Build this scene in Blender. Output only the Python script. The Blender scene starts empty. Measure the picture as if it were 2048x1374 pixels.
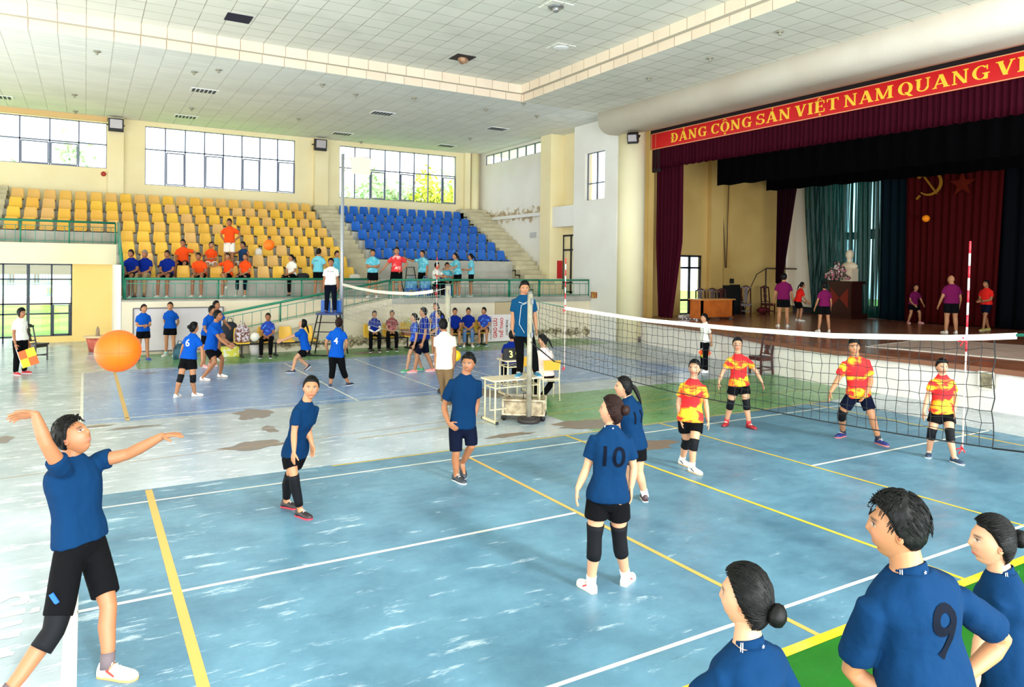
import bpy, bmesh, math, random
import numpy as np
from mathutils import Vector, Matrix, noise
from mathutils.bvhtree import BVHTree
random.seed(7); np.random.seed(7)
SC = bpy.context.scene; COL = SC.collection
# ---------------------------------------------------------------- camera, light, exposure
CAM = np.array([-6.66453, -6.45479, 2.69527]); YAW, PIT, ROL = 1.03741, 0.00911, 0.01204
FPX, CX, CY = 1446.73582, 1024.0, 547.20076
def cam_axes():
    f = np.array([math.cos(YAW)*math.cos(PIT), math.sin(YAW)*math.cos(PIT), -math.sin(PIT)])
    r = np.array([math.sin(YAW), -math.cos(YAW), 0.0]); u = np.cross(r, f)
    c, s = math.cos(ROL), math.sin(ROL)
    return r*c+u*s, -r*s+u*c, f
RT, UP, FW = cam_axes()
camd = bpy.data.cameras.new('camera'); cam = bpy.data.objects.new('camera', camd); COL.objects.link(cam)
m = Matrix.Identity(4)
for i in range(3):
    m[i][0], m[i][1], m[i][2], m[i][3] = RT[i], UP[i], -FW[i], CAM[i]
cam.matrix_world = m
camd.sensor_width = 36.0; camd.lens = 36.0*FPX/2048.0
camd.shift_y = -(687.0-CY)/2048.0; camd.clip_start = 0.05; camd.clip_end = 400
SC.camera = cam
W = bpy.data.worlds.new('sky'); SC.world = W; W.use_nodes = True
bg = W.node_tree.nodes['Background']; bg.inputs[0].default_value = (0.86, 0.94, 1.0, 1); bg.inputs[1].default_value = 3.0
sun = bpy.data.lights.new('sun', 'SUN'); sun.energy = 2.7; sun.angle = math.radians(7); sun.color = (1.0, 0.96, 0.9)
so = bpy.data.objects.new('sun', sun); COL.objects.link(so)
so.rotation_euler = Vector((-0.14, 0.87, -0.47)).to_track_quat('-Z', 'Y').to_euler()
SC.view_settings.view_transform = 'Standard'; SC.view_settings.look = 'None'
SC.view_settings.exposure = 0.5; SC.view_settings.gamma = 1.0; SC.view_settings.use_curve_mapping = False
def fill_light(name, loc, look, sx, sy, e, col=(0.93, 0.97, 1.0)):
    l = bpy.data.lights.new(name, 'AREA'); l.shape = 'RECTANGLE'; l.size = sx; l.size_y = sy; l.energy = e; l.color = col
    o = bpy.data.objects.new(name, l); COL.objects.link(o); o.location = loc; o.rotation_euler = Vector(look).to_track_quat('-Z', 'Y').to_euler(); return o
fill_light('fill_near_side', (-2, -13.6, 2.8), (0, 1, .5), 24, 4.5, 300)        # added fill lamp at the open side behind the camera
fill_light('fill_up_near', (-2, -13.8, .4), (0, .75, 1), 26, 1.6, 3300)   # added lamp aimed upward to lift the ceiling
fill_light('fill_left_side', (-13.6, 8, 3.2), (1, 0, .35), 20, 4.0, 380)  # added fill lamp along the left wall, which has no windows
fill_light('fill_up_left', (-13.8, 8, .4), (.75, 0, 1), 26, 1.6, 1450)  # added upward lamp, brightens the ceiling from the left
fill_light('fill_stage', (15.5, 3, 8.6), (0, .5, -1), 5, 8, 55, (1.0, .93, .84))  # added lamp above the stage, aimed down to brighten it
# ---------------------------------------------------------------- points in the hall
def ray(x, y): return (x-CX)/FPX*RT-(y-CY)/FPX*UP+FW
def onZ(x, y, z=0.0): d = ray(x, y); return CAM+d*(z-CAM[2])/d[2]
def onY(x, y, Y): d = ray(x, y); return CAM+d*(Y-CAM[1])/d[1]
def onX(x, y, X): d = ray(x, y); return CAM+d*(X-CAM[0])/d[0]
def atD(x, y, d): return CAM+ray(x, y)*d
def depth(p): return float((np.array(p)-CAM)@FW)
def nrm(v): v = np.array(v, float); return v/(np.linalg.norm(v)+1e-12)
# ---------------------------------------------------------------- materials
def srgb(r, g, b):
    f = lambda c: (c/255/12.92) if c/255 <= 0.04045 else ((c/255+0.055)/1.055)**2.4
    return (f(r), f(g), f(b), 1)
MATS = {}
def mat(name, rgb, rough=0.6, metal=0.0, spec=0.5, emit=None, bump=None, var=None, alpha=None, attr=False, sheen=0):
    if name in MATS: return MATS[name]
    mt = bpy.data.materials.new(name); mt.use_nodes = True; nt = mt.node_tree; b = nt.nodes['Principled BSDF']
    c = srgb(*rgb)
    b.inputs['Base Color'].default_value = c; b.inputs['Roughness'].default_value = rough
    b.inputs['Metallic'].default_value = metal; b.inputs['Specular IOR Level'].default_value = spec
    if sheen: b.inputs['Sheen Weight'].default_value = sheen
    if emit: b.inputs['Emission Color'].default_value = srgb(*emit[0]); b.inputs['Emission Strength'].default_value = emit[1]
    if alpha is not None: b.inputs['Alpha'].default_value = alpha
    tc = nt.nodes.new('ShaderNodeTexCoord')
    if attr:
        a = nt.nodes.new('ShaderNodeAttribute'); a.attribute_name = 'Col'; nt.links.new(a.outputs['Color'], b.inputs['Base Color'])
    if var:   # (scale, rgb2, lo, hi)
        n = nt.nodes.new('ShaderNodeTexNoise'); n.inputs['Scale'].default_value = var[0]; n.inputs['Detail'].default_value = 6
        nt.links.new(tc.outputs['Object'], n.inputs['Vector'])
        r = nt.nodes.new('ShaderNodeValToRGB'); r.color_ramp.elements[0].position = var[2]; r.color_ramp.elements[1].position = var[3]
        r.color_ramp.elements[0].color = c; r.color_ramp.elements[1].color = srgb(*var[1])
        nt.links.new(n.outputs['Fac'], r.inputs[0]); nt.links.new(r.outputs[0], b.inputs['Base Color'])
    if bump:  # (scale, strength, distance)
        n = nt.nodes.new('ShaderNodeTexNoise'); n.inputs['Scale'].default_value = bump[0]; n.inputs['Detail'].default_value = 3
        nt.links.new(tc.outputs['Object'], n.inputs['Vector'])
        bu = nt.nodes.new('ShaderNodeBump'); bu.inputs['Strength'].default_value = bump[1]; bu.inputs['Distance'].default_value = bump[2]
        nt.links.new(n.outputs['Fac'], bu.inputs['Height']); nt.links.new(bu.outputs[0], b.inputs['Normal'])
    MATS[name] = mt; return mt
class NT:
    def __init__(s, m): s.m = m; s.t = m.node_tree; s.b = s.t.nodes['Principled BSDF']
    def n(s, typ, **k):
        x = s.t.nodes.new(typ)
        for a, v in k.items():
            if a.startswith('i_'): x.inputs[a[2:].replace('_', ' ')].default_value = v
            elif a.startswith('n_'): x.inputs[int(a[2:])].default_value = v
            else: setattr(x, a, v)
        return x
    def l(s, a, b): s.t.links.new(a, b)
    def ramp(s, src, stops):
        r = s.n('ShaderNodeValToRGB'); e = r.color_ramp.elements
        while len(e) < len(stops): e.new(0.5)
        for i, (p, c) in enumerate(stops): e[i].position = p; e[i].color = c
        s.l(src, r.inputs[0]); return r
    def mix(s, fac, a, b, mode='MIX'):
        x = s.n('ShaderNodeMix', data_type='RGBA', blend_type=mode)
        for sock, v in ((x.inputs[0], fac), (x.inputs[6], a), (x.inputs[7], b)):
            if hasattr(v, 'is_linked') or hasattr(v, 'links'): s.l(v, sock)
            else: sock.default_value = v
        return x.outputs[2]
    def math(s, op, a, b=0.0):
        x = s.n('ShaderNodeMath', operation=op)
        for sock, v in ((x.inputs[0], a), (x.inputs[1], b)):
            if hasattr(v, 'links'): s.l(v, sock)
            else: sock.default_value = v
        return x.outputs[0]
def newmat(name, rough=0.6):
    mt = bpy.data.materials.new(name); mt.use_nodes = True; q = NT(mt); q.b.inputs['Roughness'].default_value = rough; MATS[name] = mt; return q
# ---------------------------------------------------------------- mesh helpers
class MB:
    def __init__(s): s.v = []; s.f = []; s.mi = []; s.sm = []
    def add(s, vs, fs, mi=0, smooth=False):
        o = len(s.v); s.v.extend([tuple(float(c) for c in p) for p in vs])
        for f in fs: s.f.append(tuple(i+o for i in f)); s.mi.append(mi); s.sm.append(smooth)
        return s
    def box(s, lo, hi, mi=0, M=None):
        x0, y0, z0 = lo; x1, y1, z1 = hi
        vs = [(x0,y0,z0),(x1,y0,z0),(x1,y1,z0),(x0,y1,z0),(x0,y0,z1),(x1,y0,z1),(x1,y1,z1),(x0,y1,z1)]
        if M is not None: vs = [tuple(M @ Vector(p)) for p in vs]
        return s.add(vs, [(0,3,2,1),(4,5,6,7),(0,1,5,4),(1,2,6,5),(2,3,7,6),(3,0,4,7)], mi)
    def bar(s, a, b, w, h, mi=0, up=(0,0,1)):
        a = np.array(a, float); b = np.array(b, float); d = nrm(b-a)
        u = np.array(up, float)
        if abs(d@u) > .95: u = np.array([1.,0,0])
        x = nrm(np.cross(u, d)); y = np.cross(d, x); vs = []
        for p in (a, b):
            for i, j in ((-1,-1),(1,-1),(1,1),(-1,1)): vs.append(p+x*i*w/2+y*j*h/2)
        return s.add(vs, [(3,2,1,0),(4,5,6,7),(0,1,5,4),(1,2,6,5),(2,3,7,6),(3,0,4,7)], mi)
    def loft(s, rings, mi=0, smooth=True, close=True, caps=True):
        n = len(rings[0]); vs = [p for r in rings for p in r]; fs = []
        m_ = n if close else n-1
        for k in range(len(rings)-1):
            for i in range(m_):
                j = (i+1) % n; fs.append((k*n+i, k*n+j, (k+1)*n+j, (k+1)*n+i))
        if caps and close:
            fs.append(tuple(range(n-1, -1, -1))); fs.append(tuple(range((len(rings)-1)*n, len(rings)*n)))
        return s.add(vs, fs, mi, smooth)
    def tube(s, path, r, n=8, mi=0, smooth=True, caps=True):
        path = [np.array(p, float) for p in path]; rings = []; prev = None
        rr = r if hasattr(r, '__len__') else [r]*len(path)
        for i, p in enumerate(path):
            d = nrm((path[min(i+1, len(path)-1)]-path[max(i-1, 0)]))
            if prev is None:
                u = np.array([0,0,1.]) if abs(d[2]) < .9 else np.array([1.,0,0]); x = nrm(np.cross(u, d))
            else: x = nrm(prev-d*(prev@d))
            prev = x; y = np.cross(d, x)
            rings.append([p+x*rr[i]*math.cos(a)+y*rr[i]*math.sin(a) for a in [2*math.pi*k/n for k in range(n)]])
        return s.loft(rings, mi, smooth, True, caps)
    def cyl(s, c, r, h, n=16, mi=0, r2=None):
        c = np.array(c, float); return s.tube([c, c+np.array([0,0,h])], [r, r if r2 is None else r2], n, mi)
    def ball(s, c, r, n=12, mi=0, sc=(1,1,1), M=None):
        vs = []; fs = []; k = n//2
        for i in range(1, k):
            t = math.pi*i/k
            for j in range(n):
                a = 2*math.pi*j/n; vs.append(np.array([math.sin(t)*math.cos(a)*sc[0], math.sin(t)*math.sin(a)*sc[1], math.cos(t)*sc[2]])*r)
        vs += [np.array([0,0,sc[2]*r]), np.array([0,0,-sc[2]*r])]
        for i in range(k-2):
            for j in range(n): fs.append((i*n+j, (i+1)*n+j, (i+1)*n+(j+1)%n, i*n+(j+1)%n))
        T, B = len(vs)-2, len(vs)-1
        for j in range(n): fs.append((T, j, (j+1)%n)); fs.append((B, (k-2)*n+(j+1)%n, (k-2)*n+j))
        if M is not None: vs = [np.array(M)@p for p in vs]
        return s.add([p+np.array(c) for p in vs], fs, mi, True)
    def prism(s, poly, z0, z1, mi=0):
        n = len(poly); vs = [(p[0],p[1],z0) for p in poly]+[(p[0],p[1],z1) for p in poly]
        return s.add(vs, [tuple(range(n-1,-1,-1)), tuple(range(n, 2*n))]+[(i,(i+1)%n,n+(i+1)%n,n+i) for i in range(n)], mi)
    def build(s, name, mats, parent=None, origin=None):
        me = bpy.data.meshes.new(name)
        og = np.zeros(3)
        if origin is not None: og = np.array(origin, float)
        elif parent is not None: og = worldloc(parent)
        me.from_pydata([tuple(np.array(p)-og) for p in s.v], [], s.f)
        if not isinstance(mats, (list, tuple)): mats = [mats]
        for m_ in mats: me.materials.append(m_)
        me.polygons.foreach_set('material_index', s.mi); me.polygons.foreach_set('use_smooth', s.sm); me.update()
        o = bpy.data.objects.new(name, me); COL.objects.link(o)
        if parent is not None:
            o.parent = parent
            if origin is not None: o.location = og-worldloc(parent)
        elif origin is not None: o.location = og
        return o
def worldloc(o):
    p = np.array(o.location, float)
    while o.parent is not None: o = o.parent; p = p+np.array(o.location, float)
    return p
def tag(o, label, cat, group=None):
    o['label'] = label; o['category'] = cat
    if group: o['group'] = group
    return o
def struct(o, label=None):
    o['kind'] = 'structure'
    if label: o['label'] = label; 
    return o
def empty(name, loc, label=None, cat=None, group=None):
    o = bpy.data.objects.new(name, None); COL.objects.link(o); o.location = tuple(float(c) for c in loc); o.empty_display_size = .1
    if label: tag(o, label, cat, group)
    return o
def copy_tree(o, loc, label, group=None, parent=None):
    c = o.copy(); COL.objects.link(c)
    if parent is None:
        c.location = tuple(float(x) for x in loc)
        c['label'] = label
        if group: c['group'] = group
    else: c.parent = parent
    for ch in o.children: copy_tree(ch, None, None, None, c)
    return c
def text_mesh(body, size=1.0, bold=0.0, shear=0.0, space=1.0, align='CENTER'):
    cu = bpy.data.curves.new('lettering', 'FONT'); cu.body = body; cu.size = size; cu.offset = bold; cu.shear = shear
    cu.space_character = space; cu.align_x = align; cu.align_y = 'CENTER'; cu.resolution_u = 4
    ob = bpy.data.objects.new('lettering', cu); COL.objects.link(ob)
    dg = bpy.context.evaluated_depsgraph_get(); dg.update(); me = bpy.data.meshes.new_from_object(ob.evaluated_get(dg))
    V = [np.array(v.co) for v in me.vertices]; F = [tuple(p.vertices) for p in me.polygons]
    bpy.data.objects.remove(ob); bpy.data.curves.remove(cu); bpy.data.meshes.remove(me)
    return V, F
def text_on(body, origin, xdir, ydir, size, m_, parent, name='lettering', thick=0.004, **k):
    V, F = text_mesh(body, size, **k); o = np.array(origin, float); x = nrm(xdir); y = nrm(ydir); n = np.cross(x, y)
    mb = MB(); N = len(V)
    mb.add([o+x*p[0]+y*p[1]+n*thick for p in V], F)
    return mb.build(name, m_, parent)
# ---------------------------------------------------------------- surface materials
CEIL = 8.35; CEIL2 = 8.87; YB = 26.0; ZT = 1.6; ZS = 0.85
def wall_mat(name, rgb, rgb2, stain=None):
    q = newmat(name, 0.75); tc = q.n('ShaderNodeTexCoord')
    n1 = q.n('ShaderNodeTexNoise', i_Scale=0.5, i_Detail=8.0); q.l(tc.outputs['Object'], n1.inputs['Vector'])
    r = q.ramp(n1.outputs['Fac'], [(0.38, srgb(*rgb)), (0.68, srgb(*rgb2))]); col = r.outputs[0]
    if stain:
        n2 = q.n('ShaderNodeTexNoise', i_Scale=3.5, i_Detail=10.0, i_Roughness=0.75); q.l(tc.outputs['Object'], n2.inputs['Vector'])
        s = q.n('ShaderNodeSeparateXYZ'); q.l(tc.outputs['Object'], s.inputs[0])
        band = q.math('SUBTRACT', 1.0, q.math('DIVIDE', q.math('ABSOLUTE', q.math('SUBTRACT', s.outputs[2], stain[0])), stain[1]))
        f = q.math('ADD', q.math('MULTIPLY', band, 0.3), n2.outputs['Fac'])
        rr = q.ramp(f, [(0.70, (0,0,0,1)), (0.745, (1,1,1,1))])
        n3 = q.n('ShaderNodeTexNoise', i_Scale=14.0, i_Detail=4.0); q.l(tc.outputs['Object'], n3.inputs['Vector'])
        r3 = q.ramp(n3.outputs['Fac'], [(0.45, srgb(*stain[2])), (0.6, srgb(*stain[3]))])
        col = q.mix(rr.outputs[0], col, r3.outputs[0])
    q.l(col, q.b.inputs['Base Color'])
    bp = q.n('ShaderNodeBump', i_Strength=0.15, i_Distance=0.02); n4 = q.n('ShaderNodeTexNoise', i_Scale=25.0); q.l(tc.outputs['Object'], n4.inputs['Vector'])
    q.l(n4.outputs['Fac'], bp.inputs['Height']); q.l(bp.outputs[0], q.b.inputs['Normal'])
    return q.m
CREAM = wall_mat('cream_plaster', (246,233,192), (240,223,174))
WHITE = wall_mat('white_plaster', (240,236,228), (232,226,214), (5.1, 0.7, (150,120,85), (214,196,158)))
WHITE2 = wall_mat('white_wall', (240,238,234), (230,226,218))
YEL = wall_mat('yellow_plaster', (246,216,140), (238,204,124))
TERR = wall_mat('terrace_plaster', (232,220,196), (220,206,178), (0.25, 0.45, (96,84,60), (190,176,140)))
STAGEY = wall_mat('stage_wall_plaster', (214,180,108), (196,160,88))
CONC = mat('concrete', (178,176,166), 0.8, var=(1.5, (150,148,138), .35, .7), bump=(12, .2, .02))
STEP = mat('step_concrete', (206,196,164), 0.8, var=(2.0, (182,172,142), .35, .7))
FRAME = mat('dark_frame', (36,44,54), 0.4, 0.3)
FRAME2 = mat('grey_frame', (110,116,136), 0.4, 0.3)
GLASS = bpy.data.materials.new('glass'); GLASS.use_nodes = True
_n = GLASS.node_tree; _n.nodes.remove(_n.nodes['Principled BSDF'])
_t = _n.nodes.new('ShaderNodeBsdfTransparent'); _g = _n.nodes.new('ShaderNodeBsdfGlossy'); _g.inputs['Roughness'].default_value = .02
_x = _n.nodes.new('ShaderNodeMixShader'); _x.inputs[0].default_value = .06
_n.links.new(_t.outputs[0], _x.inputs[1]); _n.links.new(_g.outputs[0], _x.inputs[2]); _n.links.new(_x.outputs[0], _n.nodes['Material Output'].inputs[0])
# floor paints: glossy epoxy with scuffs
def floor_mat(name, a, b, scuff, scl=1.0, rough=0.25, samt=0.66, wear=None):
    q = newmat(name, rough); tc = q.n('ShaderNodeTexCoord')
    n1 = q.n('ShaderNodeTexNoise', i_Scale=0.7*scl, i_Detail=9.0, i_Roughness=.65); q.l(tc.outputs['Object'], n1.inputs['Vector'])
    col = q.ramp(n1.outputs['Fac'], [(0.35, srgb(*a)), (0.65, srgb(*b))]).outputs[0]
    mp = q.n('ShaderNodeMapping'); mp.inputs['Scale'].default_value = (1.1, 4.5, 1); mp.inputs['Rotation'].default_value = (0, 0, .15); q.l(tc.outputs['Object'], mp.inputs[0])
    n2 = q.n('ShaderNodeTexNoise', i_Scale=1.6, i_Detail=11.0, i_Roughness=.72); q.l(mp.outputs[0], n2.inputs['Vector'])
    fac = n2.outputs['Fac']
    if wear:   # the boards are worn mostly at the serving end
        s_ = q.n('ShaderNodeSeparateXYZ'); q.l(tc.outputs['Object'], s_.inputs[0]); mr = q.n('ShaderNodeMapRange'); q.l(s_.outputs[0], mr.inputs['Value'])
        for k_, v_ in zip(('From Min','From Max','To Min','To Max'), wear): mr.inputs[k_].default_value = v_
        fac = q.math('ADD', fac, mr.outputs[0])
    col = q.mix(q.ramp(fac, [(samt, (0,0,0,1)), (samt+.08, (.75,.75,.75,1))]).outputs[0], col, srgb(*scuff))
    n3 = q.n('ShaderNodeTexNoise', i_Scale=3.3, i_Detail=8.0, i_Distortion=2.0); q.l(mp.outputs[0], n3.inputs['Vector'])
    col = q.mix(q.ramp(n3.outputs['Fac'], [(.30, (.22,.22,.22,1)), (.36, (0,0,0,1))]).outputs[0], col, tuple(c*.45 for c in srgb(*a)[:3])+(1,))
    q.l(col, q.b.inputs['Base Color'])
    rr = q.ramp(n2.outputs['Fac'], [(0.3, (rough*.75,)*3+(1,)), (0.75, (min(1, rough*1.7),)*3+(1,))]); q.l(rr.outputs[0], q.b.inputs['Roughness'])
    bp = q.n('ShaderNodeBump', i_Strength=0.12, i_Distance=0.01); q.l(n2.outputs['Fac'], bp.inputs['Height']); q.l(bp.outputs[0], q.b.inputs['Normal'])
    return q.m
F_GREEN = floor_mat('floor_green', (146,162,170), (186,196,206), (236,238,246), 1.0, .2, .55, (-10, 3, .04, -.05))  # paleness holds white window glare put into the colour, besides real scuffs
F_BLUE = floor_mat('floor_blue', (66,108,132), (98,144,168), (190,208,220), 1.2, .34, .61, (-6.5, 1.5, .055, -.03))
F_BLUE2 = floor_mat('floor_blue_far', (104,140,190), (130,164,208), (200,214,234), 1.0, .2, .57)
F_GREEN2 = floor_mat('floor_bright_green', (4,92,8), (8,110,14), (90,170,90), 1.0, .4, .72)
F_GREEN3 = floor_mat('floor_mid_green', (84,138,84), (110,160,104), (190,205,180), 1.0, .25, .66)
L_WHITE = mat('line_white', (232,232,222), 0.45, var=(3, (214,210,196), .4, .7)); L_YEL = mat('line_yellow', (222,182,28), 0.45, var=(3, (222,194,80), .4, .7)); L_CREAM = mat('line_cream', (208,166,84), .45)
F_STAIN = mat('floor_stain', (118,100,88), 0.35, var=(6, (118,104,92), .4, .7))
# ---------------------------------------------------------------- floor with court paint and lines
fl = MB()
def flat(poly, z, mi): fl.add([(p[0], p[1], z) for p in poly], [tuple(range(len(poly)))], mi)
def rect(x0, x1, y0, y1, z, mi): flat([(x0,y0),(x1,y0),(x1,y1),(x0,y1)], z, mi)
flat([(-14,-14),(14,-14),(14,17.6),(-5.6,17.6),(-5.6,24),(-14,24)], 0, 0)
rect(-6.72, 6.72, -3.05, 3.12, .0015, 1)          # near court
rect(-6.72, 7.4, 7.42, 13.95, .0015, 2)           # far court
rect(-14, 14, -14, -3.08, .0012, 3)
rect(.6, 9, 3.1, 6.3, .0011, 9); rect(-5.5, 9.6, 14.05, 17.2, .0011, 9)
Z3 = .003
def line(a, b, w, mi, z=Z3):
    a = np.array(a, float); b = np.array(b, float); d = nrm(b-a); n = np.array([-d[1], d[0]])*w/2
    flat([a-n, b-n, b+n, a+n], z, mi)
for yy in (-2.62, 2.62): line((-6.7,yy),(6.7,yy), .04, 4)
line((-6.7,0),(-1.98,0), .045, 4); line((1.98,0),(6.7,0), .045, 4)
line((6.68,-3.05),(6.68,3.05), .04, 4); line((-6.74,-3.3),(-6.74,.35), .09, 4)
line((-6.0,-3.1),(-6.0,3.08), .075, 6, .0034); line((5.97,-3.05),(5.97,3.08), .045, 5)
line((-1.98,-3.05),(-1.98,2.62), .05, 6, .0034); line((1.98,-3.05),(1.98,3.05), .04, 5, .0034)
line((0,-3.05),(0,3.08), .05, 5, .0034)
line((-7,-3.08),(7,-3.08), .09, 5, .0036); line((-3.8,3.08),(6.72,3.08), .035, 5)
for yy in (7.69, 13.68): line((-6.7,yy),(6.7,yy), .04, 4)
line((-6.7,7.5),(-6.7,13.9), .05, 4); line((-6.02,7.45),(-6.02,13.9), .07, 6)
line((-1.98,7.42),(-1.98,13.7), .045, 4); line((1.98,7.69),(1.98,13.7), .04, 4); line((0,7.69),(0,13.7), .04, 4)
line((6.4,7.5),(6.4,13.9), .04, 4); line((1.98,10.7),(6.7,10.7), .04, 4)
line((-14,3.95),(8,5.6), .012, 6); line((-3,4.4),(6,4.9), .02, 5); line((.9,3.9),(8,4.3), .02, 6); line((-14,5.3),(-1,5.9), .015, 4)
def blob(c, rx, ry, seed, mi, z=.002, n=40):
    rnd = random.Random(seed); ph = [rnd.uniform(0, 6.28) for _ in range(6)]
    flat([(c[0]+rx*math.cos(a)*(1+.18*math.sin(3*a+ph[0])+.14*math.sin(7*a+ph[1])+.08*math.sin(13*a+ph[2])),
           c[1]+ry*math.sin(a)*(1+.18*math.sin(2*a+ph[3])+.15*math.sin(5*a+ph[4])+.09*math.sin(11*a+ph[5]))) for a in [2*math.pi*i/n for i in range(n)]], z, mi)
for i, (x, y, rx, ry) in enumerate([(1175,848,.62,.3),(505,828,.3,.5),(512,890,.42,.25),(540,858,.1,.3),(265,855,.35,.09),(198,852,.2,.07),(975,785,.3,.6),(1020,870,.4,.12),(1750,768,.5,.3),(735,706,.5,.3),(1300,890,.5,.25),(300,746,.2,.1),(5,880,.12,.3)]):
    p = onZ(x, y); blob(p, rx, ry, i+3, 7)
for k, lx in enumerate([.0, .62, 1.0, 1.38, 2.1]):     # painted white letters left of the baseline
    pass
V_, F_ = text_mesh("MAI LINH'S", 1.15, .03, 0.0, 1.0, 'LEFT')
p0 = onZ(-330, 1330); 
fo = np.array([-8.02, -2.55]); fxd = nrm(np.array([0.10, 1.0])); fyd = nrm(np.array([-1.0, .10]))
floor = fl.build('floor', [F_GREEN, F_BLUE, F_BLUE2, F_GREEN2, L_WHITE, L_YEL, L_CREAM, F_STAIN, F_STAIN, F_GREEN3])
struct(floor, 'glossy green hall floor with two blue painted ball courts, yellow and white lines')
# ---------------------------------------------------------------- ceiling (tiled, with stepped recess)
def tile_mat(name, a, b, sx=.6, sy=.6, line=(168,160,140), lw=.03, off=(0,0), axes=('X','Y'), bump_=True):
    q = newmat(name, .8); tc = q.n('ShaderNodeTexCoord'); s = q.n('ShaderNodeSeparateXYZ'); q.l(tc.outputs['Object'], s.inputs[0])
    ix = {'X':0,'Y':1,'Z':2}; fr = []
    for ax, sz, of in ((axes[0], sx, off[0]), (axes[1], sy, off[1])):
        u = q.math('DIVIDE', q.math('ADD', s.outputs[ix[ax]], 100+of), sz); f = q.math('FRACT', u)
        fr.append((q.math('MINIMUM', f, q.math('SUBTRACT', 1.0, f)), q.math('FLOOR', u)))
    cv = q.n('ShaderNodeCombineXYZ'); q.l(fr[0][1], cv.inputs[0]); q.l(fr[1][1], cv.inputs[1])
    wn = q.n('ShaderNodeTexWhiteNoise', noise_dimensions='2D'); q.l(cv.outputs[0], wn.inputs['Vector'])
    base = q.ramp(wn.outputs['Value'], [(0, srgb(*a)), (1, srgb(*b))]).outputs[0]
    n1 = q.n('ShaderNodeTexNoise', i_Scale=.8, i_Detail=8.0); q.l(tc.outputs['Object'], n1.inputs['Vector'])
    base = q.mix(q.ramp(n1.outputs['Fac'], [(.5, (0,0,0,1)), (.75, (.5,.5,.5,1))]).outputs[0], base, srgb(*[int(c*.9) for c in a]))
    n2 = q.n('ShaderNodeTexNoise', i_Scale=1.7); q.l(tc.outputs['Object'], n2.inputs['Vector'])
    w = q.math('MULTIPLY', n2.outputs['Fac'], lw*1.4)
    g = q.math('LESS_THAN', q.math('MINIMUM', q.math('MULTIPLY', fr[0][0], 1.0), q.math('MULTIPLY', fr[1][0], 1.0)), w)
    q.l(q.mix(g, base, srgb(*line)), q.b.inputs['Base Color'])
    return q.m
T_LOW = tile_mat('ceiling_tile', (232,234,228), (224,226,220), .61, .305, (196,196,188), .03)
T_HIGH = tile_mat('ceiling_tile_high', (222,222,208), (230,228,216), .61, .61, (160,154,136), .022)
T_SIDE = tile_mat('ceiling_tile_edge', (240,222,200), (234,214,190), .61, .61, (168,140,110), .02, axes=('X','Y'))
CX1, CY1 = 6.2, 14.75
ce = MB()
def cq(x0, x1, y0, y1, z, mi): ce.add([(x0,y0,z),(x0,y1,z),(x1,y1,z),(x1,y0,z)], [(0,1,2,3)], mi)
cq(-14, 12.5, CY1, YB+.1, CEIL, 0); cq(CX1, 12.5, -14, CY1, CEIL, 1)
h = .24; g = .16
ce.add([(-14,CY1,CEIL),(CX1,CY1,CEIL),(CX1,CY1,CEIL+h),(-14,CY1,CEIL+h)], [(0,1,2,3)], 2)
ce.add([(CX1,CY1,CEIL),(CX1,-14,CEIL),(CX1,-14,CEIL+h),(CX1,CY1,CEIL+h)], [(0,1,2,3)], 2)
cq(-14, CX1, CY1-g, CY1, CEIL+h, 3); cq(CX1-g, CX1, -14, CY1-g, CEIL+h, 3)
ce.add([(-14,CY1-g,CEIL+h),(CX1-g,CY1-g,CEIL+h),(CX1-g,CY1-g,CEIL2),(-14,CY1-g,CEIL2)], [(0,1,2,3)], 2)
ce.add([(CX1-g,CY1-g,CEIL+h),(CX1-g,-14,CEIL+h),(CX1-g,-14,CEIL2),(CX1-g,CY1-g,CEIL2)], [(0,1,2,3)], 2)
cq(-14, CX1-g, -14, CY1-g, CEIL2, 1)
ce.box((-14,-14,9.2),(12.5,YB+.2,9.3), 3)
ceil = ce.build('ceiling', [T_LOW, T_HIGH, T_SIDE, mat('soffit_grey', (190,182,164), .8)]); struct(ceil, 'tiled white ceiling stepping up into a recessed middle')
# ---------------------------------------------------------------- walls
def wall_holes(mb, axis, c, t, u0, u1, z0, z1, holes, mi=0):
    """wall slab with rectangular openings. axis 'Y': plane Y=c..c+t, u = X; axis 'X': plane X=c..c+t, u = Y"""
    us = sorted({u0, u1, *[a for h_ in holes for a in h_[:2]]}); zs = sorted({z0, z1, *[a for h_ in holes for a in h_[2:]]})
    for i in range(len(us)-1):
        for j in range(len(zs)-1):
            a, b, p, q_ = us[i], us[i+1], zs[j], zs[j+1]; m_ = ((a+b)/2, (p+q_)/2)
            if any(h_[0] < m_[0] < h_[1] and h_[2] < m_[1] < h_[3] for h_ in holes): continue
            if axis == 'Y': mb.box((a, min(c,c+t), p), (b, max(c,c+t), q_), mi)
            else: mb.box((min(c,c+t), a, p), (max(c,c+t), b, q_), mi)
W1 = (-9.6,-5.95,6.35,8.12); W2 = (-4.62,1.3,5.82,8.16); W3 = (3.3,9.2,5.77,8.14)
mb = MB(); wall_holes(mb, 'Y', YB, .3, -14, 10.9, 2.2, CEIL+.02, [(-14.0+.5,-5.95,6.35,8.12), W2, W3])
wb = mb.build('wall_back', CREAM); struct(wb, 'long cream back wall above the stands with wide windows')
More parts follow.
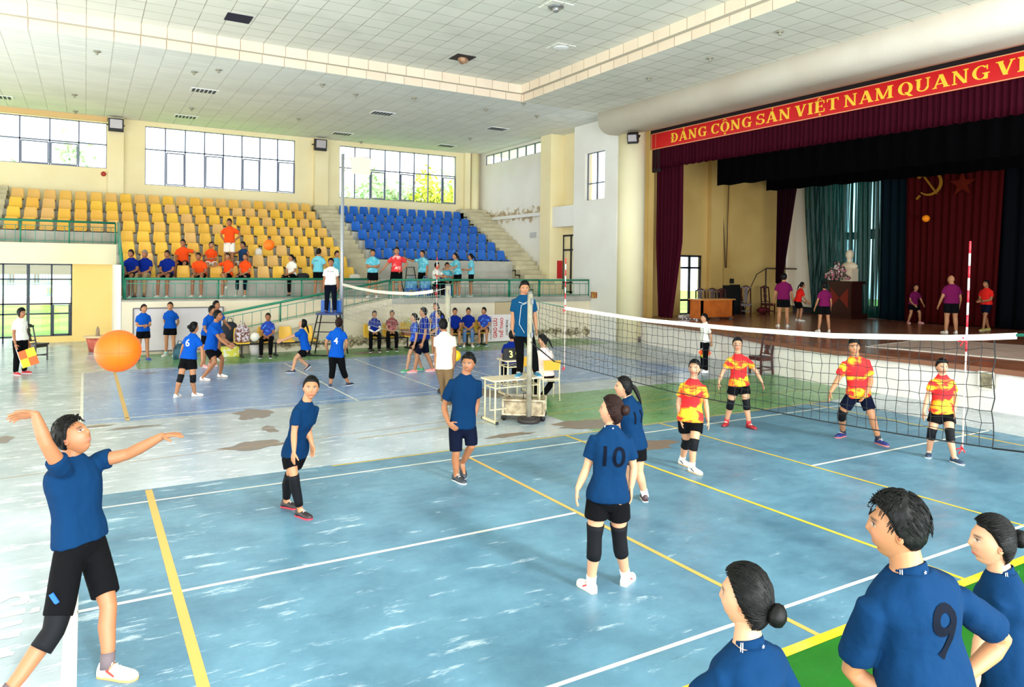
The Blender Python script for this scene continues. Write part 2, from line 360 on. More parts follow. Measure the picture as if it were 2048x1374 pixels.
def window(n, u0, u1, z0, z1, cols, rows, axis='Y', c=YB, wm=.05, fm=FRAME2, opens=(), label=None):
    fr = MB(); a = lambda u, z, o=0: (u, c+.08+o, z) if axis == 'Y' else (c+.08+o, u, z)
    def bar(p, q_, w): fr.bar(p, q_, w, .06, 0, up=(0,1,0) if axis == 'Y' else (1,0,0))
    for u in (u0, u1): bar(a(u,z0), a(u,z1), wm*1.2)
    for z in (z0, z1): bar(a(u0,z), a(u1,z), wm*1.2)
    for i in range(1, cols): u = u0+(u1-u0)*i/cols; bar(a(u,z0), a(u,z1), wm)
    for z in rows: bar(a(u0,z), a(u1,z), wm)
    for (i, za, zb) in opens:
        ua = u0+(u1-u0)*i/cols+.05; ub = u0+(u1-u0)*(i+1)/cols-.05
        for (p, q_) in ((a(ua,za,-.05),a(ua,zb,-.05)),(a(ub,za,-.05),a(ub,zb,-.05)),(a(ua,za,-.05),a(ub,za,-.05)),(a(ua,zb,-.05),a(ub,zb,-.05))): bar(p, q_, wm*.9)
    o = fr.build('window_%d' % n, fm); struct(o, label)
    gl = MB()
    if axis == 'Y': gl.add([(u0,c+.1,z0),(u1,c+.1,z0),(u1,c+.1,z1),(u0,c+.1,z1)], [(0,1,2,3)])
    else: gl.add([(c+.1,u0,z0),(c+.1,u1,z0),(c+.1,u1,z1),(c+.1,u0,z1)], [(0,1,2,3)])
    gl.build('window_pane', GLASS, o)
    return o
window(1, -13.5, -5.95, 6.35, 8.12, 8, (7.28,), opens=((5,6.4,7.2),(6,6.4,7.2)), label='grid window high in the back wall at the far left')
window(2, W2[0], W2[1], W2[2], W2[3], 8, (7.25,), opens=((1,5.88,7.15),(3,5.88,7.15),(5,5.88,7.15),(7,5.88,7.15)), label='wide grid window above the middle of the yellow seats')
window(3, W3[0], W3[1], W3[2], W3[3], 8, (7.15,), opens=((2,5.83,7.05),(4,5.83,7.05),(7,5.83,7.05)), label='wide grid window above the blue seats with trees outside')
# pilasters on the back wall
for k, (x0, x1) in enumerate([(-5.92,-5.38), (2.12,2.72), (9.6,9.9)]):
    mb = MB(); mb.box((x0, YB-.22, 2.3), (x1, YB+.02, CEIL+.01)); struct(mb.build('trim_%d' % (k+1), CREAM), 'cream pilaster on the back wall')
mb = MB(); mb.cyl((10.15, YB-.18, 2.4), .2, CEIL-2.4, 20); struct(mb.build('trim_4', CREAM), 'round cream corner column beside the blue stand')
mb = MB(); mb.box((-14, YB-.12, 8.16), (-5.95, YB, CEIL)); struct(mb.build('trim_5', mat('tan_lintel', (222,184,128), .8)))
# right wall, part A with the strip window
mb = MB(); wall_holes(mb, 'X', 10.5, .3, 19.9, YB+.3, 0, CEIL+.02, [(20.1,25.4,7.74,8.22)])
wr = mb.build('wall_right', WHITE); struct(wr, 'white side wall above the right stair with damp stains')
window(4, 20.1, 25.4, 7.74, 8.22, 7, (), axis='X', c=10.5, label='narrow strip window under the ceiling of the side wall')
mb = MB(); mb.box((10.3,19.15,0),(10.97,19.95,CEIL+.01)); struct(mb.build('trim_6', CREAM), 'cream pilaster beside the red fire cabinet')
mb = MB(); mb.box((10.38, 19.95, 4.95), (10.55, YB, 5.1)); struct(mb.build('trim_7', WHITE2))
# part B: recess with the side door
mb = MB(); YD0 = onX(1147,520,10.98)[1]-.55; YD1 = onX(1123,520,10.98)[1]
wall_holes(mb, 'X', 10.95, .3, 17.5, 20.4, 0, CEIL+.02, [(YD0,YD1,1.6,4.1)])
struct(mb.build('wall_recess', CREAM), 'cream recessed wall around the tall side door')
mb = MB(); mb.box((10.4,17.45,4.4),(10.96,19.16,5.25)); struct(mb.build('trim_8', WHITE2), 'white ledge box above the side door')
dr = MB()
for u in (YD0+.03, (YD0+YD1)/2+.1, YD1-.03): dr.bar((11.05,u,1.6),(11.05,u,4.07), .07, .07, 0, up=(1,0,0))
for z in (1.66, 2.05, 3.45, 4.06): dr.bar((11.05,YD0,z),(11.05,YD1,z), .07, .07, 0, up=(1,0,0))
d1 = dr.build('door_1', FRAME); struct(d1, 'tall dark framed glass side door on the terrace')
mb = MB(); mb.add([(11.06,YD0,1.62),(11.06,YD1,1.62),(11.06,YD1,4.05),(11.06,YD0,4.05)], [(0,1,2,3)]); mb.build('door_glass', mat('frosted_glass', (250,236,196), .4), d1)
# part C: projecting white wall down to the floor, small window
mb = MB(); wall_holes(mb, 'X', 10.3, .3, 14.7, 17.45, 0, CEIL+.02, [(15.45,16.7,5.34,7.2)])
mb.box((10.3,17.15,0),(11.3,17.45,1.6))
struct(mb.build('wall_side', WHITE2), 'tall white wall between the terrace and the stage column')
window(5, 15.45, 16.7, 5.34, 7.2, 2, (6.0,), axis='X', c=10.36, wm=.045, label='small two pane window in the tall white side wall')
mb = MB(); mb.cyl((10.78,14.45,0), .5, 7.9, 32); struct(mb.build('trim_9', wall_mat('column_plaster', (248,238,200), (242,230,186))), 'round cream column at the left of the stage opening')
mb = MB(); mb.box((11.5,14.3,0),(11.75,15.3,CEIL)); struct(mb.build('wall_proscenium', STAGEY), 'yellowish wall strip beside the stage opening')
# bullnose beam over the stage
prof = [(9.42,CEIL+.02),(9.42,8.02)]+[(9.42+.55*(1-math.cos(a)), 8.02-.42*math.sin(a)) for a in [math.pi/2*i/10 for i in range(1,11)]]+[(10.6,7.62),(11.7,7.88),(11.7,8.2),(11.7,CEIL+.02)]
mb = MB(); mb.loft([[(x, 14.75, z) for x, z in prof], [(x, -14, z) for x, z in prof]], smooth=False)
for i_, f_ in enumerate(mb.f): mb.sm[i_] = len(f_) == 4
bm_ = mb.build('wall_stage_beam', wall_mat('beam_plaster', (240,232,220), (228,214,200))); struct(bm_, 'deep rounded white beam above the stage banner')
# ---------------------------------------------------------------- stands
yk = lambda k: 19.0+.87*(8-k); zk = lambda k: 2.15+.39*(8-k)          # seat rows, k = 1 at the top
mb = MB()
for k in range(1, 9):
    x0 = -9.1 if k <= 4 else -5.75
    mb.box((x0, yk(k)-.36, 1.2 if k > 4 else 2.62), (2.02, yk(k)+.52 if k > 1 else YB, zk(k)))
struct(mb.build('stand_yellow', CONC), 'stepped grey concrete stand under the yellow seats')
mb = MB()
for k in range(1, 7): mb.box((2.95, yk(k)-.36, 1.2), (9.2, yk(k)+.52 if k > 1 else YB, zk(k)))
mb.box((2.95, 19.6, 1.2), (9.195, 20.4, 2.2)); mb.box((4.2,19.1,1.2),(9.19,19.6,1.85))
struct(mb.build('stand_blue', mat('concrete_light', (196,194,184), .8, var=(1.5, (172,170,160), .35, .7))), 'stepped concrete stand under the blue seats')
for nm, x0, x1, ys in (('stair_middle', 2.03, 2.94, 18.9), ('stair_right', 9.21, 10.49, 18.3), ('stair_left', -10.6, -9.1, 22.0)):
    mb = MB(); n_ = 20; 
    for i in range(n_):
        y0 = ys+.36*i; z_ = ZT+.195*(i+1)
        if nm == 'stair_left': z_ = 3.3+.195*(i+1)
        if y0 > YB-.3 or z_ > 5.5: break
        mb.box((x0, y0, z_-.25), (x1, YB if i == n_-1 else y0+.45, z_)); mb.box((x0,y0+.02,1.2 if nm != 'stair_left' else 2.62),(x1,y0+.4,z_-.2))
    mb.box((x0, min(y0,YB-.1), 3), (x1, YB, z_-.2))
    struct(mb.build(nm, STEP), 'concrete stair running up beside the seats')
# terrace
mb = MB(); mb.box((-5.75,17.25,0),(2.0,17.45,ZT-.05)); struct(mb.build('wall_terrace', TERR), 'low plastered terrace wall in front of the stands')
mb = MB(); mb.box((-5.75,17.25,ZT-.05),(11.2,19.7,ZT)); mb.box((2.1,16.2,ZT-.18),(10.29,17.25,ZT)); struct(mb.build('floor_terrace', CONC), 'concrete terrace floor in front of the stands')
mb = MB(); mb.box((-5.85,17.24,0),(-5.76,22.1,2.62)); struct(mb.build('wall_stand_side', WHITE2), 'white end wall of the yellow stand')
# ramp in front of the terrace wall
mb = MB(); y0, y1 = 16.2, 17.25; xa, xb = -6.6+3.3, 2.1
vs = [(xa,y0,.25),(xb,y0,ZT-.182),(xb,y0,ZT-.002),(xa,y0,.58),(xa,y1,.25),(xb,y1,ZT-.18),(xb,y1,ZT),(xa,y1,.58)]
mb.add(vs, [(0,1,2,3),(7,6,5,4),(3,2,6,7),(0,4,5,1),(1,5,6,2),(0,3,7,4)])
mb.box((-3.4,16.24,0),(10.3,17.26,.0)) if False else None
mb.add([(xa,16.26,0),(xb,16.26,0),(xb,16.26,ZT-.1),(xa,16.26,.3)], [(0,1,2,3)])
m2_ = MB(); m2_.box((xb-.1,16.25,0),(10.29,16.4,ZT-.185)); struct(m2_.build('wall_terrace_front', TERR), 'plastered front of the terrace below the blue stand')
struct(mb.build('wall_ramp', TERR), 'plastered ramp rising to the terrace')
# balcony on the left over the glass entrance
mb = MB(); mb.box((-14,21.5,2.62),(-5.75,22.6,3.3)); mb.box((-14,22.6,2.62),(-5.75,YB,2.75))
struct(mb.build('wall_balcony', wall_mat('balcony_plaster', (232,224,190), (222,212,176))), 'cream balcony edge above the glass entrance')
mb = MB(); mb.box((-7.03,22.1,0),(-5.75,22.35,2.64)); struct(mb.build('wall_entrance', YEL), 'yellow wall beside the glass entrance')
mb = MB(); mb.box((-8.55,22.1,-.02),(-7.03,22.3,.2)); struct(mb.build('trim_10', YEL))
en = MB()
for x in (-7.05,-7.62,-8.95,-9.55,-10.2,-10.9,-12): en.bar((x,22.2,.0 if x not in (-7.05,-7.62) else .2),(x,22.2,2.62), .05, .06, 0, up=(0,1,0))
en.bar((-8.27,22.2,.0),(-8.27,22.2,2.62), .09, .1, 0, up=(0,1,0))
for z in (.02, .95, 1.28, 2.1, 2.6): en.bar((-14,22.2,z if z > .5 else .2),(-7.03,22.2,z if z > .5 else .2), .05, .06, 0, up=(0,1,0))
for (p, q_) in (((-7.1,22.15,.22),(-7.1,22.15,1.25)),((-7.58,22.15,.22),(-7.58,22.15,1.25)),((-7.1,22.15,.24),(-7.58,22.15,.24))): en.bar(p, q_, .07, .06, 0, up=(0,1,0))
d2 = en.build('door_2', FRAME); struct(d2, 'glass entrance wall with dark frames and lawn outside')
mb = MB(); mb.add([(-14,22.2,0),(-7.03,22.2,0),(-7.03,22.2,2.62),(-14,22.2,2.62)], [(0,1,2,3)]); mb.build('door_glass', GLASS, d2)
# hall's left wall (outside the frame) and its side walls
mb = MB(); mb.box((-14.3,-3,0),(-14,24,CEIL2+.3)); struct(mb.build('wall_left', CREAM), 'left wall of the hall')
# ---------------------------------------------------------------- stage
SE = [(10.9,14.1),(10.55,13.2),(10.3,11.7),(9.95,10.1),(9.35,8.2),(8.75,6.6),(8.45,5.2),(8.35,4.0),(8.45,2.2),(8.5,.5),(8.35,-2),(8.0,-5),(7.4,-9)]
def wood_mat():
    q = newmat('stage_boards', .22); tc = q.n('ShaderNodeTexCoord'); s = q.n('ShaderNodeSeparateXYZ'); q.l(tc.outputs['Object'], s.inputs[0])
    u = q.math('DIVIDE', s.outputs[1], .3); v = q.math('DIVIDE', s.outputs[0], .3)
    cv = q.n('ShaderNodeCombineXYZ'); q.l(q.math('FLOOR', u), cv.inputs[0]); q.l(q.math('FLOOR', v), cv.inputs[1])
    wn = q.n('ShaderNodeTexWhiteNoise', noise_dimensions='2D'); q.l(cv.outputs[0], wn.inputs['Vector'])
    n1 = q.n('ShaderNodeTexNoise', i_Scale=4.0, i_Detail=8.0); q.l(tc.outputs['Object'], n1.inputs['Vector'])
    c1 = q.ramp(wn.outputs['Value'], [(0, srgb(150,90,64)), (1, srgb(178,114,84))]).outputs[0]
    c2 = q.mix(q.ramp(n1.outputs['Fac'], [(.45, (0,0,0,1)), (.7, (1,1,1,1))]).outputs[0], c1, srgb(134,80,58))
    f = q.math('LESS_THAN', q.math('MINIMUM', q.math('FRACT', u), q.math('FRACT', v)), .035)
    q.l(q.mix(f, c2, srgb(70,36,26)), q.b.inputs['Base Color']); return q.m
WOOD = wood_mat()
mb = MB(); mb.prism(SE+[(21,-9),(21,15.1),(11.6,15.1)][::1], ZS-.1, ZS)
mb.f = [f if True else f for f in mb.f]
stg = mb.build('floor_stage', WOOD); struct(stg, 'raised stage floor of dark reddish boards')
mb = MB(); n = len(SE); ins = [(x+.06, y+.02) for x, y in SE]
mb.loft([[(x,y,-.01),(x,y,ZS-.09),(x+.4,y,ZS-.09),(x+.4,y,-.01)] for x, y in ins], smooth=False)
struct(mb.build('wall_stage_front', mat('stage_front_white', (240,234,226), .6, var=(1.2, (226,214,204), .4, .75))), 'white curved front of the stage')
mb = MB(); mb.loft([[(x-.03,y,ZS-.1),(x-.03,y,ZS+.005),(x+.06,y,ZS+.005),(x+.06,y,ZS-.1)] for x, y in SE], smooth=False)
struct(mb.build('trim_11', mat('stage_edge_brown', (132,84,60), .4)), 'brown wooden edge of the stage')
mb = MB(); wall_holes(mb, 'Y', 15.0, .25, 11.5, 20.6, .5, 9.4, [(13.82,15.0,ZS,3.26)])
mb.box((15.25,14.78,.8),(15.95,15.02,9.0)); mb.box((16.5,14.94,.8),(16.62,15.02,9.0))
struct(mb.build('wall_stage_left', STAGEY), 'yellow side wall of the stage with a pillar')
dd = MB()
for x in (13.86,14.38,14.96): dd.bar((x,15.1,ZS),(x,15.1,3.24), .1 if x > 14 else .07, .06, 0, up=(0,1,0))
for z in (ZS+.04,1.45,2.75,3.22): dd.bar((13.82,15.1,z),(15.0,15.1,z), .08, .06, 0, up=(0,1,0))
d3 = dd.build('door_3', FRAME); struct(d3, 'dark framed glass door in the yellow stage wall')
mb = MB(); mb.add([(13.85,15.12,ZS),(14.96,15.12,ZS),(14.96,15.12,3.22),(13.85,15.12,3.22)], [(0,1,2,3)]); mb.build('door_glass', GLASS, d3)
# stage house: back wall with windows behind the curtains, right wall and roof
mb = MB(); wall_holes(mb, 'X', 20.6, .2, -9, 15.3, .5, 9.4, [(onX(1714,500,20.6)[1],onX(1688,500,20.6)[1],1.4,4.0),(onX(1714,500,20.6)[1],onX(1688,500,20.6)[1],4.3,7.2),(onX(1758,500,20.6)[1],onX(1732,500,20.6)[1],1.3,4.0),(onX(1758,500,20.6)[1],onX(1732,500,20.6)[1],4.4,7.2)])
mb.box((11.7,-9.3,0),(20.8,-9,9.4)); mb.box((11.55,-9.2,9.3),(20.8,15.25,9.4))
struct(mb.build('wall_stage_back', mat('stage_dark_wall', (70,72,82), .8)), 'dark back of the stage behind the curtains')
mb = MB(); mb.box((11.62,-9,7.7),(11.72,14.4,9.4)); struct(mb.build('wall_stage_lintel', mat('black_lintel', (30,18,24), .8)))
# stairs up to the stage at its left corner
mb = MB()
for i in range(4): mb.box((10.75+.22*i, 13.95-.0*i, .21*i if i else -.01), (12.2, 14.75, .21*(i+1)-.0))
struct(mb.build('stair_stage', mat('dark_steps', (136,122,112), .7, var=(4, (100,86,80), .4, .6))), 'worn steps rising to the stage beside the column')
# ---------------------------------------------------------------- stadium seats
ORD = ['first','second','third','fourth','fifth','sixth','seventh','eighth','ninth','tenth','eleventh','twelfth','thirteenth','fourteenth','fifteenth','sixteenth','seventeenth','eighteenth','nineteenth','twentieth','twenty-first','twenty-second']
def plastic(name, rgb, rgb2): return mat(name, rgb, .38, var=(1.1, rgb2, .42, .6))
def per_obj(name, rgb, rgb2, rough=.4):
    q = newmat(name, rough); oi = q.n('ShaderNodeObjectInfo'); r = q.ramp(oi.outputs['Random'], [(0, srgb(*rgb)), (1, srgb(*rgb2))]); q.l(r.outputs[0], q.b.inputs['Base Color']); return q.m
SEAT_Y = per_obj('seat_yellow', (238,180,70), (246,196,60)); SEAT_P = per_obj('seat_faded', (230,182,110), (240,188,84)); SEAT_B = per_obj('seat_blue', (14,90,186), (22,104,204), .35)
DARKM = mat('dark_metal', (40,38,40), .5, .5); GREYM = mat('grey_metal', (128,128,128), .45, .6)
def seat_proto(m_, label, group):
    t = empty('stadium_seat', (0,0,0), label, 'seat', group)
    prof = [(-.25,.035,.385),(-.245,.07,.40),(-.20,.085,.42),(-.08,.065,.43),(.06,.058,.43),(.13,.09,.43),(.165,.18,.425),(.19,.30,.41),(.21,.40,.385),(.222,.455,.35),(.224,.468,.30)]
    N = 9; mb = MB(); vs = []
    for i, (y, z, w) in enumerate(prof):
        for j in range(N):
            u = -1+2*j/(N-1); dish = (1-u*u)
            vs.append((u*w*.455*(1 if abs(u) < .99 else 1.0), y+(.03*dish if i > 5 else 0), z-(.018*dish if 1 < i <= 5 else 0)+(.0 if abs(u) < .9 else (.012 if 1 < i < 9 else 0))))
    fs = [(i*N+j, i*N+j+1, (i+1)*N+j+1, (i+1)*N+j) for i in range(len(prof)-1) for j in range(N-1)]
    mb.add(vs, fs, 0, True); o = mb.build('seat_shell', m_, t)
    sd = o.modifiers.new('s', 'SOLIDIFY'); sd.thickness = .022; sd.offset = -1
    mb = MB(); mb.box((-.2,-.12,.0),(.2,.1,.035)); mb.box((-.03,-.2,0),(.03,.14,.05)); mb.build('bracket', DARKM, t)
    return t
first = {}
rs = random.Random(3)
pY = pP = pB = None
for k in range(1, 9):
    n_ = 22 if k <= 4 else 17
    xr = 1.60; xl = -8.78 if k <= 4 else -5.42
    n_ = 22 if k <= 4 else 15
    for i in range(n_):
        x = xl+(xr-xl)*i/(n_-1); loc = (x, yk(k)-.02, zk(k))
        faded = rs.random() < (.75 if k == 1 else .4 if k < 5 else .15)
        lab = '%s plastic stand seat, %s from the left in the %s yellow row from the top' % ('faded' if faded else 'yellow', ORD[i], ORD[k-1])
        key = 'P' if faded else 'Y'
        if key not in first:
            first[key] = seat_proto(SEAT_P if faded else SEAT_Y, lab, 'yellow stand seats'); first[key].location = loc
        else: copy_tree(first[key], loc, lab, 'yellow stand seats')
for k in range(1, 7):
    for i in range(13):
        loc = (3.28+(8.92-3.28)*i/12, yk(k)-.02, zk(k)); lab = 'blue plastic stand seat, %s from the left in the %s blue row from the top' % (ORD[i], ORD[k-1])
        if 'B' not in first: first['B'] = seat_proto(SEAT_B, lab, 'blue stand seats'); first['B'].location = loc
        else: copy_tree(first['B'], loc, lab, 'blue stand seats')
# ---------------------------------------------------------------- railings
RGREEN = mat('rail_green', (34,128,98), .4, .2); RTEAL = mat('rail_teal', (70,150,132), .4, .2)
def railing(label, a, b, hgt=.6, nb=20, posts=4, parent_loc=None, skip_ends=False, mm=RGREEN):
    a = np.array(a, float); b = np.array(b, float); t = empty('handrail', a, label, 'railing'); up = np.array([0,0,hgt])
    mb = MB(); mb.tube([a+up, b+up], .038, 10); mb.build('top_rail', mm, t)
    mb = MB(); mb.tube([a+up*.78, b+up*.78], .012, 6); mb.tube([a+up*.1, b+up*.1], .014, 6); mb.build('lower_rail', RTEAL, t)
    for i in range(posts):
        p = a+(b-a)*i/(posts-1); mb = MB(); mb.tube([p, p+up], .024, 8); mb.build('post', mm, t)
    for i in range(nb):
        p = a+(b-a)*(i+.5)/nb; mb = MB(); mb.tube([p+up*.02, p+up*.78], .009, 5); mb.build('baluster', RTEAL, t)
    return t
railing('green terrace railing in front of the yellow seats', (-5.66,17.3,ZT), (1.95,17.3,ZT), .62, 26, 4)
railing('green sloping railing climbing along the ramp', (-3.25,16.24,.60), (2.02,16.24,ZT), .6, 20, 4)
railing('green level railing before the blue stand, left of the gate', (2.1,16.24,ZT), (6.6,16.24,ZT), .62, 14, 3)
railing('green railing gate with close bars in front of the right stair', (6.65,16.24,ZT), (7.9,16.24,ZT), .62, 12, 3)
railing('green railing ending at the tall white wall', (7.95,16.24,ZT), (10.2,16.24,ZT), .62, 8, 3)
railing('green balcony railing at the left over the glass entrance', (-13.8,21.55,3.3), (-5.78,21.55,3.3), .72, 30, 7)
railing('green railing stepping down beside the left edge of the yellow stand', (-5.7,21.5,3.32), (-5.7,17.35,ZT+.05), .72, 10, 5)
# ---------------------------------------------------------------- nets, posts, antennas
NETM = mat('net_black', (22,26,30), .8); TAPE = mat('net_tape', (238,232,218), .6); POSTM = mat('post_paint', (176,170,150), .45, .2, var=(5, (150,140,118), .45, .65)); GALV = mat('galvanised', (186,190,196), .35, .6)
REDP = mat('antenna_red', (206,30,50), .5); WHP = mat('antenna_white', (240,240,236), .5); ROPE = mat('rope_white', (236,232,220), .8); ROPEG = mat('rope_green', (0,120,100), .7)
def interp(y, pts):
    pts = sorted(pts); return float(np.interp(y, [p[0] for p in pts], [p[1] for p in pts]))
top1 = [(4.1,2.14),(3.92,2.10),(3.15,2.05),(1.2,1.99),(-.5,2.0),(-1.7,2.03),(-2.97,2.12),(-3.5,2.19),(-4.3,2.25)]
bot1 = [(4.2,1.5),(3.9,1.32),(3.42,1.15),(2.2,1.12),(.64,1.08),(-.64,1.10),(-1.6,1.12),(-2.55,1.16),(-3.5,1.22)]
def net(label, y0, y1, topf, botf, cell, r, tape_w, tape0, tape1, x0=0.0, strand=NETM, bow=.0):
    t = empty('ball_net', (x0, (y0+y1)/2, 0), label, 'net'); rn = random.Random(5); mb = MB()
    n_ = int(round(abs(y1-y0)/cell)); ys = [y0+(y1-y0)*i/n_ for i in range(n_+1)]; nz = max(4, int(round((interp((y0+y1)/2, topf)-interp((y0+y1)/2, botf))/cell)))
    P_ = {}
    for i, y in enumerate(ys):
        for j in range(nz+1):
            zt, zb = interp(y, topf), interp(y, botf); f = j/nz; e = 1 if 0 < j < nz else 0
            P_[i,j] = np.array([x0+bow*math.sin(math.pi*f)+e*rn.uniform(-.012,.012), y+e*rn.uniform(-.014,.014), zb+(zt-zb)*f+e*rn.uniform(-.01,.01)])
    for i in range(n_+1): mb.tube([P_[i,j] for j in range(nz+1)], r*(1.8 if i in (0,n_) else 1), 3, smooth=False)
    for j in range(nz+1): mb.tube([P_[i,j] for i in range(n_+1)], r*(2.2 if j == 0 else 1), 3, smooth=False)
    mb.build('net_mesh', strand, t)
    mb = MB(); yy = np.linspace(tape0, tape1, 24)
    mb.loft([[(x0-.008,y,interp(y,topf)-tape_w+.02),(x0+.008,y,interp(y,topf)-tape_w+.02),(x0+.008,y,interp(y,topf)+.02),(x0-.008,y,interp(y,topf)+.02)] for y in yy], smooth=False)
    mb.build('top_tape', TAPE, t)
    return t
nt1 = net('black net across the near court with a white top tape', 3.9, -3.25, top1, bot1, .105, .0032, .052, 3.15, -3.42)
mb = MB(); mb.tube([(0,4.2,2.16),(0,3.9,2.1),(0,3.15,2.06)], .005, 5); mb.tube([(0,-3.42,2.18),(0,-4.3,2.26)], .014, 6); mb.build('top_cord', ROPEG, nt1)
mb = MB(); mb.tube([(0,4.2,1.42),(0,3.9,1.30),(0,3.42,1.14)], .008, 5); mb.build('bottom_cord', NETM, nt1); mb = MB(); mb.tube([(0,-3.25,1.2),(0,-4.3,1.3)], .008, 5); mb.build('bottom_cord', NETM, nt1)
mb = MB(); mb.tube([(0,4.26,2.1),(-.05,4.34,2.06),(-.1,4.42,2.08)], .004, 5); mb.tube([(-.04,4.24,2.07),(-.1,4.33,2.03),(-.12,4.36,1.7),(-.06,4.28,1.55)], .004, 5); mb.build('knotted_string', ROPE, nt1)
def post(label, y, x=0.0, hh=2.26, r=.046, m_=POSTM, base=True):
    t = empty('net_post', (x,y,0), label, 'post'); mb = MB(); mb.cyl((x,y,.06), r, hh-.06, 20); mb.build('pole', m_, t)
    mb = MB(); mb.cyl((x,y,hh-.02), r*1.06, .03, 20); mb.box((x-.02,y-r-.03,hh-.2),(x+.02,y-r+.01,hh-.1)); mb.box((x-.02,y-r-.03,hh-.78),(x+.02,y-r+.01,hh-.7)); mb.build('hook', GREYM, t)
    if base:
        mb = MB(); mb.tube([(x,y,0),(x,y,.02),(x,y,.055),(x,y,.075)], [.19,.205,.205,.185], 32); mb.tube([(x,y,.075),(x,y,.1)], [.14,.13], 28); mb.build('rubber_base', mat('rubber', (44,38,36), .6), t)
    return t
post('grey steel net post standing on a black rubber disc beside the wooden trolley', 4.2)
post('steel net post at the near right end of the net', -4.35)
def antenna(label, y, z0, z1, lean=0.0, x=0.01, down=1.08):
    t = empty('antenna', (x,y,z0), label, 'antenna'); n_ = 9
    for i in range(n_):
        a = z1-(z1-2.0)*i/n_; b = z1-(z1-2.0)*(i+1)/n_; mb = MB(); mb.tube([(x,y+lean*(a-z0),a),(x,y+lean*(b-z0),b)], .0085, 8)
        o = mb.build('red_band' if i % 2 == 0 else 'white_band', REDP if i % 2 == 0 else WHP, t)
    mb = MB(); mb.tube([(x,y+lean*(2.0-z0),2.0),(x,y,z0)], .007, 8); mb.build('rod', mat('pale_rod', (226,200,190), .4), t)
    mb = MB()
    for zz in (interp(y, top1)-.02, z0+.03):
        for a in range(4): mb.tube([(x,y,zz),(x-.03,y+.04*math.cos(a*1.7),zz+.04*math.sin(a*1.7)-.02)], .006, 5)
    mb.build('ribbon', REDP, t)
    return t
antenna('red and white striped antenna tied near the right end of the near net', -3.0, 1.12, 2.97, -.02)
antenna('thin red antenna tied to the near net beside the post with the umpire', 3.15, 1.05, 2.85, 0)
# far court net: tall lamp pole on the left, short post on the right
top2 = [(14.85,2.13),(13.5,2.06),(12,2.02),(10.9,2.02),(9.5,2.05),(8.6,2.12),(7.5,2.24)]; bot2 = [(14.8,1.12),(11,1.05),(7.6,1.2)]
nt2 = net('pale net across the far court with a sagging white top tape', 14.6, 7.9, top2, bot2, .12, .0035, .075, 14.85, 8.3, strand=mat('net_grey', (150,150,140), .8))
mb = MB(); mb.tube([(0,8.3,2.12),(0,7.5,2.24)], .006, 5); mb.tube([(0,7.9,1.15),(0,7.5,1.2)], .006, 5); mb.build('end_cord', ROPE, nt2)
t = empty('lamp_pole', (.12,15.3,0), 'tall thin white metal pole with a bent lamp arm left of the far net', 'pole')
mb = MB(); mb.tube([(.12,15.3,0),(.12,15.3,2.3),(.12,15.3,6.1)], [.07,.06,.045], 14); mb.build('pole', GALV, t)
mb = MB(); mb.tube([(.12,15.3,5.5),(.4,15.3,6.0),(.95,15.3,6.05)], .015, 6); mb.tube([(.12,15.3,5.95),(.4,15.3,6.0)], .015, 6); mb.box((.35,15.15,5.5),(.95,15.2,6.0)); mb.build('lamp_arm', mat('pale_cream_metal', (240,232,200), .5), t)
post('short steel post at the right end of the far court net', 7.5, hh=2.3, r=.06)
mb = MB(); 
t = antenna('thin orange antenna on the far net beside the short post', 8.1, 1.1, 2.9)
# ---------------------------------------------------------------- tables and chairs
PLY = mat('pale_ply', (224,206,176), .5); CRTUBE = mat('cream_tube', (226,214,176), .45, .1); OCHRE = mat('ochre_ply', (226,172,50), .45); CAP = mat('black_cap', (24,24,26), .6)
def school_table(label, corner, dl, ds, L, Wd, H=.75):
    dl = nrm(list(dl[:2])+[0]); ds = nrm(list(ds[:2])+[0]); c = np.array([corner[0], corner[1], 0.]); P = lambda a, b, z: c+dl*a+ds*b+np.array([0,0,z])
    t = empty('school_table', P(L/2, Wd/2, 0), label, 'table')
    mb = MB(); vs = [P(0,0,H-.025),P(L,0,H-.025),P(L,Wd,H-.025),P(0,Wd,H-.025),P(0,0,H),P(L,0,H),P(L,Wd,H),P(0,Wd,H)]
    mb.add(vs, [(0,3,2,1),(4,5,6,7),(0,1,5,4),(1,2,6,5),(2,3,7,6),(3,0,4,7)]); mb.build('table_top', PLY, t)
    for a in (.06, L-.06):
        mb = MB()
        for b in (.05, Wd-.06): mb.tube([P(a,b,.05),P(a,b,H-.03)], .016, 8)
        mb.bar(P(a,-.02,.03), P(a,Wd+.02,.03), .035, .04); mb.tube([P(a,.05,H-.14),P(a,Wd-.06,H-.14)], .012, 6)
        mb.build('leg_frame', CRTUBE, t)
        mb = MB(); mb.bar(P(a,-.035,.025), P(a,-.01,.025), .045, .05); mb.bar(P(a,Wd+.01,.025), P(a,Wd+.035,.025), .045, .05); mb.build('foot_cap', CAP, t)
    mb = MB(); mb.tube([P(.06,.05,H-.14),P(L-.06,.05,H-.14)], .013, 6); mb.tube([P(.06,Wd-.06,H-.14),P(L-.06,Wd-.06,H-.14)], .013, 6); mb.tube([P(.06,Wd/2,.2),P(L-.06,Wd/2,.2)], .013, 6); mb.tube([P(.06,Wd/2,.2),P(.06,Wd/2,H-.14)], .01, 5)
    for a in np.linspace(.2, L-.2, 4): mb.tube([P(a,.05,H-.14),P(a,Wd-.06,H-.14)], .007, 5)
    mb.build('under_rack', CRTUBE, t)
    return t
pa = onZ(987.7,762,.75); pb = onZ(1088,753.5,.75); pc = onZ(961.5,754,.75)
school_table('pale school table with cream metal legs that the umpire stands on', pa, pb-pa, pc-pa, float(np.linalg.norm(pb-pa)), float(np.linalg.norm(pc-pa)))
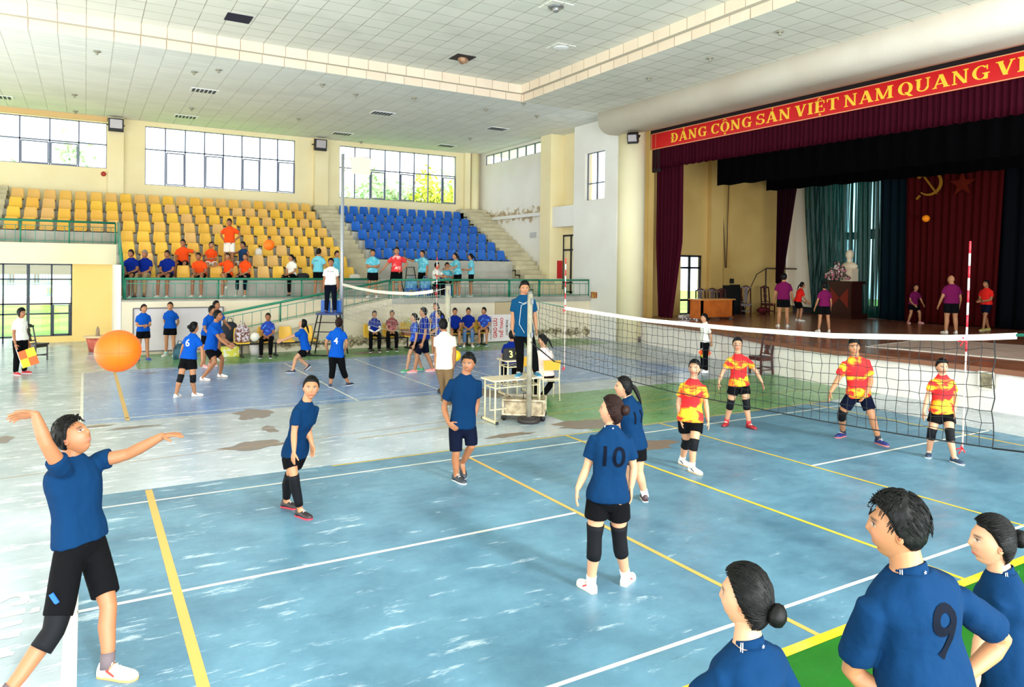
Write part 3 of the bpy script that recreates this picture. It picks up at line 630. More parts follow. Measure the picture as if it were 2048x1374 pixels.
qa = onZ(1013,722.5,.75); qb = onZ(1072,718.5,.75); qc = onZ(993,716,.75)
school_table('school table behind the umpire carrying the score board', qa, qb-qa, qc-qa, float(np.linalg.norm(qb-qa)), float(np.linalg.norm(qc-qa)))
def school_chair(label, loc, face):
    """face = unit xy direction the sitter looks"""
    f = nrm([face[0], face[1], 0]); s_ = np.array([f[1], -f[0], 0]); c = np.array(loc, float); P = lambda a, b, z: c+s_*a+f*b+np.array([0,0,z])
    t = empty('school_chair', c, label, 'chair')
    mb = MB(); vs = [P(a,b,z) for z in (.42,.44) for a, b in ((-.19,-.19),(.19,-.19),(.19,.19),(-.19,.19))]; mb.add(vs, [(0,3,2,1),(4,5,6,7),(0,1,5,4),(1,2,6,5),(2,3,7,6),(3,0,4,7)]); mb.build('seat', PLY, t)
    mb = MB(); vs = [P(a,b,z) for z, b0 in ((.62,-.21),(.82,-.24)) for a, b in ((-.18,b0-.012),(.18,b0-.012),(.18,b0+.012),(-.18,b0+.012))]; mb.add(vs, [(0,3,2,1),(4,5,6,7),(0,1,5,4),(1,2,6,5),(2,3,7,6),(3,0,4,7)]); mb.build('backrest', OCHRE, t)
    for a in (-.17,.17):
        mb = MB(); mb.tube([P(a,-.25,0),P(a,-.19,.43),P(a,-.235,.8)], .013, 6); mb.build('leg', CRTUBE, t)
        mb = MB(); mb.tube([P(a,.18,0),P(a,.16,.42)], .013, 6); mb.build('leg', CRTUBE, t)
    mb = MB(); mb.tube([P(-.17,.16,.4),P(.17,.16,.4)], .011, 6); mb.tube([P(-.17,-.19,.4),P(.17,-.19,.4)], .011, 6); mb.build('seat_rail', CRTUBE, t)
    return t
cd = np.array([FW[0], FW[1]]); cr = np.array([RT[0], RT[1]])
sc_p = onZ(1096, 798); school_chair('school chair with an ochre backrest under the girl in pink', (sc_p[0], sc_p[1], 0), cd*.95-cr*.25)
s2 = onZ(1050, 788); school_chair('school chair with an ochre backrest partly behind the umpire legs', (s2[0], s2[1], 0), cd)
# score board (flip cards) on the rear table
sp = onZ(1022, 719, .75); t = empty('score_board', sp, 'black folding score board showing 3 on the rear school table', 'score board')
d_ = nrm(qb-qa); e_ = nrm(qc-qa); mb = MB(); Pq = lambda a, b, z: sp+d_*a+e_*b+np.array([0,0,z])
mb.add([Pq(-.19,-.07,0),Pq(.27,-.07,0),Pq(.27,.0,.24),Pq(-.19,.0,.24),Pq(-.19,.07,0),Pq(.27,.07,0)], [(0,1,2,3),(3,2,5,4),(0,3,4),(1,5,2),(0,4,5,1)]); mb.build('folded_cards', mat('card_black', (18,20,22), .5), t)
mb = MB()
for a in np.linspace(-.15,.23,7): mb.tube([Pq(a,-.01,.235),Pq(a,.0,.26),Pq(a,.01,.235)], .006, 5)
mb.build('ring', DARKM, t)
text_on('3', Pq(-.03,-.05,.11), d_, nrm(Pq(0,0,.24)-Pq(0,-.07,0)), .2, mat('card_digit', (250,240,150), .5), t, 'digit', thick=.012, bold=.006)
text_on('0', Pq(.12,-.05,.12), d_, nrm(Pq(0,0,.24)-Pq(0,-.07,0)), .14, MATS['card_digit'], t, 'digit', thick=.012, bold=.006)
# wooden trolley
tp = onZ(1046, 842); t = empty('wooden_trolley', tp, 'weathered wooden box trolley on casters behind the net post base', 'trolley')
OLDW = mat('old_wood', (196,178,146), .8, var=(9, (140,120,94), .4, .65)); fx = nrm([RT[0],RT[1],0]); fy = nrm([FW[0],FW[1],0])
tx = nrm(fx*.96+fy*-.1); ty = np.array([-tx[1], tx[0], 0]); P = lambda a, b, z: tp+tx*a+ty*b+np.array([0,0,z])
def obox(mb, P, a0, a1, b0, b1, z0, z1, mi=0):
    vs = [P(a,b,z) for z in (z0,z1) for a, b in ((a0,b0),(a1,b0),(a1,b1),(a0,b1))]; mb.add(vs, [(0,3,2,1),(4,5,6,7),(0,1,5,4),(1,2,6,5),(2,3,7,6),(3,0,4,7)], mi)
mb = MB(); obox(mb, P, -.33,.33,.02,.5,.12,.33); mb.build('crate', OLDW, t)
mb = MB()
for a in (-.36,.36):
    for b in (0,.52): mb.bar(P(a,b,.1), P(a,b,.37), .03, .03)
for z in (.11,.36):
    for b in (0,.52): mb.bar(P(-.37,b,z), P(.37,b,z), .03, .03)
    for a in (-.36,.36): mb.bar(P(a,0,z), P(a,.52,z), .03, .03)
mb.build('frame', mat('frame_pale', (206,192,164), .7, var=(10, (160,140,112), .45, .6)), t)
mb = MB(); mb.tube([P(-.02,.25,.34),P(-.02,.25,.44),P(.12,.25,.46),P(.14,.25,.34)], .008, 6); mb.build('wire_handle', DARKM, t)
for a in (-.34,.34):
    for b in (.02,.5):
        mb = MB(); c = P(a,b,.05); mb.tube([c-ty*.015, c+ty*.015], .05, 14); mb.bar(P(a,b,.05), P(a,b,.11), .04, .02); mb.build('caster', CAP, t)
# umpire high chair by the far court
up_ = onZ(657, 709); t = empty('umpire_chair', up_, 'tall dark metal umpire ladder chair with two blue seats beside the lamp pole', 'chair')
P = lambda a, b, z: up_+fx*a+fy*b+np.array([0,0,z])
for a in (-.5,.5):
    for b in (-.35,.35): mb = MB(); mb.tube([P(a,b,0), P(a*.55,b*.6,1.2)], .02, 6); mb.build('leg', DARKM, t)
mb = MB()
for z in (.35,.7,.98):
    f_ = 1-.45*z/1.2; mb.tube([P(-.5*f_,-.35*f_,z), P(.5*f_,-.35*f_,z)], .015, 6)
mb.tube([P(-.6,-.4,.02),P(.6,-.4,.02)], .02, 6); mb.build('rung', DARKM, t)
mb = MB(); obox(mb, P, -.34,.34,-.22,.3,1.2,1.25); mb.build('platform', mat('navy_plastic', (20,52,120), .4), t)
mb = MB(); obox(mb, P, -.3,-.02,.22,.28,1.25,1.62); obox(mb, P, .03,.31,.22,.28,1.25,1.62); mb.build('blue_seat_back', SEAT_B, t)
# carved wooden chairs
DWOOD = mat('dark_carved_wood', (84,34,26), .35, var=(8, (58,22,18), .4, .6)); BWOOD = mat('black_wood', (34,26,26), .4)
def carved_chair(label, loc, face, m_=DWOOD, hb=1.05, splat=True, group=None):
    f = nrm([face[0], face[1], 0]); s_ = np.array([f[1], -f[0], 0]); c = np.array(loc, float); P = lambda a, b, z: c+s_*a+f*b+np.array([0,0,z])
    t = empty('wooden_chair', c, label, 'chair', group)
    mb = MB(); obox(mb, P, -.22,.22,-.2,.22,.42,.46); obox(mb, P, -.2,.2,-.18,.2,.36,.42); mb.build('seat', m_, t)
    for a in (-.19,.19):
        mb = MB(); mb.bar(P(a,.19,0), P(a,.19,.42), .04, .04); mb.build('leg', m_, t)
        mb = MB(); mb.bar(P(a,-.22,0), P(a,-.18,.44), .04, .04); mb.bar(P(a,-.18,.44), P(a*.92,-.27,hb-.04), .04, .035); mb.build('leg', m_, t)
    mb = MB(); mb.bar(P(-.2,-.27,hb-.04), P(.2,-.27,hb-.04), .035, .06); mb.tube([P(-.12,-.27,hb-.01),P(0,-.275,hb+.035),P(.12,-.27,hb-.01)], .028, 8); mb.bar(P(-.18,-.19,.52), P(.18,-.19,.52), .03, .03)
    for b in (-.2,.19): mb.bar(P(-.19,b,.16), P(.19,b,.16), .025, .025)
    for a in (-.19,.19): mb.bar(P(a,-.2,.12), P(a,.19,.12), .025, .025)
    mb.build('rail', m_, t)
    if splat:
        mb = MB(); w_ = [.075,.05,.085,.055,.08,.06]
        mb.loft([[P(-w, -.195-.075*k/5-.008, .53+(hb-.6)*k/5), P(w, -.195-.075*k/5-.008, .53+(hb-.6)*k/5), P(w, -.195-.075*k/5+.008, .53+(hb-.6)*k/5), P(-w, -.195-.075*k/5+.008, .53+(hb-.6)*k/5)] for k, w in enumerate(w_)], smooth=False)
        mb.build('back_splat', m_, t)
    return t
p = onZ(1534, 748); carved_chair('dark red carved wooden chair on the hall floor in front of the stage', (p[0]-.12,p[1]+.1,0), -cr*.9-cd*.45)
p = onZ(66, 722); carved_chair('black wooden chair beside the line judge at the glass entrance', (p[0]+.05,p[1]+.15,0), cr*.95-cd*.2, BWOOD, .95)
# stage furniture
p = onZ(1370, 641, ZS)
yy_ = 13.4
for i, (px, yw, fc, lb) in enumerate([(1404,14.0,(-cd),'red-brown carved chair behind the orange desk, left one'),(1428,14.3,(-cd),'red-brown carved chair behind the orange desk, right one'),(1450,13.9,(cr*.3-cd),'dark carved chair leaning against the black board, left side'),(1492,14.2,(-cr*.3-cd),'dark carved chair with a tall back right of the black board'),(1536,14.1,(cr*.2-cd),'dark carved chair standing alone under the metal frame')]):
    q_ = onY(px, 600, yw); carved_chair(lb, (q_[0], yw, ZS), fc, DWOOD, 1.15 if i > 2 else 1.05)
t = empty('office_desk', (13.05,12.7,ZS), 'orange-brown wooden desk at the left of the stage', 'desk'); OR_W = mat('orange_laminate', (206,112,44), .35, var=(3, (190,98,38), .4, .6))
mb = MB(); mb.box((12.35,12.35,ZS+.12),(13.95,12.42,ZS+.73)); mb.box((12.35,12.35,ZS+.06),(12.42,12.95,ZS+.73)); mb.box((13.88,12.35,ZS+.06),(13.95,12.95,ZS+.73)); mb.build('panel', OR_W, t)
mb = MB(); mb.box((12.3,12.3,ZS+.73),(14.0,13.0,ZS+.77)); mb.build('desk_top', mat('desk_top_tan', (214,150,84), .3), t)
for x in (12.45,13.85): mb = MB(); mb.box((x-.03,12.36,ZS),(x+.03,12.44,ZS+.12)); mb.build('leg', GREYM, t)
mb = MB(); q0 = onY(1438, 616, 14.6); q1 = onY(1487, 616, 14.6); mb.add([(q0[0],14.3,ZS),(q1[0],14.3,ZS),(q1[0],14.28,ZS+.03),(q0[0],14.28,ZS+.03)], [(0,1,2,3)]); 
mb = MB(); P = lambda a, b, z: np.array([a, b+(.35*z/1.25), ZS+z]); obox(mb, P, q0[0]-.05, q1[0]+.05, 14.52, 14.57, 0, 1.22); o = mb.build('black_panel', mat('black_board', (16,12,14), .5)); tag(o, 'large black board leaning on the yellow stage wall behind the chairs', 'board')
# goal-like pipe frame
t = empty('pipe_frame', (17.2,14.3,ZS), 'thin dark metal pipe frame standing in front of the white backdrop', 'frame'); PIPE = mat('pipe_dark', (70,54,44), .5, .3)
a = onY(1532, 537, 14.3); b = onY(1614, 538, 14.3); c = onY(1503, 605, 14.3)
mb = MB(); mb.tube([(a[0],14.3,ZS),(a[0],14.3,a[2])], .03, 8); mb.tube([(a[0],14.3,a[2]),(b[0],14.3,a[2])], .03, 8); mb.tube([(a[0],14.3,a[2]),(a[0]-.5,14.35,a[2]-.25),(a[0]-.95,14.4,ZS+.9),(a[0]-1.15,14.4,ZS)], .02, 6); mb.build('pipe', PIPE, t)
mb = MB()
for i in range(22):
    z = ZS+.1+i*.28; mb.tube([(b[0]+.1,14.4,z),(b[0]+.38,14.4,z+.26 if i % 2 else z+.02)], .01, 4)
for x in (.1,.38): mb.tube([(b[0]+x,14.4,ZS),(b[0]+x,14.4,ZS+6.2)], .018, 5)
mb.build('lattice_mast', PIPE, t)
# electric box, socket on the stage wall
q = onY(1448, 553, 14.98); mb = MB(); mb.box((q[0]-.18,14.84,q[2]-.36),(q[0]+.18,15.0,q[2]+.36)); o = mb.build('electric_box', mat('box_tan', (196,160,88), .5)); tag(o, 'tan metal electric box on the yellow stage wall', 'electric box')
mb = MB(); mb.box((q[0]-.02,14.83,q[2]-.1),(q[0]+.02,14.85,q[2]+.1)); 
q2 = onY(1461, 562, 14.98); mb = MB(); mb.box((q2[0]-.12,14.9,q2[2]-.1),(q2[0]+.12,15.0,q2[2]+.1)); o = mb.build('wall_switch_box', BWOOD); tag(o, 'small black box beside the electric box on the stage wall', 'box')
t = MB(); c1 = onY(1442, 370, 14.9); c2 = onY(1458, 370, 14.9)
t.tube([(c1[0],14.9,c1[2]+.6),(q[0]-.03,14.88,q[2]+.36)], .018, 5); t.tube([(c2[0],14.9,c2[2]+.6),(q[0]+.03,14.88,q[2]+.36)], .018, 5)
tag(t.build('hanging_cable', PIPE), 'two dark cables hanging down to the electric box', 'cable')
# white rag heap near the left stage curtain
mb = MB()
for i in range(9): mb.ball((12.2+.13*i*.6, 13.3+rs.uniform(-.1,.1), ZS+.07+rs.uniform(0,.06)), .12, 8, sc=(1.2,.9,.7))
tag(mb.build('cloth_heap', mat('grey_white_cloth', (196,188,178), .9, bump=(20,.5,.02))), 'heap of pale cloth at the foot of the left stage curtain', 'cloth')
mb = MB(); mb.ball((18.0,14.4,ZS+.15), .22, 10, sc=(1.6,1,.7)); tag(mb.build('red_bundle', mat('red_cloth', (110,20,30), .8, bump=(12,.5,.02))), 'dark red bundle on the floor beside the chairs on the stage', 'bundle')
# lectern with bust and flowers
LX, LY = 19.0, onX(1690, 600, 19.0)[1]
t = empty('lectern', (LX,LY,ZS), 'dark wooden lectern with a red star-shaped panel at the back of the stage', 'lectern')
mb = MB(); mb.box((LX-.35,LY-.5,ZS+.2),(LX+.35,LY+.5,ZS+1.35)); mb.box((LX-.5,LY-.62,ZS),(LX+.5,LY+.62,ZS+.2)); mb.box((LX-.42,LY-.58,ZS+1.35),(LX+.42,LY+.58,ZS+1.45)); mb.build('body', mat('mahogany', (52,18,14), .35), t)
mb = MB()
for s_ in (-1,1): mb.add([(LX-.36,LY+s_*.38,ZS+.4),(LX-.36,LY+s_*.38,ZS+1.2),(LX-.36,LY,ZS+.8)], [(0,1,2) if s_ < 0 else (0,2,1)])
mb.build('front_inlay', mat('inlay_red', (120,26,14), .5), t)
BZ = ZS+2.05
mb = MB(); mb.ball((LX+.1,LY-.1,BZ+.44), .17, 18, sc=(.95,.85,1.15)); mb.tube([(LX+.1,LY-.1,BZ+.08),(LX+.1,LY-.1,BZ+.35)], [.1,.09], 14); mb.ball((LX+.1,LY-.1,BZ-.02), .3, 18, sc=(.6,1.15,.6)); mb.box((LX-.1,LY-.35,ZS+1.45),(LX+.3,LY+.15,BZ-.1))
o = mb.build('bust_statue', mat('bust_plaster', (226,206,176), .6)); tag(o, 'pale plaster bust of a head and shoulders above the flowers', 'statue')
t = empty('flower_arrangement', (LX-.1,LY+.25,ZS+1.46), 'pink and white flower arrangement on the lectern', 'flowers')
rf = random.Random(9)
for nm, cc in (('pink_blossom', (206,120,140)), ('white_blossom', (228,206,200)), ('leaf_spray', (60,70,40))):
    mb = MB()
    for i in range(70):
        a = rf.uniform(0,6.28); r_ = math.sqrt(rf.random()); h_ = rf.random(); mb.ball((LX-.15+.25*r_*math.cos(a), LY+.25+.62*r_*math.sin(a)*(1-.3*h_), ZS+1.5+.75*h_*(1-.5*r_)), .05, 5)
    mb.build(nm, mat(nm, cc, .7), t)
# ---------------------------------------------------------------- curtains
def cloth(name, rgb, rough=.75, sh=.15): return mat(name, rgb, max(rough,.8), spec=.08)
def curtain(name, label, top, bot, zt, zb, fold, amp, m_, cat='curtain', seed=1, rows=12, taper=None, group=None):
    """top/bot: ((x,y),(x,y)) ends; the sheet hangs in pleats"""
    L = math.dist(top[0], top[1]); n_ = int(L/fold*6); rd = random.Random(seed); ph = [rd.uniform(.75,1.25) for _ in range(n_+1)]; acc = 0; A = []
    for i in range(n_+1): acc += ph[i]*2*math.pi/6; A.append(acc)
    d = nrm([top[1][0]-top[0][0], top[1][1]-top[0][1], 0]); nn = np.array([-d[1], d[0], 0]); vs = []; fs = []
    for s_, side in ((0,.0),(1,.02)):
        for j in range(rows+1):
            f = j/rows; zt_ = zt; g = taper(f) if taper else f
            for i in range(n_+1):
                u = i/n_; tp_ = np.array(top[0])*(1-u)+np.array(top[1])*u; bt = np.array(bot[0])*(1-u)+np.array(bot[1])*u; p = tp_*(1-g)+bt*g
                zb_ = zb if not hasattr(zb, '__len__') else zb[0]*(1-u)+zb[1]*u; z = zt*(1-f)+zb_*f
                o_ = amp*(math.sin(A[i])+.4*math.sin(2.3*A[i]+f*1.2))*(.6+.4*f)
                vs.append((p[0]+nn[0]*(o_+side), p[1]+nn[1]*(o_+side), z+.02*math.sin(A[i]*.5) if j == rows else z))
    K = (rows+1)*(n_+1)
    for s_ in (0,1):
        for j in range(rows):
            for i in range(n_):
                a = s_*K+j*(n_+1)+i; q = (a, a+1, a+n_+2, a+n_+1); fs.append(q if s_ else q[::-1])
    for i in range(n_): a = rows*(n_+1)+i; fs.append((a, a+1, a+1+K, a+K))
    for j in range(rows):
        for i in (0, n_): a = j*(n_+1)+i; fs.append((a, a+n_+1, a+n_+1+K, a+K))
    mb = MB(); mb.add(vs, fs, 0, True); o = mb.build(name, m_); tag(o, label, cat, group); return o
MAROON = cloth('maroon_velvet', (56,4,22), .8, 0); MAROON2 = cloth('maroon_dark', (30,2,12), .8, 0); REDC = cloth('red_drape', (62,3,5), .8, 0); NAVYC = cloth('black_blue_drape', (1,3,9), .8, 0); BLACKC = cloth('black_drape', (2,1,3), .8, 0); WHITEC = cloth('white_drape', (240,232,214))
curtain('valance_curtain', 'long pleated maroon valance hanging under the red banner', ((11.66,14.28),(11.66,-6)), ((11.66,14.28),(11.66,-6)), 7.35, (6.42,6.25), .16, .045, MAROON, seed=2, rows=4)
curtain('side_curtain', 'maroon stage curtain hanging at the left end of the opening', ((11.8,14.25),(11.8,12.85)), ((11.8,14.0),(11.8,13.35)), 7.2, ZS+.05, .2, .06, MAROON, seed=3, rows=16, taper=lambda f: 0 if f < .55 else (f-.55)/.45)
xb0 = 14.6
q0 = onX(1434, 330, 13.6); q1 = onX(1553, 352, 13.6)
mb = MB(); curtain('border_curtain', 'flat black border curtain behind the valance', ((13.6,onX(1434,340,13.6)[1]),(13.6,-6)), ((13.6,onX(1434,340,13.6)[1]),(13.6,-6)), 9.2, (onX(1434,372,13.6)[2]+.0,onX(1434,372,13.6)[2]-.25), .5, .02, BLACKC, seed=4, rows=3)
curtain('border_curtain', 'second black border curtain deeper on the stage', ((17.2,onX(1532,380,17.2)[1]),(17.2,-6)), ((17.2,onX(1532,380,17.2)[1]),(17.2,-6)), 9.2, (onX(1534,382,17.2)[2],onX(1534,382,17.2)[2]-.2), .5, .02, BLACKC, seed=5, rows=3)
ya, yb_ = onX(1552,450,18.2)[1], onX(1612,450,18.2)[1]
curtain('wing_curtain', 'dark maroon wing curtain gathered to a point beside the white backdrop', ((18.2,ya),(18.2,yb_)), ((18.2,ya-.05),(18.2,ya-.35)), 8.9, ZS+1.3, .16, .05, MAROON2, seed=6, rows=18, taper=lambda f: min(1, f*1.05))
ya2, yb2 = onX(1560,560,19.9)[1], onX(1622,560,19.9)[1]
curtain('backdrop_cloth', 'plain white backdrop cloth between maroon and green curtains', ((19.95,14.9),(19.95,yb2)), ((19.95,14.9),(19.95,yb2)), 8.9, ZS+.3, .9, .03, WHITEC, seed=7)
q = newmat('green_sheer', .45)   # thin green drape, lit through by the stage windows
q.b.inputs['Base Color'].default_value = srgb(10,64,56); q.b.inputs['Transmission Weight'].default_value = 0.0
tr = q.n('ShaderNodeBsdfTransparent'); tr.inputs[0].default_value = (.62,.85,.86,1); tl = q.n('ShaderNodeBsdfTranslucent'); tl.inputs[0].default_value = srgb(36,120,104)
mx = q.n('ShaderNodeMixShader'); mx.inputs[0].default_value = .35; q.l(q.b.outputs[0], mx.inputs[1]); q.l(tl.outputs[0], mx.inputs[2])
mx2 = q.n('ShaderNodeMixShader'); tc = q.n('ShaderNodeTexCoord'); mp = q.n('ShaderNodeMapping'); mp.inputs['Scale'].default_value = (0,7,.04); q.l(tc.outputs['Object'], mp.inputs[0])
nz = q.n('ShaderNodeTexNoise', i_Scale=3.0, i_Detail=2.0); q.l(mp.outputs[0], nz.inputs['Vector']); rr = q.ramp(nz.outputs['Fac'], [(.48,(0,0,0,1)),(.6,(.85,.85,.85,1))])
q.l(rr.outputs[0], mx2.inputs[0]); q.l(mx.outputs[0], mx2.inputs[1]); q.l(tr.outputs[0], mx2.inputs[2])
q.l(mx2.outputs[0], q.t.nodes['Material Output'].inputs[0])
yg0, yg1 = onX(1602,560,19.6)[1], onX(1766,560,19.6)[1]; yr0, yr1 = onX(1812,560,19.3)[1], onX(1990,560,19.3)[1]
curtain('sheer_curtain', 'thin green backdrop curtain lit by windows behind it', ((19.6,yg0),(19.6,yg1)), ((19.6,yg0-.55),(19.6,yg1)), 8.9, ZS+.05, .22, .07, q.m, seed=8, rows=14, taper=lambda f: f*f)
curtain('heavy_curtain', 'dark teal curtain between the sheer green and the red drape', ((19.5,yg1+.1),(19.5,yr0-.2)), ((19.5,yg1+.1),(19.5,yr0-.2)), 8.9, ZS+.03, .3, .08, cloth('teal_dark', (1,18,26), .8, 0), seed=9)
curtain('red_drape', 'wide dark red drape with the hammer, sickle and star', ((19.3,yr0+.05),(19.3,yr1-.35)), ((19.3,yr0+.05),(19.3,yr1)), 8.9, ZS+.03, .26, .06, REDC, seed=10)
curtain('dark_drape', 'blue-black drape at the right of the red drape', ((19.4,yr1-.1),(19.4,-8.5)), ((19.4,yr1+.1),(19.4,-8.5)), 8.9, ZS+.03, .5, .08, NAVYC, seed=11)
# star and hammer and sickle on the red drape
GOLD = mat('gold_emblem', (140,96,26), .8, spec=.1)
def star_pts(c, R, n_=5, rot=math.pi/2): return [(c[0]+(R if k % 2 == 0 else R*.4)*math.cos(rot+k*math.pi/n_), c[1]+(R if k % 2 == 0 else R*.4)*math.sin(rot+k*math.pi/n_)) for k in range(2*n_)]
sy_, sz_ = onX(1924,368,19.1)[1:3]; mb = MB(); sp_ = star_pts((0,0), .45)
mb.add([(19.1, sy_-u, sz_+v) for u, v in sp_]+[(19.15, sy_-u, sz_+v) for u, v in sp_]+[(19.08, sy_, sz_)], [(i,(i+1)%10,20) for i in range(10)]+[(i,(i+1)%10,10+(i+1)%10,10+i) for i in range(10)])
tag(mb.build('star_emblem', mat('dull_red_gold', (84,22,10), .9, spec=.05)), 'dull five-pointed star on the red drape', 'emblem')
hy, hz = onX(1858,366,19.1)[1:3]; mb = MB()
arc = [(.42*math.cos(a), .42*math.sin(a)) for a in np.linspace(-2.3, 1.5, 16)]; wd = [.05+.07*math.sin(math.pi*i/15) for i in range(16)]
mb.loft([[(19.08, hy-x*(1-w), hz+y*(1-w)), (19.08, hy-x*(1+w), hz+y*(1+w)), (19.12, hy-x*(1+w), hz+y*(1+w)), (19.12, hy-x*(1-w), hz+y*(1-w))] for (x, y), w in zip(arc, wd)], smooth=False)
mb.bar((19.08,hy+.3,hz-.42),(19.08,hy+.42,hz-.55), .09, .05); mb.bar((19.07,hy-.3,hz-.4),(19.07,hy+.2,hz+.3), .07, .05); mb.bar((19.06,hy+.35,hz+.2),(19.06,hy+.08,hz+.45), .13, .06)
tag(mb.build('hammer_sickle_emblem', GOLD), 'golden hammer and sickle on the red drape', 'emblem')
# banner
BX = 11.52
t = empty('stage_banner', (BX,14.2,7.1), 'long red banner with yellow capitals under the stage beam', 'banner')
BR = mat('banner_red', (208,22,30), .35); BY = mat('banner_gold', (250,206,60), .45); BE = mat('banner_edge', (236,170,120), .5)
zb_l = 7.12; zb_h = 7.71
mb = MB(); mb.box((BX,-3,zb_l),(BX+.06,14.24,zb_h)); mb.build('panel', BR, t)
mb = MB()
for z in (zb_l+.01, zb_h-.01): mb.box((BX-.012,-3,z-.012),(BX,14.22,z+.012))
mb.box((BX-.012,14.2,zb_l),(BX,14.22,zb_h)); mb.box((BX-.008,13.98,zb_l+.05),(BX-.004,13.99,zb_h-.05)); mb.build('border', BE, t)
mb = MB(); mb.box((BX+.03,-3,7.70),(BX+.16,14.3,7.9)); mb.box((BX+.12,13.9,6.3),(BX+.2,14.32,7.9))
struct(mb.build('trim_12', mat('gap_shade_black', (26,10,16), .8)))  # black boxes stand in for the shaded gap above the banner
def serif_glyph(c):
    """wide slab-serif capitals as outline pieces, height 1"""
    P_ = []; R_ = lambda x0, y0, x1, y1: P_.append([(x0,y0),(x1,y0),(x1,y1),(x0,y1)]); sf = .075
    def stem(x, w, lo=True, hi=True, y0=0, y1=1, e=.09):
        R_(x, y0, x+w, y1)
        if lo: R_(x-e, y0, x+w+e, y0+sf)
        if hi: R_(x-e, y1-sf, x+w+e, y1)
    def diag(xa, ya, xb, yb, w): P_.append([(xb-w/2,yb),(xb+w/2,yb),(xa+w/2,ya),(xa-w/2,ya)])
    def arc(cx, rx, a0, a1, tk=.2, tn=.07, ry=.5, cy=.5):
        N = 22
        for i in range(N):
            q = []
            for a in (a0+(a1-a0)*i/N, a0+(a1-a0)*(i+1)/N): q.append(((cx+rx*math.cos(a), cy+ry*math.sin(a)), (cx+(rx-tk)*math.cos(a), cy+(ry-tn)*math.sin(a))))
            P_.append([q[0][0], q[1][0], q[1][1], q[0][1]])
    b = {'Đ':'D','Ả':'A','Ộ':'O','Ệ':'E'}.get(c, c); w = .9; pi = math.pi
    if b == 'N': stem(.12,.09); diag(.16,1,.78,0,.22); stem(.76,.09,False); w = 1.02
    elif b == 'A': diag(.46,1,.12,0,.09); diag(.48,1,.82,0,.24); R_(.22,.28,.72,.35); R_(0,0,.26,sf); R_(.64,0,1.0,sf); w = 1.0
    elif b == 'M': stem(.12,.08); diag(.18,1,.55,.05,.2); diag(.98,1,.56,.05,.09); stem(.94,.2); w = 1.26
    elif b == 'V': diag(.2,1,.5,0,.24); diag(.82,1,.5,0,.09); R_(0,1-sf,.38,1); R_(.7,1-sf,.96,1); w = .98
    elif b == 'I': stem(.1,.22); w = .46
    elif b == 'T': stem(.36,.22,True,False); R_(.02,1-sf,.92,1); R_(.02,.74,.08,1); R_(.86,.74,.92,1); w = .95
    elif b == 'E': stem(.1,.22); R_(.1,0,.8,sf); R_(.1,1-sf,.78,1); R_(.3,.48,.6,.54); R_(.74,0,.8,.28); R_(.72,.74,.78,1); R_(.56,.4,.61,.62); w = .86
    elif b == 'H': stem(.1,.2); stem(.66,.2); R_(.25,.47,.7,.54); w = .98
    elif b == 'U': stem(.1,.2,False,True,.3); stem(.74,.08,False,True,.3); arc(.46,.36,pi,2*pi,.14,.08,.32,.32); w = .96
    elif b == 'O': arc(.48,.46,0,2*pi,.22,.06); w = .97
    elif b == 'Q': arc(.48,.46,0,2*pi,.22,.06); P_.append([(.42,.2),(.6,.2),(.98,-.16),(.72,-.16)]); w = 1.0
    elif b == 'C': arc(.5,.46,.75,2*pi-.7,.2,.06); R_(.8,.66,.86,.98); w = .92
    elif b == 'G': arc(.5,.46,.75,2*pi-.55,.2,.06); R_(.8,.66,.86,.98); R_(.68,.0,.86,.42); R_(.58,.38,.96,.45); w = 1.0
    elif b == 'D': stem(.1,.2,e=.08); arc(.34,.5,-pi/2,pi/2,.2,.07); R_(.2,0,.36,.07); R_(.2,.93,.36,1); w = .9
    elif b == 'S': arc(.4,.32,.5,1.5*pi,.15,.07,.27,.73); arc(.42,.36,-pi+.5,pi/2,.17,.07,.27,.27); R_(.66,.68,.72,.98); R_(.04,.02,.1,.34); w = .82
    if c == 'Đ': R_(.0,.46,.42,.54)
    if c in 'ỘỆ': P_.append([(w*.22,1.08),(w*.32,1.08),(w*.52,1.26),(w*.46,1.3)]); P_.append([(w*.46,1.3),(w*.5,1.22),(w*.66,1.08),(w*.76,1.08)]); P_.append([(w*.42,-.26),(w*.58,-.26),(w*.58,-.12),(w*.42,-.12)])
    if c == 'Ả': arc(.5,.1,-1.2,pi*.9,.05,.05,.1,1.27); R_(.49,1.08,.55,1.2)
    return P_, w
def serif_word(s_):
    out = []; x = 0
    for c in s_:
        g_, w = serif_glyph(c); out += [[(p[0]+x, p[1]) for p in q] for q in g_]; x += w+.1
    return out
for word, xa_, xb_, ym in (('ĐẢNG',1342,1413,283),('CỘNG',1422,1503,262),('SẢN',1512,1580,244),('VIỆT',1590,1677,224),('NAM',1688,1786,201),('QUANG',1796,1979,172),('VINH',1992,2150,140)):
    y0_ = onX(xa_, ym, BX)[1]; y1_ = onX(xb_, ym, BX)[1]; G = serif_word(word); wt = max(p[0] for g_ in G for p in g_); mb = MB()
    for k_, g_ in enumerate(G):
        pts = [(y0_+(y1_-y0_)*p[0]/wt, zb_l+.13+p[1]*.33) for p in g_]; n_ = len(pts); xo = BX-.012-.0006*(k_%9)
        mb.add([(xo, y, z) for y, z in pts]+[(BX, y, z) for y, z in pts], [tuple(range(n_))[::-1]]+[(i_, (i_+1)%n_, n_+(i_+1)%n_, n_+i_) for i_ in range(n_)])
    mb.build('lettering', BY, t)
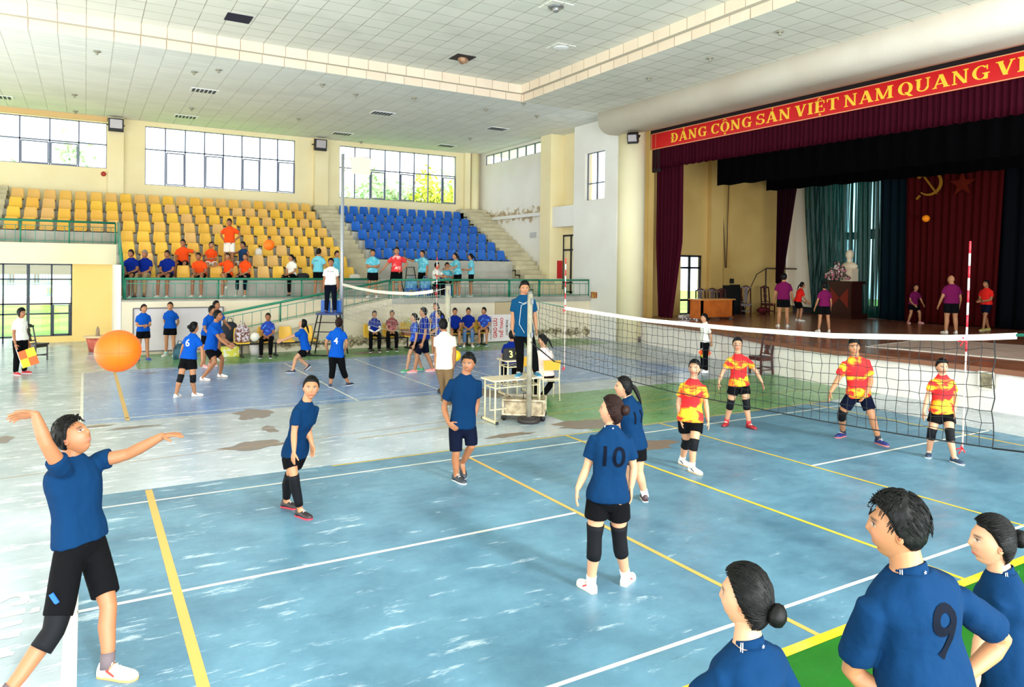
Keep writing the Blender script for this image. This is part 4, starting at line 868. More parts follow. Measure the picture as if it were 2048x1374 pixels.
# ---------------------------------------------------------------- fixtures
def floodlight(label, c, face, s=.34):
    f = nrm(face); sd = nrm(np.cross(f, [0,0,1])); u = np.cross(sd, f); c = np.array(c, float); P = lambda a, b, z: c+sd*a+f*b+u*z
    t = empty('floodlight', c, label, 'floodlight'); mb = MB(); obox(mb, P, -s*.62,s*.62,-.14,.1,-s*.6,s*.6); mb.build('housing', CAP, t)
    mb = MB(); obox(mb, P, -s*.5,s*.5,.1,.115,-s*.3,s*.5); mb.build('lens', mat('lens_grey', (176,168,170), .2), t)
    mb = MB(); mb.bar(P(-s*.68,-.02,0), P(-s*.68,-.3,0), .03, .05); mb.bar(P(s*.68,-.02,0), P(s*.68,-.3,0), .03, .05); mb.bar(P(-s*.68,-.3,0), P(s*.68,-.3,0), .03, .05); mb.build('bracket', DARKM, t)
floodlight('black floodlight on the pilaster left of the middle window', onY(232,250,25.6), (0,-1,-.12), .42)
floodlight('black floodlight on the pilaster right of the middle window', onY(641,290,25.6), (0,-1,-.12), .42)
floodlight('black floodlight on the round column beside the stage banner', onX(1262,277,10.2)+np.array([0,-.1,0]), (-.75,-.6,-.45), .3)
def on_ceiling(x, y, hi=False): return onZ(x, y, CEIL2 if hi else CEIL)
VENT = mat('vent_dark', (52,60,76), .7); WFIX = mat('fixture_white', (236,236,236), .5)
for i, (x, y, lb) in enumerate([(409,181,'nearest left ceiling grille'),(372,233,'ceiling grille above the middle window'),(765,226,'ceiling grille near the centre'),(685,267,'ceiling grille over the right window edge'),(995,257,'ceiling grille nearest the side wall'),(893,291,'farthest right ceiling grille'),(-2,193,'ceiling grille at the left picture edge')]):
    p = on_ceiling(x, y); t = empty('ceiling_grille', (p[0],p[1],CEIL), 'six slot dark '+lb, 'grille', 'ceiling grilles')
    mb = MB(); mb.box((p[0]-.42,p[1]-.26,CEIL-.02),(p[0]+.42,p[1]+.26,CEIL+.0)); mb.build('plate', WFIX, t)
    mb = MB()
    for k in range(6): mb.box((p[0]-.37+k*.125,p[1]-.22,CEIL-.03),(p[0]-.29+k*.125,p[1]-.01,CEIL-.019)); mb.box((p[0]-.37+k*.125,p[1]+.01,CEIL-.03),(p[0]-.29+k*.125,p[1]+.22,CEIL-.019))
    mb.build('slot', VENT, t)
p = on_ceiling(477,36,True); mb = MB(); mb.box((p[0]-.3,p[1]-.3,CEIL2-.015),(p[0]+.3,p[1]+.3,CEIL2+.001)); tag(mb.build('missing_tile_hole', mat('hole_dark', (20,22,44), .9)), 'dark square hole where a ceiling tile is missing', 'hole')
def downlight(x, y, label, kind):
    p = on_ceiling(x, y, True); t = empty('ceiling_light', (p[0],p[1],CEIL2), label, 'light')
    mb = MB(); mb.box((p[0]-.3,p[1]-.3,CEIL2-.02),(p[0]+.3,p[1]+.3,CEIL2+.001)); mb.build('plate', T_HIGH if kind != 'broken' else mat('hole_brown', (50,40,36), .9), t)
    mb = MB()
    if kind == 'cover': mb.ball((p[0],p[1],CEIL2-.02), .22, 20, sc=(1,1,.18)); mb.build('cover', WFIX, t)
    elif kind == 'bulb': mb.tube([(p[0],p[1],CEIL2-.05),(p[0],p[1],CEIL2-.02)], [.17,.19], 24); mb.ball((p[0],p[1],CEIL2-.07), .09, 14); mb.build('lamp_ring', mat('ring_grey', (150,150,150), .3, .6), t)
    else: mb.tube([(p[0]-.05,p[1],CEIL2-.1),(p[0]+.05,p[1]+.02,CEIL2-.02)], [.12,.14], 16); mb.ball((p[0]+.1,p[1],CEIL2-.07), .09, 12); mb.build('hanging_lamp', mat('copper_grey', (180,140,110), .5, .3), t)
downlight(1122,94,'round white ceiling light cover in the recessed ceiling','cover'); downlight(1112,12,'round metal ceiling lamp at the top of the picture','bulb'); downlight(925,115,'broken lamp hanging out of a square ceiling hole','broken')
for i, (x, y) in enumerate([(194,102),(149,189),(388,143),(437,139),(383,216),(711,188),(151,222),(597,237),(645,168),(828,195),(940,276),(972,218),(1047,206),(1074,231),(722,283),(1298,155),(1420,115),(1560,62)]):
    p = on_ceiling(x, y); mb = MB(); mb.cyl((p[0],p[1],CEIL-.03), .09, .03, 10); mb.cyl((p[0],p[1],CEIL-.1), .035, .08, 8)
    tag(mb.build('sprinkler_head', mat('sprinkler', (150,146,130), .5)), 'small round sprinkler head on the lower ceiling', 'sprinkler', 'sprinkler heads')
# fire cabinet, signs, bells
q = onX(1107,539,10.7); t = empty('fire_cabinet', q, 'red fire hose cabinet on the wall beside the side door', 'cabinet')
mb = MB(); mb.box((10.68,q[1]-.35,q[2]-.38),(10.92,q[1]+.3,q[2]+.38)); mb.build('box', mat('fire_red', (196,24,40), .4), t)
mb = MB(); mb.box((10.66,q[1]-.1,q[2]-.3),(10.69,q[1]+.08,q[2]+.34)); mb.build('glass_door', mat('dark_glass', (60,20,26), .2), t)
q = onY(207,348,25.98); mb = MB(); mb.tube([(q[0],25.9,q[2]),(q[0],26.0,q[2])], .09, 16); tag(mb.build('alarm_bell', mat('bell_red', (176,50,40), .4)), 'small round red alarm bell under the left window', 'bell')
q = onX(1188,590,10.28); mb = MB(); mb.box((10.26,q[1]-.17,q[2]-.12),(10.3,q[1]+.17,q[2]+.12)); tag(mb.build('small_plaque', mat('plaque', (206,160,70), .5, var=(14,(150,60,40),.45,.55))), 'small yellow and red plaque on the white side wall', 'plaque')
q = onX(1066,470,10.48); mb = MB(); mb.box((10.47,q[1]-.25,q[2]-.12),(10.5,q[1]+.25,q[2]+.12)); tag(mb.build('grey_notice', mat('notice_grey', (196,196,196), .6)), 'small grey notice on the white side wall above the stair', 'notice')
q = onX(1243,596,10.28); mb = MB()
# pale board on the terrace wall
t = empty('notice_board', (-4.3,17.15,.1), 'large faded grey-white notice board on the terrace wall behind two women', 'board')
mb = MB(); mb.box((-5.45,17.18,.1),(-3.0,17.24,1.36)); mb.build('board_face', wall_mat('board_faded', (226,218,220), (198,188,194)), t)
mb = MB()
for a, b in (((-5.45,1.36),(-3.0,1.36)),((-5.45,.1),(-3.0,.1)),((-5.45,.1),(-5.45,1.36)),((-3.0,.1),(-3.0,1.36))): mb.bar((a[0],17.17,a[1]),(b[0],17.17,b[1]), .03, .03, 0, up=(0,1,0))
mb.build('board_frame', mat('board_frame', (110,104,104), .6), t)
# vertical cloth sign with red words, turned on its side
x0_, x1_ = onY(968,655,16.1)[0], onY(1034,655,16.1)[0]; z0_, z1_ = onY(1000,682,16.1)[2], onY(1000,629,16.1)[2]
t = empty('event_banner', ((x0_+x1_)/2,16.1,z0_), 'white cloth event banner turned on its side with red lettering against the terrace wall', 'banner')
mb = MB(); mb.box((x0_,16.1,z0_),(x1_+.15,16.13,z1_)); mb.build('cloth', mat('banner_white', (238,228,226), .6), t)
WRED = mat('sign_red', (206,30,36), .5); WBLK = mat('sign_dark', (70,60,66), .5); zc = (z0_+z1_)/2
for txt, px, sz, m__ in (('CHÀO MỪNG',0,.12,WBLK),):
    pass
def vtext(txt, px, hmax, wmax, m__):
    V, F = text_mesh(txt, .3, .006); V = np.array(V); w = V[:,0].max()-V[:,0].min(); h_ = V[:,1].max()-V[:,1].min(); xc = onY(px,655,16.08)[0]
    s1 = hmax/w; s2 = wmax/h_; mb = MB(); mb.add([(xc-(v[1]-V[:,1].mean())*s2, 16.085, zc+v[0]*s1) for v in V], F); mb.build('lettering', m__, t)
vtext('BAN CHẤP HÀNH', 975, .6, .1, WBLK); vtext('CÁC CHI ĐOÀN TỈNH BẮC KẠN', 982, .82, .09, WBLK); vtext('GIAO LƯU', 991, .7, .2, WRED); vtext('THỂ THAO', 1002, .72, .2, WRED); vtext('CHÀO MỪNG', 1014, .56, .12, WBLK); vtext('KỶ NIỆM', 1022, .4, .11, WBLK)
# wall niche above the sign
q = onY(1010,622,16.24); mb = MB(); mb.box((q[0]-.42,16.2,q[2]-.28),(q[0]+.42,16.245,q[2]+.34)); tag(mb.build('wall_niche', mat('niche_tan', (196,176,140), .8)), 'square tan niche in the terrace wall above the event banner', 'niche')
# bench seats against the ramp wall
def bench(label, xs, y, n_, m_=SEAT_Y, cat='bench'):
    t = empty('row_bench', (xs[0],y,0), label, cat); mb = MB(); mb.bar((xs[0],y,.36),(xs[-1],y,.36), .05, .05); 
    for x in (xs[0],xs[-1],(xs[0]+xs[-1])/2): mb.bar((x,y,.36),(x,y,.02), .05, .04); mb.bar((x,y-.25,.02),(x,y+.22,.02), .05, .04)
    mb.build('frame', DARKM, t)
    for x in xs:
        for ch in first['Y'].children:
            if ch.name.startswith('seat_shell'):
                c = ch.copy(); COL.objects.link(c); c.parent = t; c.location = (x-xs[0], 0, .36); c.data = ch.data.copy() if False else ch.data
                c.name = 'seat_shell'
    return t
bl = [onY(x, 690, 15.7)[0] for x in (480, 523, 566, 609)]; BLY = 15.75
bl = [onZ(x, y)[0] for x, y in ((480,712),(523,708),(566,706),(606,703))]
bench('row bench of yellow seats against the ramp, the woman with folded hands sits on it', bl, 15.5, 4)
br = [onY(x, 690, 15.6)[0] for x in (742,780,815)]
bench('row bench with a woman in blue and a woman in maroon stripes', br, 15.6, 3)
bc = [onY(x, 690, 15.7)[0] for x in (905,932,963)]
bench('row bench with three people in blue beside the event banner', bc, 15.7, 3)
# bags and boxes by the bench
def bag(name, label, c, s, m_, cat='bag', hand=True):
    t = empty(name, c, label, cat); mb = MB(); c = np.array(c, float); n_ = 16
    prof = [(0,.85),(.08,1.0),(.4,1.0),(.7,.92),(.9,.7),(1.0,.35)]
    mb.loft([[c+np.array([s[0]/2*w*np.sign(math.cos(a))*abs(math.cos(a))**.6, s[1]/2*w*np.sign(math.sin(a))*abs(math.sin(a))**.6, s[2]*z]) for a in [2*math.pi*k/n_ for k in range(n_)]] for z, w in prof]); mb.build('body', m_, t)
    if hand: mb = MB(); mb.tube([c+np.array([-s[0]*.18,0,s[2]*.95]), c+np.array([-s[0]*.1,0,s[2]*1.2]), c+np.array([s[0]*.1,0,s[2]*1.2]), c+np.array([s[0]*.18,0,s[2]*.95])], .012, 6); mb.build('handle', m_, t)
    return t
q = onZ(462,706); bag('backpack', 'dark blue backpack beside the bench under the ramp', (q[0]-.1,q[1]-.35,.42), (.5,.3,.55), mat('bag_navy', (18,26,42), .7))
mb = MB(); mb.box((q[0]-.35,q[1]-.55,0),(q[0]+.15,q[1]-.15,.42)); tag(mb.build('dark_crate', mat('crate_dark', (30,34,44), .7)), 'dark crate under the navy backpack', 'crate')
bag('shopping_bag', 'patterned brown and white bag on the left bench seat', (bl[0],15.45,.44), (.42,.3,.5), mat('bag_pattern', (110,60,40), .6, var=(14,(214,200,210),.45,.55)))
mb = MB(); mb.ball((bl[0]+.32,15.25,.585), .14, 16, sc=(1,.9,.95)); tag(mb.build('white_plastic_bag', mat('bag_white', (236,228,216), .5, bump=(8,.6,.03))), 'round white plastic bag held beside the sitting woman', 'bag')
q = onZ(458,712); mb = MB(); mb.box((q[0]-.28,q[1]-.2,0),(q[0]+.25,q[1]+.15,.28)); tag(mb.build('drinks_carton', mat('carton_yellow', (226,216,70), .6, var=(9,(240,240,220),.5,.6))), 'yellow and white carton on the floor beside the crouching man', 'carton')
q = onZ(507,708); mb = MB(); mb.tube([(q[0],q[1]-.2,0),(q[0],q[1]-.2,.33)], [.14,.17], 20); tag(mb.build('white_bucket', mat('bucket_white', (236,226,226), .5)), 'white bucket on the floor under the left bench', 'bucket')
q = onZ(576,702); bag('patterned_sack', 'crumpled patterned sack under the empty yellow seats', (q[0],q[1]+.1,0), (.55,.3,.3), mat('sack', (196,180,176), .7, var=(16,(70,60,66),.48,.56)), hand=False)
q = onZ(372,722); bag('teal_backpack', 'teal and dark backpack on the floor behind the second standing woman', (q[0]-.1,q[1]+.6,0), (.35,.28,.42), mat('bag_teal', (30,90,110), .6, var=(6,(20,30,44),.45,.6)))
q = onZ(812,692); t = empty('potted_plant', (br[2],15.55,.44), 'yellow-green leafy plant in a brown box on the bench end', 'plant'); mb = MB(); mb.box((br[2]-.2,15.4,.44),(br[2]+.2,15.7,.62)); mb.build('pot', mat('pot_brown', (140,90,64), .7), t)
mb = MB(); rl = random.Random(2)
for i in range(160):
    a = rl.uniform(0,6.28); r_ = rl.uniform(.02,.3); z = .62+rl.uniform(.02,.36); c = np.array([br[2]+r_*math.cos(a), 15.55+r_*math.sin(a)*.6, z]); d = nrm([math.cos(a), math.sin(a), rl.uniform(.2,1.2)])*.07; s_ = nrm(np.cross(d,[0,0,1]))*.015
    mb.add([c-s_, c+d, c+s_, c-d*.3], [(0,1,2,3)])
mb.build('foliage', mat('plant_leaf', (196,190,80), .6), t)
# terracotta pot stack at the entrance
q = onZ(199,702); t = empty('red_planter', q, 'round red-brown slatted planter on the floor by the entrance wall', 'planter'); mb = MB(); mb.tube([(q[0],q[1],0),(q[0],q[1],.42)], [.28,.36], 24); mb.build('tub', mat('tub_red', (176,80,64), .7, var=(10,(200,110,90),.45,.6)), t)
mb = MB(); mb.tube([(q[0],q[1],.42),(q[0],q[1],.46)], [.42,.42], 24); mb.build('rim', mat('tub_rim', (214,190,150), .6), t)
mb = MB(); mb.tube([(q[0]-.05,q[1],.46),(q[0]-.05,q[1],.66),(q[0]-.05,q[1],.75)], [.06,.05,.01], 10); tag(mb.build('stone_cone', mat('cone_grey', (150,130,110), .8)), 'small grey-brown cone standing on the red planter', 'ornament')
mb = MB(); mb.box((q[0]-.05,q[1]-1.1,.0),(q[0]+.4,q[1]-.9,.03)); tag(mb.build('floor_hatch', BWOOD), 'small black flat cover on the floor near the red planter', 'cover')
# balls
def ball(label, px, py, d, r, rgb): 
    c = atD(px, py, d); mb = MB(); mb.ball(c, r, 40); mt = mat('ball_%d_%d' % (rgb[0], rgb[1]), rgb, .5, spec=.3); o = mb.build('game_ball', mt, origin=c); tag(o, label, 'ball', None); 
    s_ = MB(); 
    for k in range(3):
        a = [c+r*1.002*np.array([math.cos(t_), math.sin(t_), 0] if k == 0 else [math.cos(t_), 0, math.sin(t_)] if k == 1 else [0, math.cos(t_), math.sin(t_)]) for t_ in np.linspace(0, 2*math.pi, 40)]
        s_.tube(a, .0009, 4)
    s_.build('seam', mat('ball_seam_%d' % rgb[0], tuple(int(v*.93) for v in rgb), .5), o)
    return o
ball('large orange ball in the air above the near server', 236, 702, 4.6, .133, (224,88,0))
ball('orange ball in the air in front of the yellow seats', 538, 490, 17.0, .127, (232,100,0))
ball('small orange ball in the air above the stage players', 1852, 437, 25.5, .125, (250,140,10))
# yellow ball on a wheeled stand, between the two men
q = onZ(893,783); P = lambda a, b, z: q+fx*a+fy*b+np.array([0,0,z]); t = empty('wheeled_stand', q, 'small metal stand on casters behind the man with his hand on his hip', 'stand'); mb = MB()
for a in (-.13,.13): mb.tube([P(a,0,.06),P(a*.8,0,.62)], .015, 6); mb.tube([P(a-.03,-.1,.06),P(a-.03,.1,.06)], .015, 6)
mb.tube([P(-.13,0,.3),P(.13,0,.3)], .012, 6); mb.tube([P(.1,0,.62),P(.2,0,.62)], .012, 6); mb.tube([P(-.1,0,.62),P(.2,0,.6)], .05, 8); mb.build('frame', GREYM, t)
for a in (-.13,.13): mb = MB(); mb.ball(P(a,-.08,.04), .04, 8); mb.ball(P(a,.08,.04), .04, 8); mb.build('caster', CAP, t)
c = P(.18,0,.77); mb = MB(); mb.ball(c, .125, 24); tag(mb.build('game_ball', mat('ball_yellow', (246,200,20), .4)), 'yellow ball resting on the wheeled stand behind the man', 'ball')
# flags held by the line judges are built with them; mat on the stage
mb = MB(); pts = [onZ(1731,693,ZS),onZ(1857,678,ZS),onZ(2070,693,ZS),onZ(2110,727,ZS)]
o = MB(); o.add([(p[0],p[1],ZS+.012) for p in pts]+[(p[0],p[1],ZS) for p in pts], [(0,1,2,3),(0,4,5,1),(1,5,6,2),(2,6,7,3),(3,7,4,0)]); t = empty('stage_mat', pts[0], 'large pale mat with a white border lying on the stage edge', 'mat'); o.build('mat_border', mat('mat_white', (240,232,222), .6), t)
cm = sum(pts)/4; o = MB(); o.add([tuple((cm+(p-cm)*.93)[:2])+(ZS+.016,) for p in pts], [(0,1,2,3)]); o.build('mat_surface', mat('mat_surface', (206,180,166), .5, var=(3,(190,160,146),.4,.6)), t)
# hole box in the stage front
q = onX(1964,762,8.3); t = empty('wall_recess_box', q, 'small square grey recess in the white stage front', 'box'); mb = MB(); mb.box((8.44,q[1]-.12,q[2]-.15),(8.6,q[1]+.12,q[2]+.15)); mb.build('box', mat('recess_grey', (150,140,110), .8, var=(8,(110,100,80),.4,.6)), t)
mb = MB()
for a in (-.13,.13): mb.bar((8.45,q[1]+a,q[2]-.16),(8.45,q[1]+a,q[2]+.16), .03, .03)
for a in (-.16,.16): mb.bar((8.45,q[1]-.13,q[2]+a),(8.45,q[1]+.13,q[2]+a), .03, .03)
mb.build('frame', mat('recess_frame', (226,220,206), .6), t)
q = onZ(1762,778); mb = MB(); mb.box((q[0]-.02,q[1]-.35,0),(q[0]+.2,q[1]+.35,.22)); tag(mb.build('stone_block', mat('stone_tan', (214,198,168), .8, bump=(14,.4,.02))), 'pale stone block lying at the foot of the stage front', 'block')
# ladder, bags on the terrace
def A_ladder(label, x, y): 
    t = empty('step_ladder', (x,y,ZT), label, 'ladder'); mb = MB()
    for a in (-.3,.3): mb.tube([(x+a,y-.15,ZT),(x+a*.45,y,ZT+1.05)], .018, 6)
    for z in (.25,.5,.75,1.04): f_ = 1-.55*z/1.05; mb.tube([(x-.3*f_,y-.1,ZT+z),(x+.3*f_,y-.1,ZT+z)], .014, 6)
    mb.build('rail', DARKM, t)
A_ladder('dark step ladder frame behind the man in the red shirt', onY(790,590,18.0)[0], 18.0); A_ladder('dark step ladder frame on the terrace left of the plastic bags', onY(820,590,18.3)[0], 18.3)
for i, (px, lb) in enumerate([(822,'clear blue plastic bag on the terrace chair, left one'),(850,'light blue plastic bag with handles on the terrace chair')]):
    q = onY(px, 590, 17.2); bag('plastic_bag', lb, (q[0],17.2,ZT+.3), (.42,.25,.36), mat('bag_blue', (120,176,214), .4, var=(8,(70,130,190),.45,.6)))
    mb = MB(); mb.box((q[0]-.2,17.05,ZT+.26),(q[0]+.22,17.4,ZT+.3)); mb.box((q[0]-.18,17.3,ZT),(q[0]-.14,17.34,ZT+.26)); mb.box((q[0]+.14,17.3,ZT),(q[0]+.18,17.34,ZT+.26)); mb.box((q[0]-.18,17.08,ZT),(q[0]-.14,17.12,ZT+.26)); mb.box((q[0]+.14,17.08,ZT),(q[0]+.18,17.12,ZT+.26))
    tag(mb.build('low_stool', SEAT_B), 'low blue stool under the %s' % lb.split(',')[0], 'stool')
q = onY(490+5,478,yk(7)); mb = MB()
q = onY(584+34,545,19.0); bag('dark_bag', 'black bag on the seat beside the woman in white', (q[0]-.25,18.85,zk(8)+.05), (.42,.3,.2), mat('bag_black', (20,22,26), .7), hand=False)
q = onY(516,487,yk(6)); bag('snack_bag', 'crumpled white plastic bag on a yellow seat right of the man in navy', (q[0],yk(6)-.1,zk(6)+.08), (.25,.2,.25), MATS['bag_white'], hand=False)
q = onY(706,548,19.0); bag('white_sack', 'white plastic bags heaped on the last yellow seat', (q[0],18.8,zk(8)+.06), (.4,.3,.16), MATS['bag_white'], hand=False)
# ---------------------------------------------------------------- outside
mb = MB(); mb.add([(-60,22.3,-.06),(60,22.3,-.06),(60,120,-.06),(-60,120,-.06)], [(0,1,2,3)]); struct(mb.build('ground_lawn', mat('lawn', (104,160,30), .9, var=(.4,(140,180,60),.4,.6))), 'sunlit lawn outside the glass entrance')
mb = MB(); mb.add([(-60,22.6,-.05),(60,22.6,-.05),(60,23.6,-.05),(-60,23.6,-.05)], [(0,1,2,3)]); struct(mb.build('ground_path', mat('path', (226,222,214), .9)))
FY = 48.0
t = empty('garden_fence', (-20,FY,0), 'light blue bar fence beyond the lawn', 'fence'); mb = MB()
for i in range(150): x = -24+i*.16; mb.bar((x,FY,.5),(x,FY,2.0), .05, .05)
for z in (.55,1.3,1.95): mb.bar((-24,FY,z),(0,FY,z), .07, .07)
o = mb.build('bars', mat('fence_cyan', (120,200,210), .6), t)
mb = MB(); mb.box((-24,FY-.1,-.05),(0,FY+.1,.5)); mb.build('base_wall', mat('fence_base', (226,190,176), .8), t)
for x in (onY(123,580,FY)[0], onY(60,580,FY)[0]-4): 
    t = empty('gate_pillar', (x,FY,0), 'white gate pillar with a red top beyond the lawn' if x > -17 else 'white gate pillar farther left beyond the lawn', 'pillar'); mb = MB(); mb.box((x-.4,FY-1.4,0),(x+.4,FY-.6,2.6)); mb.build('shaft', WFIX, t); mb = MB(); mb.box((x-.6,FY-1.6,2.0),(x+.6,FY-.4,2.3)); mb.box((x-.5,FY-1.5,2.6),(x+.5,FY-.5,2.9)); mb.build('cap', mat('gate_red', (230,110,110), .6), t)
def tree(label, x, y, hh_, rr, m_, n_=1500, seed=1, z0=.0, ls=.28):
    t = empty('garden_tree', (x,y,-.05), label, 'tree', None); rd = random.Random(seed); mb = MB(); mb.tube([(x,y,-.05),(x+.1,y,hh_*.3),(x-.1,y+.1,hh_*.65)], [.22,.16,.07], 8)
    for k in range(5): a = k*1.3; mb.tube([(x,y,hh_*(.3+.07*k)),(x+rr*.5*math.cos(a),y+rr*.5*math.sin(a),hh_*(.5+.08*k))], [.08,.03], 5)
    mb.build('trunk', mat('bark', (120,100,80), .9), t); mb = MB(); cl = [(rd.gauss(0,.42), rd.gauss(0,.42), rd.gauss(0,.36)) for _ in range(26)]
    for i in range(n_):
        b = cl[i % 26]; c = np.array([x+rr*(b[0]+rd.gauss(0,.14)), y+rr*(b[1]+rd.gauss(0,.14)), hh_*.66+hh_*.34*(b[2]+rd.gauss(0,.14))]); d = nrm([rd.gauss(0,1) for _ in range(3)])*ls; s_ = nrm(np.cross(d, [rd.gauss(0,1) for _ in range(3)]))*ls*.45
        mb.add([c-s_, c+d, c+s_, c-d], [(0,1,2,3)])
    mb.build('foliage', m_, t); return t
LEAF1 = mat('leaf_pale', (190,214,172), .7, var=(1.5,(170,200,146),.4,.6)); LEAF2 = mat('leaf_bright', (190,206,60), .7, var=(1.5,(220,226,90),.4,.6))
for i, (px, yy2, hh_, rr, m_, lb) in enumerate([(735,33,8.0,2.2,LEAF1,'pale green tree outside the right window, leftmost'),(800,34,9.4,2.4,LEAF1,'tall pale tree outside the middle of the right window'),(855,31.5,8.6,1.9,LEAF2,'bright yellow-green tree outside the right window'),(905,36,9.0,2.2,LEAF1,'pale tree outside the right end of the right window'),(1190,34,7.4,1.8,LEAF1,'pale tree outside the small side window')]):
    q = onY(px, 400, yy2); tree(lb, q[0], yy2, hh_, rr, m_, 2200, i+1, ls=.2)
for i, (px, lb) in enumerate([(20,'pale tree beyond the fence, left of the gate'),(70,'pale tree beyond the fence in the middle of the entrance glass'),(118,'pale tree beyond the fence behind the gate pillar')]):
    q = onY(px, 560, 54); tree(lb, q[0], 54+i*.5, 9.5, 3.4, LEAF1, 2600, i+20, ls=.34)
# painted floor lettering at the lower left
V, F = text_mesh("S", 1.0, .02); 
FW_M = L_WHITE
def floor_poly(pts, nm='floor lettering'):
    return [tuple(onZ(x, y)[:2])+(.0035,) for x, y in pts]
t = MB()
for pts in ([(-30,1212),(0,1200),(12,1193),(30,1187),(48,1186),(58,1191),(60,1200),(52,1207),(38,1211),(18,1213),(20,1206),(32,1204),(41,1200),(40,1195),(32,1194),(20,1197),(0,1207),(-30,1216)],
            [(-40,1238),(50,1217),(51,1227),(-40,1246)],[(58,1228),(65,1217),(80,1214),(79,1223)],
            [(-40,1254),(46,1240),(44,1247),(-40,1270)],[(-40,1276),(41,1262),(39,1273),(-40,1287)],[(-40,1300),(16,1298),(22,1304),(29,1304),(26,1311),(-40,1325)]):
    q = floor_poly(pts); t.add(q, [tuple(range(len(q)))])
struct(t.build('floor_lettering', L_WHITE), 'white painted letters on the floor at the lower left')
# ---------------------------------------------------------------- people
ZU = np.array([0,0,1.]); DH = nrm([FW[0],FW[1],0]); RH = nrm([RT[0],RT[1],0])
def fuse(mb, voxel, smooth=2):
    me = bpy.data.meshes.new('tmp'); me.from_pydata(mb.v, [], mb.f); o = bpy.data.objects.new('tmp', me); COL.objects.link(o)
    r = o.modifiers.new('r', 'REMESH'); r.mode = 'VOXEL'; r.voxel_size = voxel; r.adaptivity = 0
    if smooth: s = o.modifiers.new('s', 'SMOOTH'); s.iterations = smooth; s.factor = .5
    dg = bpy.context.evaluated_depsgraph_get(); ev = o.evaluated_get(dg); m2 = ev.to_mesh()
    V = np.empty(len(m2.vertices)*3); m2.vertices.foreach_get('co', V); V = V.reshape(-1,3); F = [tuple(p.vertices) for p in m2.polygons]
    ev.to_mesh_clear(); bpy.data.objects.remove(o); bpy.data.meshes.remove(me)
    return V, F
def ell_ring(c, x, y, a, b, n=18, e=2.0):
    r = []
    for k in range(n):
        t = 2*math.pi*k/n; ct, st = math.cos(t), math.sin(t); r.append(c+x*a*np.sign(ct)*abs(ct)**(2/e)+y*b*np.sign(st)*abs(st)**(2/e))
    return r
def limb(mb, pts, rad, n=12, cap0=1.0):
    """rounded tube through pts with radii; ends closed by small rings"""
    pts = [np.array(p, float) for p in pts]; d0 = nrm(pts[1]-pts[0]); d1 = nrm(pts[-1]-pts[-2])
    P_ = [pts[0]-d0*rad[0]*cap0*.75, pts[0]-d0*rad[0]*cap0*.45]+pts+[pts[-1]+d1*rad[-1]*.45, pts[-1]+d1*rad[-1]*.75]; R_ = [rad[0]*.45, rad[0]*.86]+list(rad)+[rad[-1]*.86, rad[-1]*.45]
    mb.tube(P_, R_, n)
def curve(a, b, c, k=5):
    """rounded two-bone path a-b-c"""
    a, b, c = map(np.array, (a, b, c)); out = [a, a*.66+b*.34, a*.33+b*.67, b*.9+(a+c)*.05, b*.66+c*.34, b*.33+c*.67, c]; return out
TOR = {'m': [(-.16,.09,.085),(-.06,.158,.112),(.04,.166,.116),(.18,.158,.108),(.34,.146,.1),(.52,.158,.108),(.68,.17,.116),(.80,.172,.106),(.88,.158,.09),(.94,.122,.078),(.985,.088,.068),(1.04,.062,.058)],
       'f': [(-.16,.09,.085),(-.06,.165,.118),(.04,.17,.12),(.18,.15,.108),(.34,.128,.094),(.52,.136,.104),(.66,.15,.122),(.77,.148,.106),(.87,.136,.082),(.935,.105,.07),(.985,.074,.06),(1.04,.052,.052)]}
def torso(mb, J, s, sex, infl=0.0, t0=-.16, hem=0.0, fat=1.0):
    rings = []
    for t, a, b in TOR[sex]:
        if t < t0-.001: continue
        if hem and t < .04: a, b = TOR[sex][2][1:]
        rings.append(tor_ring(J, s, t, a*fat, b*fat, infl+(hem*max(0, .45-t))))
    if t0 > -.16+.001 or hem: 
        a, b = TOR[sex][2][1:] if hem else (0,0)
        if not hem: a, b = np.interp(t0, [q[0] for q in TOR[sex]], [q[1] for q in TOR[sex]]), np.interp(t0, [q[0] for q in TOR[sex]], [q[2] for q in TOR[sex]])
        rings.insert(0, tor_ring(J, s, t0, a*fat, b*fat, infl+hem*(.45-t0)))
    mb.loft(rings)
def tor_axes(J, t):
    l = nrm(J['Lh']*(1-t)+J['Ls']*t); up = nrm(J['N']-J['P']); f = nrm(np.cross(l, up)); l = nrm(np.cross(up, f)); return l, f, up
def tor_ring(J, s, t, a, b, infl):
    l, f, up = tor_axes(J, min(1, max(0, t))); c = J['P']+(J['N']-J['P'])*t+J.get('bow', np.zeros(3))*math.sin(math.pi*min(1, max(0, t)))
    return ell_ring(c, l, f, a*s+infl, b*s+infl, 24, 2.35)
